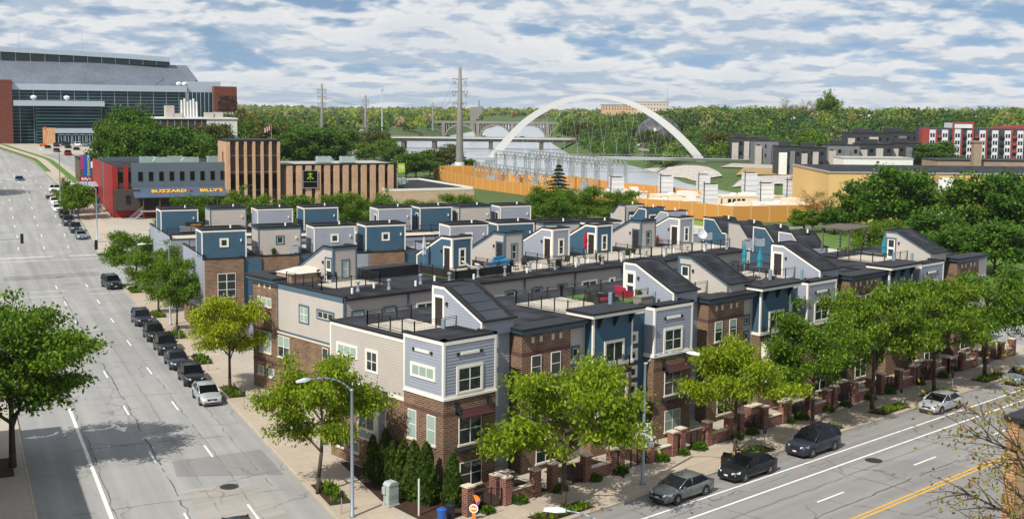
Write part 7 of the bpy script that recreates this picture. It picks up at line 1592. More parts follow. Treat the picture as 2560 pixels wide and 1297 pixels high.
# substation gantries
LAT = mat('lattice_steel', (.34, .38, .40), .5, .5)
def gantry(p, q, h, label, n=10):
    p, q = Vector((*p, 0)), Vector((*q, 0)); L = (q - p).length; R = thing('substation_gantry', label, 'gantry', p, math.atan2((q - p).y, (q - p).x), 'lattice gantries of the substation')
    for i in range(n + 1):
        x = L * i / n; m = MB()
        for dx in (-.45, .45):
            for dy in (-.45, .45): m.tube((x + dx, dy, 0), (x + dx * .5, dy * .5, h), .09, None, 3)
        for k in range(6): z0, z1 = h * k / 6, h * (k + 1) / 6; m.tube((x - .4, -.4, z0), (x + .4, -.4, z1), .05, None, 3); m.tube((x + .4, .4, z0), (x - .4, .4, z1), .05, None, 3)
        m.build('column', LAT, R)
    t = MB()
    for dy in (-.5, .5):
        for z in (h - .7, h + .5): t.tube((0, dy, z), (L, dy, z), .1, None, 3)
        m_ = int(L / 1.4)
        for k in range(m_): x0, x1 = L * k / m_, L * (k + 1) / m_; t.tube((x0, dy, h - .7 if k % 2 else h + .5), (x1, dy, h + .5 if k % 2 else h - .7), .06, None, 3)
    t.build('truss', LAT, R)
    for k in range(int(L / 3)):
        i_ = MB(); i_.lathe([(.12, h - 2.4), (.22, h - 2.2), (.12, h - 2.0), (.22, h - 1.8), (.12, h - 1.6), (.2, h - 1.4), (.1, h - .8)], 1.2 + 3 * k, 0, 6); i_.build('insulator', LAT, R)
gantry((266, 300), (243, 226), 9.5, 'front lattice gantry of the substation'); gantry((278, 296), (252, 228), 9.5, 'middle lattice gantry of the substation', 8); gantry((255, 298), (236, 240), 6.0, 'low lattice gantry nearest the orange wall', 9)
TRF = mat('transformer_grey', (.30, .36, .38), .5, .2)
for i in range(9):
    k = i / 8; x, y = 250 - 14 * k, 284 - 56 * k
    R = thing('transformer', 'grey transformer with insulators inside the substation', 'transformer', (x + (i % 2) * 5, y, 0), VROT, 'transformers of the substation'); MB().box(-1.3, 1.3, -1, 1, .3, 2.8).build('tank', TRF, R)
    for s in (-.8, 0, .8): MB().lathe([(.15, 2.8), (.22, 3.1), (.12, 3.4), (.2, 3.7), (.08, 4.4)], s, 0, 6).build('bushing', LAT, R)
    for s in (-1.6, 1.35): MB().box(s, s + .25, -.8, .8, .5, 2.4).build('radiator', TRF, R)
# transmission pylons
PYL = mat('weathered_steel_pole', (.21, .205, .19), .7, .2, var=.2, scale=.3)
def pylon(loc, h, rb, rt, arms, label, rot=0.0, foot=True):
    R = thing('power_pylon', label, 'pylon', loc, VROT + rot, 'steel power line poles'); MB().lathe([(rb * 1.15, 0), (rb, h * .02), (rb * .8, h * .4), (rt, h)], n=14).build('pole', PYL, R, True)
    if foot: MB().lathe([(rb * 1.5, -.5), (rb * 1.25, 1.5), (rb * 1.18, h * .1)], n=14).build('footing', WWL, R)
    for (z, w) in arms:
        for s in (-1, 1):
            m = MB(); m.path([(0, 0, z - .1), (s * w, 0, z + .35)], [.22, .10], 5); m.build('cross_arm', PYL, R); n_ = MB(); n_.path([(s * w * .95, 0, z + .3), (s * w * .7, 0, z - 2.0)], .09, 4); n_.path([(s * w * .45, 0, z + .2), (s * w * .7, 0, z - 2.0)], .09, 4); n_.build('insulator', DARK, R)
    return R
def V3(x, d, z): return RTH * x + FWH * d + Vector((0, 0, z))
pylon(V3(-20, 444, 0), 39.3, 1.55, .55, [(34.8, 2.9), (30.2, 3.1), (25.8, 2.7)], 'tall grey power pylon beside the river with three pairs of arms')
pylon(V3(-96.8, 600, 6), 29.3, 1.0, .5, [(26.2, 2.4), (22.8, 2.6), (19.4, 2.3)], 'power pylon farthest left beyond the office block', foot=False)
pylon(V3(-84.7, 680, 5), 25.5, 1.0, .5, [(22.6, 2.2), (19.6, 2.4)], 'power pylon second from the left, beyond the trees', foot=False)
pylon(V3(-61, 900, 6), 21.5, .9, .4, [(19, 2.0), (16.5, 2.0)], 'small distant power pylon behind the tall one', foot=False)
R = thing('light_mast', 'tall slender light mast beyond the trees', 'mast', V3(-83, 750, 8), 0); MB().tube((0, 0, 0), (0, 0, 26.0), .35, .2, 6).build('pole', HEADM, R); MB().box(-1.3, 1.3, -.5, .5, 25.8, 27).build('lamp_ring', HEADM, R)
def wire(p, q, sag, label):
    m = MB(); p, q = Vector(p), Vector(q); pts = [p.lerp(q, i / 12) - Vector((0, 0, sag * 4 * (i / 12) * (1 - i / 12))) for i in range(13)]; m.path(pts, .045, 3); o = m.build('power_line', DARK); tag(o, label, 'cable', 'power lines')
for i, (s, z) in enumerate(((-2.9, 33), (2.9, 33), (-3.1, 28.4), (3.1, 28.4), (-2.7, 24), (2.7, 24))): wire(V3(-20 + s, 444, z), V3(-61 + s * .7, 900, 6 + z * .55), 6, 'thin power line from the %s of the tall pylon to the far one' % ('upper left arm', 'upper right arm', 'middle left arm', 'middle right arm', 'lower left arm', 'lower right arm')[i])
for i, s in enumerate((-1.8, 0, 1.8)):
    for nm, a_, b_ in (('left', V3(-96.8 + s, 600, 29), V3(-84.7 + s, 680, 25)),): wire(a_, b_, 1.5, 'thin power line between the two left pylons, %s of three' % ('left', 'middle', 'right')[i])

# ------------------------------------------------------------------ bridges
WARCH = mat('bridge_white', (.70, .69, .67), .4, .1, var=.04)
R = thing('arch_bridge', 'white single arch footbridge over the river', 'bridge', V3(39, 556, 0), VROT)
ap = [(-51.3, -3), (-47, 2.4), (-36, 15.0), (-26, 22.6), (-14, 28.0), (0, 30.0), (13, 27.8), (25, 22.4), (36, 14.4), (46, 4.6), (51, -2)]
def spl(k):
    n = len(ap) - 1; t = k * n; i = min(int(t), n - 1); f = t - i; P = [ap[max(0, min(n, i + j))] for j in (-1, 0, 1, 2)]
    return tuple(.5 * (2 * P[1][c] + (P[2][c] - P[0][c]) * f + (2 * P[0][c] - 5 * P[1][c] + 4 * P[2][c] - P[3][c]) * f * f + (3 * P[1][c] - P[0][c] - 3 * P[2][c] + P[3][c]) * f ** 3) for c in (0, 1))
m = MB(); N_ = 48; prev = None
for i in range(N_ + 1):
    x, z = spl(i / N_); x2, z2 = spl(min(1, i / N_ + .01)); x0, z0 = spl(max(0, i / N_ - .01)); tx, tz = x2 - x0, z2 - z0; l = math.hypot(tx, tz); nx, nz = -tz / l, tx / l; w = 1.05 + 1.0 * abs(x) / 51; y = (30 - z) * .05
    ring = [(x + nx * w, y - w * .9, z + nz * w), (x + nx * w, y + w * .9, z + nz * w), (x - nx * w * .8, y + w * .5, z - nz * w * .8), (x - nx * w * .8, y - w * .5, z - nz * w * .8)]; o = len(m.v); m.v += ring
    if prev is not None: m.f += [(prev + j, prev + (j + 1) % 4, o + (j + 1) % 4, o + j) for j in range(4)]; m.m += [0] * 4
    prev = o
m.build('arch', WARCH, R)
dk = MB(); M_ = 24
for i in range(M_):
    f0, f1 = i / M_, (i + 1) / M_
    def D(f): x = -57 + 142 * f; return x, -9 * math.sin(math.pi * f), 1.0 + 1.2 * math.sin(math.pi * f)
    (xa, ya, za), (xb, yb, zb) = D(f0), D(f1)
    dk.add([(xa, ya - 2, za), (xb, yb - 2, zb), (xb, yb + 2, zb), (xa, ya + 2, za), (xa, ya - 1.2, za - 1.3), (xb, yb - 1.2, zb - 1.3), (xb, yb + 1.2, zb - 1.3), (xa, ya + 1.2, za - 1.3)], [(0, 1, 2, 3), (4, 5, 1, 0), (7, 6, 5, 4), (3, 2, 6, 7)])
dk.build('deck', mat('deck_grey', (.60, .61, .61), .6, .1), R); rl = MB()
for i in range(96):
    x, y, z = D(i / 96); rl.tube((x, y - 2, z), (x, y - 2.2, z + 1.3), .06, None, 3)
for i in range(24): a_, b_ = D(i / 24), D((i + 1) / 24); rl.tube((a_[0], a_[1] - 2.15, a_[2] + 1.3), (b_[0], b_[1] - 2.15, b_[2] + 1.3), .07, None, 3)
rl.build('railing', GALV, R)
for i in range(13):
    xa = -36 + 6 * i; k = min(range(200), key=lambda j: abs(spl(j / 199)[0] - xa)); z = spl(k / 199)[1]
    for dx in (-2.2, 2.2):
        f = (xa + dx * 1.6 + 57) / 142; x, y, zz = D(f); c = MB(); c.tube((xa, (30 - z) * .05, z - .5), (x, y - 1.6, zz + .2), .03, None, 4); c.build('hanger', GALV, R)
R = thing('bridge_abutment', 'pale concrete abutment at the right end of the footbridge', 'abutment', V3(124, 552, 0), VROT); MB().box(-12, 12, -4, 4, -6, .9).build('wall', CONCB, R); MB().prism([(-12, -6), (-4, -6), (-10, .8), (-12, .8)], 'y', -4.3, 4.3).build('buttress', CONCB, R)
R = thing('road_bridge', 'long flat road bridge on dark piers across the river', 'bridge', V3(0, 830, 0), VROT)
MB().box(-150, 70, -9, 9, 2.3, 3.0).build('deck', WWL, R); MB().box(-150, 70, -8.6, 8, .3, 2.3).build('girder', mat('girder_dark', (.035, .035, .035), .7), R); MB().box(-150, 70, -9.2, -8.9, 3.0, 3.7).build('parapet', CONCB, R)
for x in (-76.5, -55, -15.5, 20, 55):
    pr = MB(); pr.box(x - 1.3, x + 1.3, -8, 8, -8, .3); pr.build('pier', mat('pier_dark', (.10, .09, .08), .8), R)
R = thing('road_bridge', 'short flat road bridge right of the arch, beneath the dome', 'bridge', V3(0, 800, 0), VROT); MB().box(82, 165, -8, 8, 2.3, 3.6).build('deck', WWL, R); MB().box(82, 165, -7, 7, .8, 2.3).build('girder', DARK, R); 
for x in (90, 120, 150): MB().box(x - 1, x + 1, -6, 6, -4, .8).build('pier', CONCB, R)
for i, (x, c) in enumerate(((-64, 'navy'), (-46, 'black'), (-20, 'blue'), (6, 'black'), (32, 'red'))): car('sedan', c, V3(x, 825, 3.0), VROT + (math.pi if i % 2 else 0), ['dark blue car crossing the left end of the road bridge', 'black car on the road bridge left of the tall pylon', 'blue car on the road bridge right of the tall pylon', 'black car on the road bridge near the arch', 'red car on the road bridge inside the arch'][i], 'cars on the road bridge', simple=True)
OLDC = mat('old_concrete', (.20, .19, .17), .85, var=.2, scale=.1)
R = thing('viaduct', 'old concrete viaduct with open round arches over the far river', 'bridge', V3(-5, 1150, 0), VROT - .12)
MB().box(-72, 62, -4, 4, 8.0, 10.2).build('deck', OLDC, R)
for k in range(4):
    cx = -46 + 34 * k; a_ = MB(); n_ = 16; prev = None
    for i in range(n_ + 1):
        t = math.pi * i / n_; ring = [(cx + 15.6 * math.cos(t), -3.5, -5 + 12.6 * math.sin(t)), (cx + 15.6 * math.cos(t), 3.5, -5 + 12.6 * math.sin(t)), (cx + 14.2 * math.cos(t), 3.5, -5 + 11.0 * math.sin(t)), (cx + 14.2 * math.cos(t), -3.5, -5 + 11.0 * math.sin(t))]; o = len(a_.v); a_.v += ring
        if prev is not None: a_.f += [(prev + j, prev + (j + 1) % 4, o + (j + 1) % 4, o + j) for j in range(4)]; a_.m += [0] * 4
        prev = o
    a_.build('arch', OLDC, R)
    for j in range(-5, 6):
        x = cx + 2.8 * j; z = -5 + 12.4 * math.sqrt(max(0, 1 - ((x - cx) / 15.6) ** 2)); MB().box(x - .4, x + .4, -3, 3, z, 8.0).build('spandrel_post', OLDC, R)
for k in range(5): MB().box(-64.5 + 34 * k, -61.5 + 34 * k, -4, 4, -8, 8).build('pier', OLDC, R)
R = thing('lookout_tower', 'grey wedge shaped overlook on a stem behind the tall pylon', 'structure', V3(-35, 1080, 4), VROT); MB().prism([(-4, 7), (0, 7), (7, 15), (7, 20), (-4, 20)], 'y', -3, 3).build('wedge', OLDC, R); MB().box(-4, -1, -3, 3, 0, 7).build('stem', OLDC, R); MB().box(3.4, 4.6, -1, 1, 20, 26).build('post', OLDC, R)
# dome
R = thing('domed_greenhouse', 'grey geodesic dome on a white colonnaded base behind the arch', 'greenhouse', V3(93.5, 760, 4), VROT)
bpy.ops.mesh.primitive_ico_sphere_add(subdivisions=3, radius=15.0); ico = bpy.context.object; dome_me = ico.data; v = [tuple(p.co) for p in dome_me.vertices]; f = [tuple(p.vertices) for p in dome_me.polygons]; bpy.data.objects.remove(ico)
dm = MB(); keep = [q for q in f if min(v[i][2] for i in q) > -1.0]; dm.add([(x, y, z * .92 + 1.6) for x, y, z in v], keep); dome = dm.build('glazing', glass_mat('dome_panes', (.055, .06, .065), .35, .4), R)
es = set(); 
for q in keep:
    for i in range(3): es.add(tuple(sorted((q[i], q[(i + 1) % 3]))))
fr = MB()
for a_, b_ in es: fr.tube((v[a_][0] * 1.01, v[a_][1] * 1.01, v[a_][2] * .93 + 1.6), (v[b_][0] * 1.01, v[b_][1] * 1.01, v[b_][2] * .93 + 1.6), .14, None, 3)
fr.build('frame', mat('dome_frame', (.20, .205, .215), .5, .3), R); MB().box(-2.5, 2.5, -2.5, 2.5, 14.9, 16.0).build('lantern', GALV, R)
MB().box(-18, 62, -8, 8, -3.4, -2.2).build('terrace_roof', WWL, R); MB().box(-16, 60, -6, 6, -8, -3.4).build('terrace_wall', DARK, R)
for i in range(10): MB().box(-17.5 + 4 * i, -16.9 + 4 * i, -7.8, -7.2, -8, -3.4).build('column', WWL, R)

# ------------------------------------------------------------------ far right bank buildings
def far_block(px, d, w, dep, z0, z1, m, label, name='building', rows=3, cols=6, wm=None, rot=0.0, cat='building', roofm=None, group=None, wz=1.5, ww=1.3):
    p = at(px, 300, d); R = thing(name, label, cat, (p.x, p.y, 0), VROT + rot, group); MB().box(0, w, 0, dep, z0 - 8, z1).build('wall', m, R); MB().box(-.2, w + .2, -.2, dep + .2, z1, z1 + .35).build('roof', roofm or CAPM, R)
    hh = (z1 - z0) / max(1, rows)
    for r_ in range(rows):
        for c_ in range(cols):
            x = (c_ + .5) * w / cols; z = z0 + hh * (r_ + .45); q = MB(); q.box(x - ww / 2, x + ww / 2, -.06, .02, z - wz / 2, z + wz / 2, 0); o = q.build('window', wm or WWL, R); MB().poly([(x - ww / 2 + .12, -.07, z - wz / 2 + .12), (x + ww / 2 - .12, -.07, z - wz / 2 + .12), (x + ww / 2 - .12, -.07, z + wz / 2 - .12), (x - ww / 2 + .12, -.07, z + wz / 2 - .12)]).build('pane', DKG, o)
    return R
YEL = mat('yellow_block', (0.60, 0.40, 0.16), .8, var=.06, scale=.1)
R = far_block(2078, 262, 58, 34, 0, 11.0, YEL, 'pale yellow warehouse behind the dark park trees', 'warehouse', 0, 0, roofm=mat('grey_coping', (.30, .27, .25), .7)); MB().box(24.2, 27.8, -.12, .0, 1, 10.2).build('loading_door', WWL, R); MB().box(23.6, 24.2, -.35, 0, 0, 10.9).build('door_frame', mat('door_frame_tan', (.42, .22, .14), .7), R); MB().box(27.8, 28.4, -.35, 0, 0, 10.9).build('door_frame', mat('door_frame_tan', (.42, .22, .14), .7), R); MB().box(.5, 57, .5, 33, 11.0, 11.4).build('roof_membrane', ROOF, R)
TBR = brick_mat('pale_brown_brick', (.33, .24, .17), (.27, .19, .14), (.35, .27, .2), .6, .25, .02, .1)
far_block(2350, 400, 48, 16, 2, 8.2, TBR, 'pale brown brick building with arched windows at the right edge', rows=1, cols=9, wm=TBR, wz=3.0, ww=2.0, cat='building'); p = at(2441, 380, 398)
R = thing('brick_chimney', 'square brick chimney rising from the brown brick building', 'chimney', (p.x, p.y, 0), VROT); MB().box(-1.3, 1.3, -1.3, 1.3, 2, 14.5).build('shaft', TBR, R); MB().box(-1.6, 1.6, -1.6, 1.6, 14.5, 15.1).build('cap', TBR, R)
far_block(2113, 425, 25, 14, 3.5, 7.6, WWL, 'long low white building with pale roof at the right', rows=0, cols=0, roofm=mat('pale_roof', (.36, .35, .33), .9))
CHAR = mat('charcoal_cladding', (.035, .037, .042), .6, var=.15); GRC = mat('grey_cladding', (.16, .165, .18), .6)
for i, (px, d, w, z0, z1, m_, lab) in enumerate([(1948, 450, 9, 1, 10.8, CHAR, 'charcoal rowhouse with white framed bay, nearest the river'), (2000, 470, 11, 2, 9.8, CHAR, 'charcoal rowhouse block behind the lone green tree'), (2072, 480, 13, 2, 10.6, GRC, 'grey rowhouse block with beige bays'), (2150, 485, 14, 2, 11.0, CHAR, 'charcoal rowhouse block above the long white building'), (2228, 490, 13, 2, 11.4, CHAR, 'charcoal rowhouse block beside the red and white apartments'), (1830, 560, 12, 2, 11.2, CHAR, 'charcoal rowhouse block at the left of the group'), (1888, 540, 11, 2, 10.4, GRC, 'grey rowhouse block with a beige corner'), (2120, 540, 20, 5, 14.4, CHAR, 'dark rowhouse block farther up the slope'), (2200, 550, 18, 5, 14.8, CHAR, 'dark rowhouse block highest on the slope')]):
    R = far_block(px, d, w, 9, z0, z1, m_, lab, 'rowhouse_block', 2, max(3, int(w / 3)), DARK, cat='house', group='charcoal rowhouses across the river'); MB().box(.3, 3.2, -1.2, 0, z0 - 4, z1 - 2.2).build('bay', WWL if i == 0 else BEI, R); MB().box(w * .5, w * .7, -.8, 0, z0 - 4, z1 - 1.6).build('bay', BEI if i % 2 else GRC, R); MB().box(w * .2, w * .6, 2, 7, z1 + .3, z1 + 2.0).build('roof_room', CHAR, R)
AW = mat('apartment_white', (.60, .61, .64), .7); ARD = mat('apartment_red', (.30, .045, .035), .6); ADK = mat('apartment_dark', (.045, .05, .06), .6)
p = at(2308, 350, 525); R = thing('apartment_block', 'white, red and charcoal striped apartment block at the right', 'building', (p.x, p.y, 0), VROT - .08)
MB().box(0, 70, 0, 14, -4, 17.5).build('wall', ADK, R)
for i in range(12): 
    x = 2.5 + 5.4 * i; MB().box(x, x + 2.6, -.5, 0, -2, 16.6 if i != 2 else 19).build('white_bay', AW, R)
    for k in range(5):
        for dx in (.35, 1.45): q = MB().box(x + dx, x + dx + .8, -.56, -.5, 1.0 + 3.1 * k, 2.7 + 3.1 * k).build('window', DKG, R)
    if i % 2 == 0: MB().box(x + 2.7, x + 3.3, -.9, 0, -2, 17.0).build('red_strip', ARD, R)
    for k in range(5): b_ = MB(); b_.box(x + 3.3, x + 5.2, -1.1, 0, .8 + 3.1 * k, 1.0 + 3.1 * k); b_.box(x + 3.3, x + 5.2, -1.1, -1.05, 1.0 + 3.1 * k, 1.9 + 3.1 * k); b_.build('balcony', ARD if i % 3 == 0 else DARK, R)
MB().box(12.6, 21.0, -.9, 14, 17.5, 19.6).build('raised_roof', AW, R); fr = MB(); fr.box(12.2, 21.4, -1.2, -.5, 19.6, 20.2); fr.box(12.2, 12.9, -1.2, -.5, -2, 19.6); fr.box(20.7, 21.4, -1.2, -.5, -2, 19.6); fr.build('red_frame', ARD, R); MB().box(-.6, 2.2, -.8, 5, -2, 17.2).build('red_corner', ARD, R); MB().prism([(30, 17.5), (70, 17.5), (70, 21), (31, 18.2)], 'y', 3, 6).build('red_roof', ARD, R)
TANF = mat('far_tan', (.52, .36, .22), .8)
far_block(1505, 1300, 38, 20, 22, 27.6, TANF, 'tan hospital wing on the far ridge inside the arch', rows=2, cols=12, wm=TANF); far_block(1560, 1330, 50, 20, 22, 31.0, mat('far_pale', (.56, .48, .40), .8), 'pale stepped building on the far ridge behind the arch', rows=2, cols=14, wm=TANF)
p = at(1668, 250, 1320); R = thing('radio_mast', 'thin radio mast on the far ridge', 'mast', (p.x, p.y, 20)); MB().tube((0, 0, 0), (0, 0, 31), .3, .12, 4).build('pole', GALV, R)
for i in range(8):
    z0_ = 3.5 * i + 1; MB().tube((-.5, 0, z0_), (.5, 0, z0_), .12, None, 3).build('crossbar', GALV, R)
for i, (px, d, w, h0, h1, m_, lab) in enumerate([(640, 620, 30, 8, 13, mat('far_greige', (.36, .33, .30), .8), 'long pale shed among the trees right of the arena'), (765, 700, 34, 6, 11, mat('far_greige', (.36, .33, .30), .8), 'pale shed roof behind the left pylon'), (2130, 860, 14, 16, 22, WWL, 'white house on the wooded ridge'), (2400, 900, 14, 17, 22, BEI, 'pale house high in the trees at the right'), (2260, 800, 26, 12, 17, mat('far_red', (.22, .07, .05), .8), 'red brick block below the wooded ridge'), (1950, 860, 12, 15, 20, WWL, 'white house left of the blue arch')]):
    far_block(px, d, w, 10, h0, h1, m_, lab, rows=1, cols=4, wm=m_)
p = at(2030, 290, 820); R = thing('blue_arch', 'blue steel arch in the trees on the right', 'bridge', (p.x, p.y, 6), VROT); m = MB(); pts = [(-14 + 28 * i / 14, 0, 11.5 * math.sin(math.pi * (i / 14) ** .9)) for i in range(15)]; m.path(pts, .55, 6); m.path([(x, 4, z) for x, y, z in pts], .55, 6); BSTEEL = mat('blue_steel', (.03, .12, .32), .5); m.build('arch', BSTEEL, R)
for i in range(2, 14, 2): MB().tube(pts[i], (pts[i][0], 0, 0), .2, None, 4).build('hanger', BSTEEL, R)
# riverside parked cars and market tents
for i in range(20):
    k = i / 19; p = gnd(1598 + 132 * k, 372 + 24 * k, .5); car(['sedan', 'cross', 'suv'][i % 3], ['white', 'silver', 'navy', 'black', 'steel', 'red'][(i * 5) % 6], (p.x, p.y, terrain(p.x, p.y)), VROT + .3 + math.pi / 2, 'small parked car in the riverside row seen through the arch', 'cars parked along the far riverbank', simple=True)
for i, (px, py) in enumerate([(862, 372), (876, 368), (890, 364), (872, 360), (905, 356), (888, 372)]):
    p = gnd(px, py, 0); z = terrain(p.x, p.y); R = thing('market_tent', 'white market tent on the riverside walk', 'tent', (p.x, p.y, z), VROT + .4, 'market tents'); t = MB(); t.add([(-3.5, -3.5, 2.6), (3.5, -3.5, 2.6), (3.5, 3.5, 2.6), (-3.5, 3.5, 2.6), (0, 0, 4.6)], [(0, 1, 4), (1, 2, 4), (2, 3, 4), (3, 0, 4)]); t.build('canopy', WWL, R)
    for sx in (-3.3, 3.3):
        for sy in (-3.3, 3.3): MB().tube((sx, sy, 0), (sx, sy, 2.6), .08, None, 4).build('pole', GALV, R)
def tgnd(px, py, dz=.25):
    """first point of the land along a line of sight"""
    r = ray(px, py); lo = 150.0
    for k in range(900):
        d = lo + k * 1.0; t = d / r.dot(FWH); z = CAM_H + r.z * t
        if z <= terrain(r.x * t, r.y * t): return Vector((r.x * t, r.y * t, terrain(r.x * t, r.y * t) + dz))
    return at(px, py, lo)
def patch(name, quad, m, n=8, k=6):
    """a ground surface draped on the land between four corners"""
    P = [tgnd(*q) for q in quad]; mb = MB()
    for i in range(n + 1):
        for j in range(k + 1):
            u, v = i / n, j / k; p = (P[0] * (1 - u) + P[1] * u) * (1 - v) + (P[3] * (1 - u) + P[2] * u) * v; mb.v.append((p.x, p.y, terrain(p.x, p.y) + .3))
    mb.f = [(i * (k + 1) + j, (i + 1) * (k + 1) + j, (i + 1) * (k + 1) + j + 1, i * (k + 1) + j + 1) for i in range(n) for j in range(k)]; mb.m = [0] * len(mb.f)
    return structure(mb.build(name, m, smooth=True))
RIP = mat('rip_rap', (.40, .37, .33), .9, var=.5, scale=.5, fine=1.6, bump=1.0); LV = mat('levee_tan', (.34, .23, .10), .9, var=.25, scale=.1)
patch('stone_bank', [(1606, 424), (1735, 455), (1806, 442), (1770, 419)], RIP); patch('stone_bank', [(1830, 470), (1960, 462), (1990, 440), (1850, 452)], RIP); patch('levee', [(1960, 468), (2075, 470), (2075, 444), (1985, 440)], LV); patch('levee', [(1840, 440), (1985, 440), (2075, 432), (1860, 420)], LV)
patch('riverside_road', [(1800, 419), (2080, 428), (2110, 421), (1830, 410)], CONCB); patch('riverside_car_park', [(1590, 376), (1735, 400), (1750, 392), (1610, 370)], ROADA); patch('riverside_road', [(1880, 408), (2200, 420), (2230, 412), (1900, 402)], CONCB)
patch('riverside_walk', [(850, 392), (900, 385), (935, 355), (880, 355)], CONCB)
HAZE = 0.00005
# ------------------------------------------------------------------ park and riverside trees
def ptree(px, py, h, r, key, label, group, d=None, name='tree'):
    if d: p = at(px, py, d); z = terrain(p.x, p.y) - .2
    else:
        z = 0.0
        for _ in range(6): p = gnd(px, py, z); z = terrain(p.x, p.y)
        z -= .2
    return tree((p.x, p.y, z), key, h, r, label, group, name)
gN = 'bright trees along the cross street'
for i, (e, a, h, r) in enumerate([(36, 207, 9.5, 4.2), (44.5, 206, 9.8, 4.6), (53, 207, 9.6, 4.4), (60.5, 206, 9.4, 4.6), (68, 207, 8.8, 4.2), (76, 206, 8.2, 4.4), (84, 207, 8.6, 4.0), (31, 200.5, 6.5, 2.8)]):
    tree(AE(a - 8, e, 0), 'street%d' % (i % 3), h, r, 'bright green tree behind the back row penthouses, before the office fronts', gN, 'street_tree')
for i, (e, a, h, r) in enumerate([(101, 196, 9.5, 5.0), (109, 200, 9.8, 5.2), (115, 194, 9.0, 4.6)]):
    tree(AE(a, e, 0), 'street%d' % ((i + 1) % 3), h, r, 'bright green tree before the beige store and orange wall', 'bright trees before the orange wall', 'street_tree')
for i, (px, py, lab) in enumerate([(180, 535, 'round green street tree beyond the junction beside the parked cars'), (196, 548, 'round green street tree nearest the junction corner')]):
    p = hgnd(px, py); tree(p, 'green%d' % i, 6.6, 3.0, lab, None, 'street_tree')
tree(AE(285, -1.0, hill(285)), 'olive0', 16, 6.0, 'olive green tree at the left edge above the far lanes', None, 'street_tree')
# conifer by the orange wall
def conifer(seed, h, r, n):
    rng = np.random.default_rng(seed); lev = rng.integers(0, 15, n) / 15.0; t = rng.uniform(0, 6.283, n); rad = r * (1 - lev) ** .8 * np.sqrt(rng.uniform(.1, 1, n)) * (1 + .25 * np.sin(t * 5 + lev * 40)); z = .8 + lev * (h - .8) + (1 - lev) * .0 - rad * .16 + rng.normal(size=n) * .1
    c = np.stack([rad * np.cos(t), rad * np.sin(t), z], 1); d = np.stack([np.cos(t), np.sin(t), -.15 + 0 * t], 1) + rng.normal(size=(n, 3)) * .3; d = unit(d); nr = rng.normal(size=(n, 3)) * .4; nr[:, 2] += 1; nr = unit(nr - d * (nr * d).sum(1)[:, None]); l = rng.uniform(.4, .9, n); return leaf_mesh('crown', c, d, nr, l, l * .5, LEAF_C)
cm = conifer(5, 12.5, 4.0, 4200); p = gnd(1395, 545, 0); R = thing('spruce_tree', 'olive green spruce in front of the orange wall', 'tree', p); link('crown', cm, R); MB().tube((0, 0, -.2), (0, 0, 11.5), .22, .05, 7).build('trunk', BARK, R)
# big trees by the arena
ag = 'big dark trees below the arena'
for i, (px, py, h, r) in enumerate([(300, 388, 14, 5.6), (335, 392, 13.5, 6), (378, 392, 14, 7), (420, 392, 14, 7), (462, 390, 13, 6.5), (330, 382, 18, 6.5), (500, 388, 11.5, 5.5), (285, 380, 14.5, 5)]):
    ptree(px, py, h, r, 'park%d' % (i % 3), 'large dark green tree in the clump below the arena', ag, 296 + (i % 3) * 9)
for i, (px, d, h, r, k) in enumerate([(525, 335, 13, 5.5, 'olive'), (545, 338, 12, 5, 'olive'), (620, 430, 17, 8, 'olive'), (655, 420, 15, 8, 'park'), (690, 400, 15, 8, 'olive'), (735, 395, 14, 8, 'park'), (775, 400, 15, 8.5, 'park'), (815, 405, 15, 8, 'park'), (610, 470, 19, 8, 'olive'), (700, 480, 17, 9, 'park'), (650, 500, 18, 9, 'park'), (760, 500, 16, 9, 'park'), (850, 560, 14, 8, 'park'), (585, 450, 16, 7, 'olive')]):
    ptree(px, 380, h, r, k + str(i % 3), 'tree in the dark clump behind the office block', 'dark trees behind the office block', d)
for i, (px, py, h, r, k) in enumerate([(935, 398, 13, 6, 'olive'), (965, 402, 10, 6, 'green'), (915, 410, 9, 5, 'green'), (985, 415, 8, 5, 'park'), (1040, 448, 9.5, 6.0, 'park'), (1015, 445, 8, 5, 'park'), (1100, 430, 9, 5, 'olive'), (1125, 428, 10, 5, 'olive'), (1170, 428, 5, 3.5, 'green'), (1075, 440, 6, 4, 'green')]):
    ptree(px, py, h, r, k + str(i % 3), 'riverside tree left of the tall pylon', 'trees on the near riverbank')
for i, (px, py, h, r, k) in enumerate([(1508, 392, 13, 8, 'green'), (1570, 398, 12, 8, 'green'), (1455, 368, 14, 8, 'olive'), (1480, 385, 9, 6, 'olive'), (1430, 352, 16, 9, 'park'), (1620, 372, 11, 7, 'olive'), (1650, 378, 10, 6, 'olive'), (1700, 380, 10, 6, 'olive'), (1745, 384, 11, 7, 'park'), (1790, 392, 13, 8, 'olive'), (1865, 396, 11, 6.5, 'green'), (1910, 392, 10, 6, 'park'), (2028, 420, 15, 8.0, 'green'), (2010, 424, 10, 6, 'green'), (2120, 418, 6, 5, 'green'), (2165, 417, 4, 3, 'green'), (2330, 428, 12, 9, 'park'), (2300, 425, 9, 7, 'park'), (2520, 405, 12, 9, 'green')]):
    ptree(px, py, h, r, k + str(i % 3), 'tree on the far riverbank between the bridges and the rowhouses', 'trees on the far riverbank')
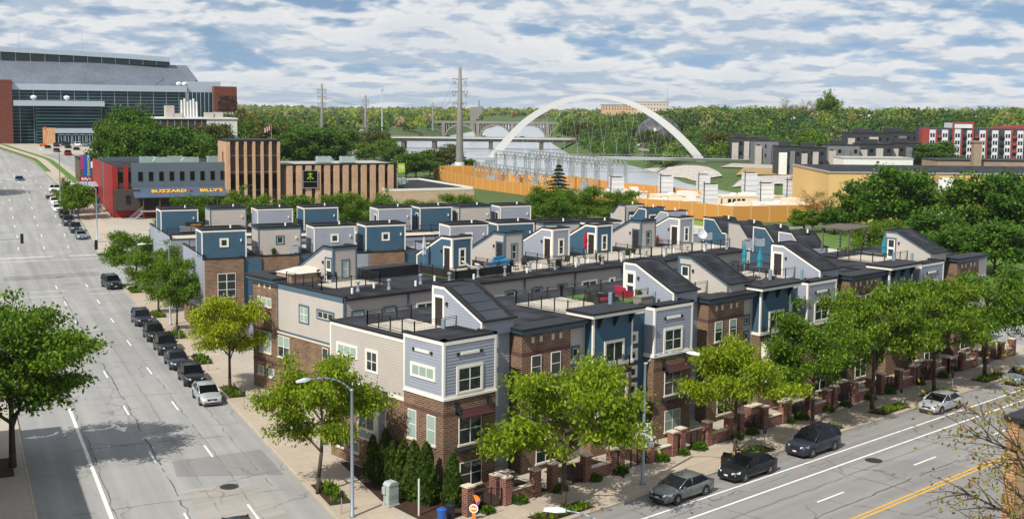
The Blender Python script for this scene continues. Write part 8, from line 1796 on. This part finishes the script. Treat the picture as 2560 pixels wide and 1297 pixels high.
# park trees behind the end of the avenue
for i, (px, d, h, r, k, lab) in enumerate([(2165, 232, 11.0, 5.2, 'park0', 'big dark park tree left of the loading door'), (2255, 225, 14.0, 7.0, 'park1', 'largest dark park tree before the yellow warehouse'), (2455, 212, 14.0, 7.0, 'park2', 'big dark park tree right of the loading door'), (2550, 205, 14, 6.5, 'park0', 'dark park tree at the right edge'), (2085, 238, 5.5, 3.5, 'park1', 'low park tree beside the sloped penthouses'), (2200, 190, 7.5, 5.0, 'street2', 'low bright green park tree behind the pergola'), (2335, 205, 7.5, 5.0, 'park2', 'park tree in the gap between the two biggest'), (2490, 180, 8, 5, 'park1', 'park tree low behind the end brick house'), (2010, 240, 5.0, 3.0, 'green1', 'small green tree at the bend of the orange wall'), (2400, 185, 7, 4.5, 'park0', 'park tree directly behind the brick end house')]):
    ptree(px, 600, h, r, k, lab, 'park trees at the right', d)
for i, (px, d) in enumerate([(2030, 246), (2060, 240)]): ptree(px, 600, 9, 4, 'bare', 'thin budding tree before the orange wall bend', 'budding trees', d)
R = structure(MB().poly([(139, 52, .15), (240, 40, .05), (240, 140, .05), (153, 148, .1)]).build('park_lawn', GRASS))
structure(MB().poly([AE(202, 95, .06), AE(202, 150, .06), AE(222, 150, .06), AE(222, 95, .06)]).build('lawn', mat('bright_lawn', (.17, .24, .04), .9, var=.2)))
tag(R, kind='structure')
# ------------------------------------------------------------------ the far woods: one mass of crowns
WOODM = [leaf_mat('wood_a', [(.19, .27, .024), (.25, .33, .028)], .35), leaf_mat('wood_b', [(.085, .16, .016), (.115, .195, .02)], .35), leaf_mat('wood_c', [(.030, .078, .013), (.045, .10, .016)], .25), leaf_mat('wood_d', [(.27, .23, .10), (.32, .27, .12)], .3), leaf_mat('wood_e', [(.27, .21, .03), (.22, .22, .025)], .35)]
def far_wood(n_try, rmin, rmax, pxr, weights, seed, leaf, per, rr, hh, skip=None, far_w=None):
    rng = np.random.default_rng(seed); C = []; S = []; Mi = []
    for _ in range(n_try):
        px = rng.uniform(*pxr); u = rng.uniform(); d = rmin * (rmax / rmin) ** u
        q = FWH * d + RTH * (d * (px - 1280) / F_PX); z = terrain(q.x, q.y)
        if river_sd(q.x, q.y) < (14 if d > 800 else 4): continue
        if skip and skip(px, d): continue
        r = rng.uniform(*rr); h = rng.uniform(*hh); C.append((q.x, q.y, z + h * .58)); S.append((r, h * .46)); w_n = np.array(weights); w_f = np.array(far_w if far_w else weights); k_ = min(1.0, max(0.0, u * 1.25 - .1)); w_ = w_n * (1 - k_) + w_f * k_; Mi.append(rng.choice(5, p=w_ / w_.sum()))
    C = np.array(C); S = np.array(S); n = len(C); idx = np.repeat(np.arange(n), per); m = len(idx)
    dv = unit(rng.normal(size=(m, 3))); k = np.power(rng.uniform(0, 1, m), .28)
    lump = 1 + .22 * np.sin(dv[:, 0] * 7 + idx) * np.cos(dv[:, 1] * 6 + idx * 1.7)
    pos = C[idx] + dv * np.stack([S[idx, 0], S[idx, 0], S[idx, 1]], 1) * (k * lump)[:, None]
    d = unit(rng.normal(size=(m, 3))); nr = dv * 1.3 + rng.normal(size=(m, 3)) * .4; nr = unit(nr - d * (nr * d).sum(1)[:, None]); l = leaf * rng.uniform(.6, 1.3, m) * (np.linalg.norm(C[idx][:, :2], axis=1) / 900.0) ** .5
    me = leaf_mesh('far_wood', pos, d, nr, l, l * .8, WOODM); me.polygons.foreach_set('material_index', np.array(Mi, dtype=np.int32)[idx]); me.update(); return link('far_wood', me)
o = far_wood(1100, 950, 3800, (560, 1500), [.20, .40, .28, .04, .08], 3, 2.3, 120, (4, 10), (6, 15), None, [.60, .20, .03, .12, .05]); tag(o, 'sunlit yellow green woods on the far horizon left of the arch', 'woods', kind='stuff')
o = far_wood(420, 640, 1000, (600, 1150), [.06, .20, .58, .04, .12], 4, 2.2, 110, (5, 8), (9, 15), lambda px, d: d > 560 and px > 1000 and d < 800); tag(o, 'darker belt of trees before the sunlit woods left of the arch', 'woods', kind='stuff')  # dark leaf mix holds both darker species and painted-in cloud shade
o = far_wood(800, 800, 1500, (1400, 1800), [.03, .27, .66, .01, .03], 5, 2.0, 120, (4, 10), (6, 16), lambda px, d: 1560 < px < 1730 and d < 830, [.25, .40, .25, .04, .06]); tag(o, 'dark green wooded slope seen through and behind the arch', 'woods', kind='stuff')
o = far_wood(1150, 640, 1500, (1760, 2620), [.04, .34, .56, .03, .03], 6, 1.9, 120, (4, 10), (5, 15), lambda px, d: d < 700 and px > 2280, [.52, .24, .08, .08, .08]); tag(o, 'mixed wooded ridge across the right background', 'woods', kind='stuff')
for i, (px, d, h, r, k) in enumerate([(1965, 830, 24, 7, 'bare'), (2015, 850, 22, 7, 'bare'), (2068, 850, 25, 8, 'green0'), (2035, 860, 20, 7, 'bare')]): ptree(px, 300, h, r, k, ['tall thin grey tree on the ridge skyline', 'bare tree beside the tall green one on the skyline', 'tall green tree rising above the ridge skyline', 'bushy bare tree on the skyline between two others'][i], 'tall trees on the ridge', d)

o = far_wood(620, 500, 790, (1400, 1840), [.10, .42, .43, .02, .03], 8, 1.5, 130, (3, 6), (5, 10), lambda px, d: (1570 < px < 1745 and d > 600) or (px > 1690 and d < 590)); tag(o, 'leafy riverside thicket around the dome and the right end of the arch', 'woods', kind='stuff')
o = far_wood(140, 560, 640, (1700, 2280), [.12, .40, .40, .03, .05], 9, 1.6, 130, (3.5, 6), (6, 10), lambda px, d: (1940 < px < 2080)); tag(o, 'leafy trees among the charcoal rowhouses', 'woods', kind='stuff')

# ------------------------------------------------------------------ look-alikes: tell each one by its place in its row
def _px(o):
    p = o.matrix_world.translation if False else o.location; q = Vector((p.x, p.y, p.z - CAM_H)); return 1280 + F_PX * q.dot(RT) / q.dot(FW)
_ORD = ['leftmost', 'second', 'third', 'fourth', 'fifth', 'sixth', 'seventh', 'eighth', 'ninth', 'tenth', 'eleventh', 'twelfth', 'thirteenth', 'fourteenth', 'fifteenth', 'sixteenth', 'seventeenth', 'eighteenth', 'nineteenth', 'twentieth']
_same = {}
for o in list(COL.objects):
    if o.parent is None and o.get('label') and o.get('category') not in ('cable',): _same.setdefault(o['label'], []).append(o)
for lab, os_ in _same.items():
    if 1 < len(os_) <= 20:
        os_.sort(key=_px)
        for i, o in enumerate(os_): o['label'] = lab + (', leftmost of its row' if i == 0 else ', rightmost of its row' if i == len(os_) - 1 else ', %s from the left' % _ORD[i])

# ------------------------------------------------------------------ thin haze over the far bank and woods
hm = bpy.data.materials.new('haze_air'); hm.use_nodes = True; hn = hm.node_tree; hn.nodes.clear()
ho = hn.nodes.new('ShaderNodeOutputMaterial'); hv = hn.nodes.new('ShaderNodeVolumePrincipled'); hv.inputs['Color'].default_value = (.90, .95, 1.0, 1); hv.inputs['Density'].default_value = HAZE; hv.inputs['Anisotropy'].default_value = 0.2
hn.links.new(hv.outputs[0], ho.inputs['Volume'])
hz = MB().box(-1500, 7600, -1500, 7600, -12, 75).build('haze', hm); hz['kind'] = 'stuff'; hz['label'] = 'thin pale haze over the far woods'
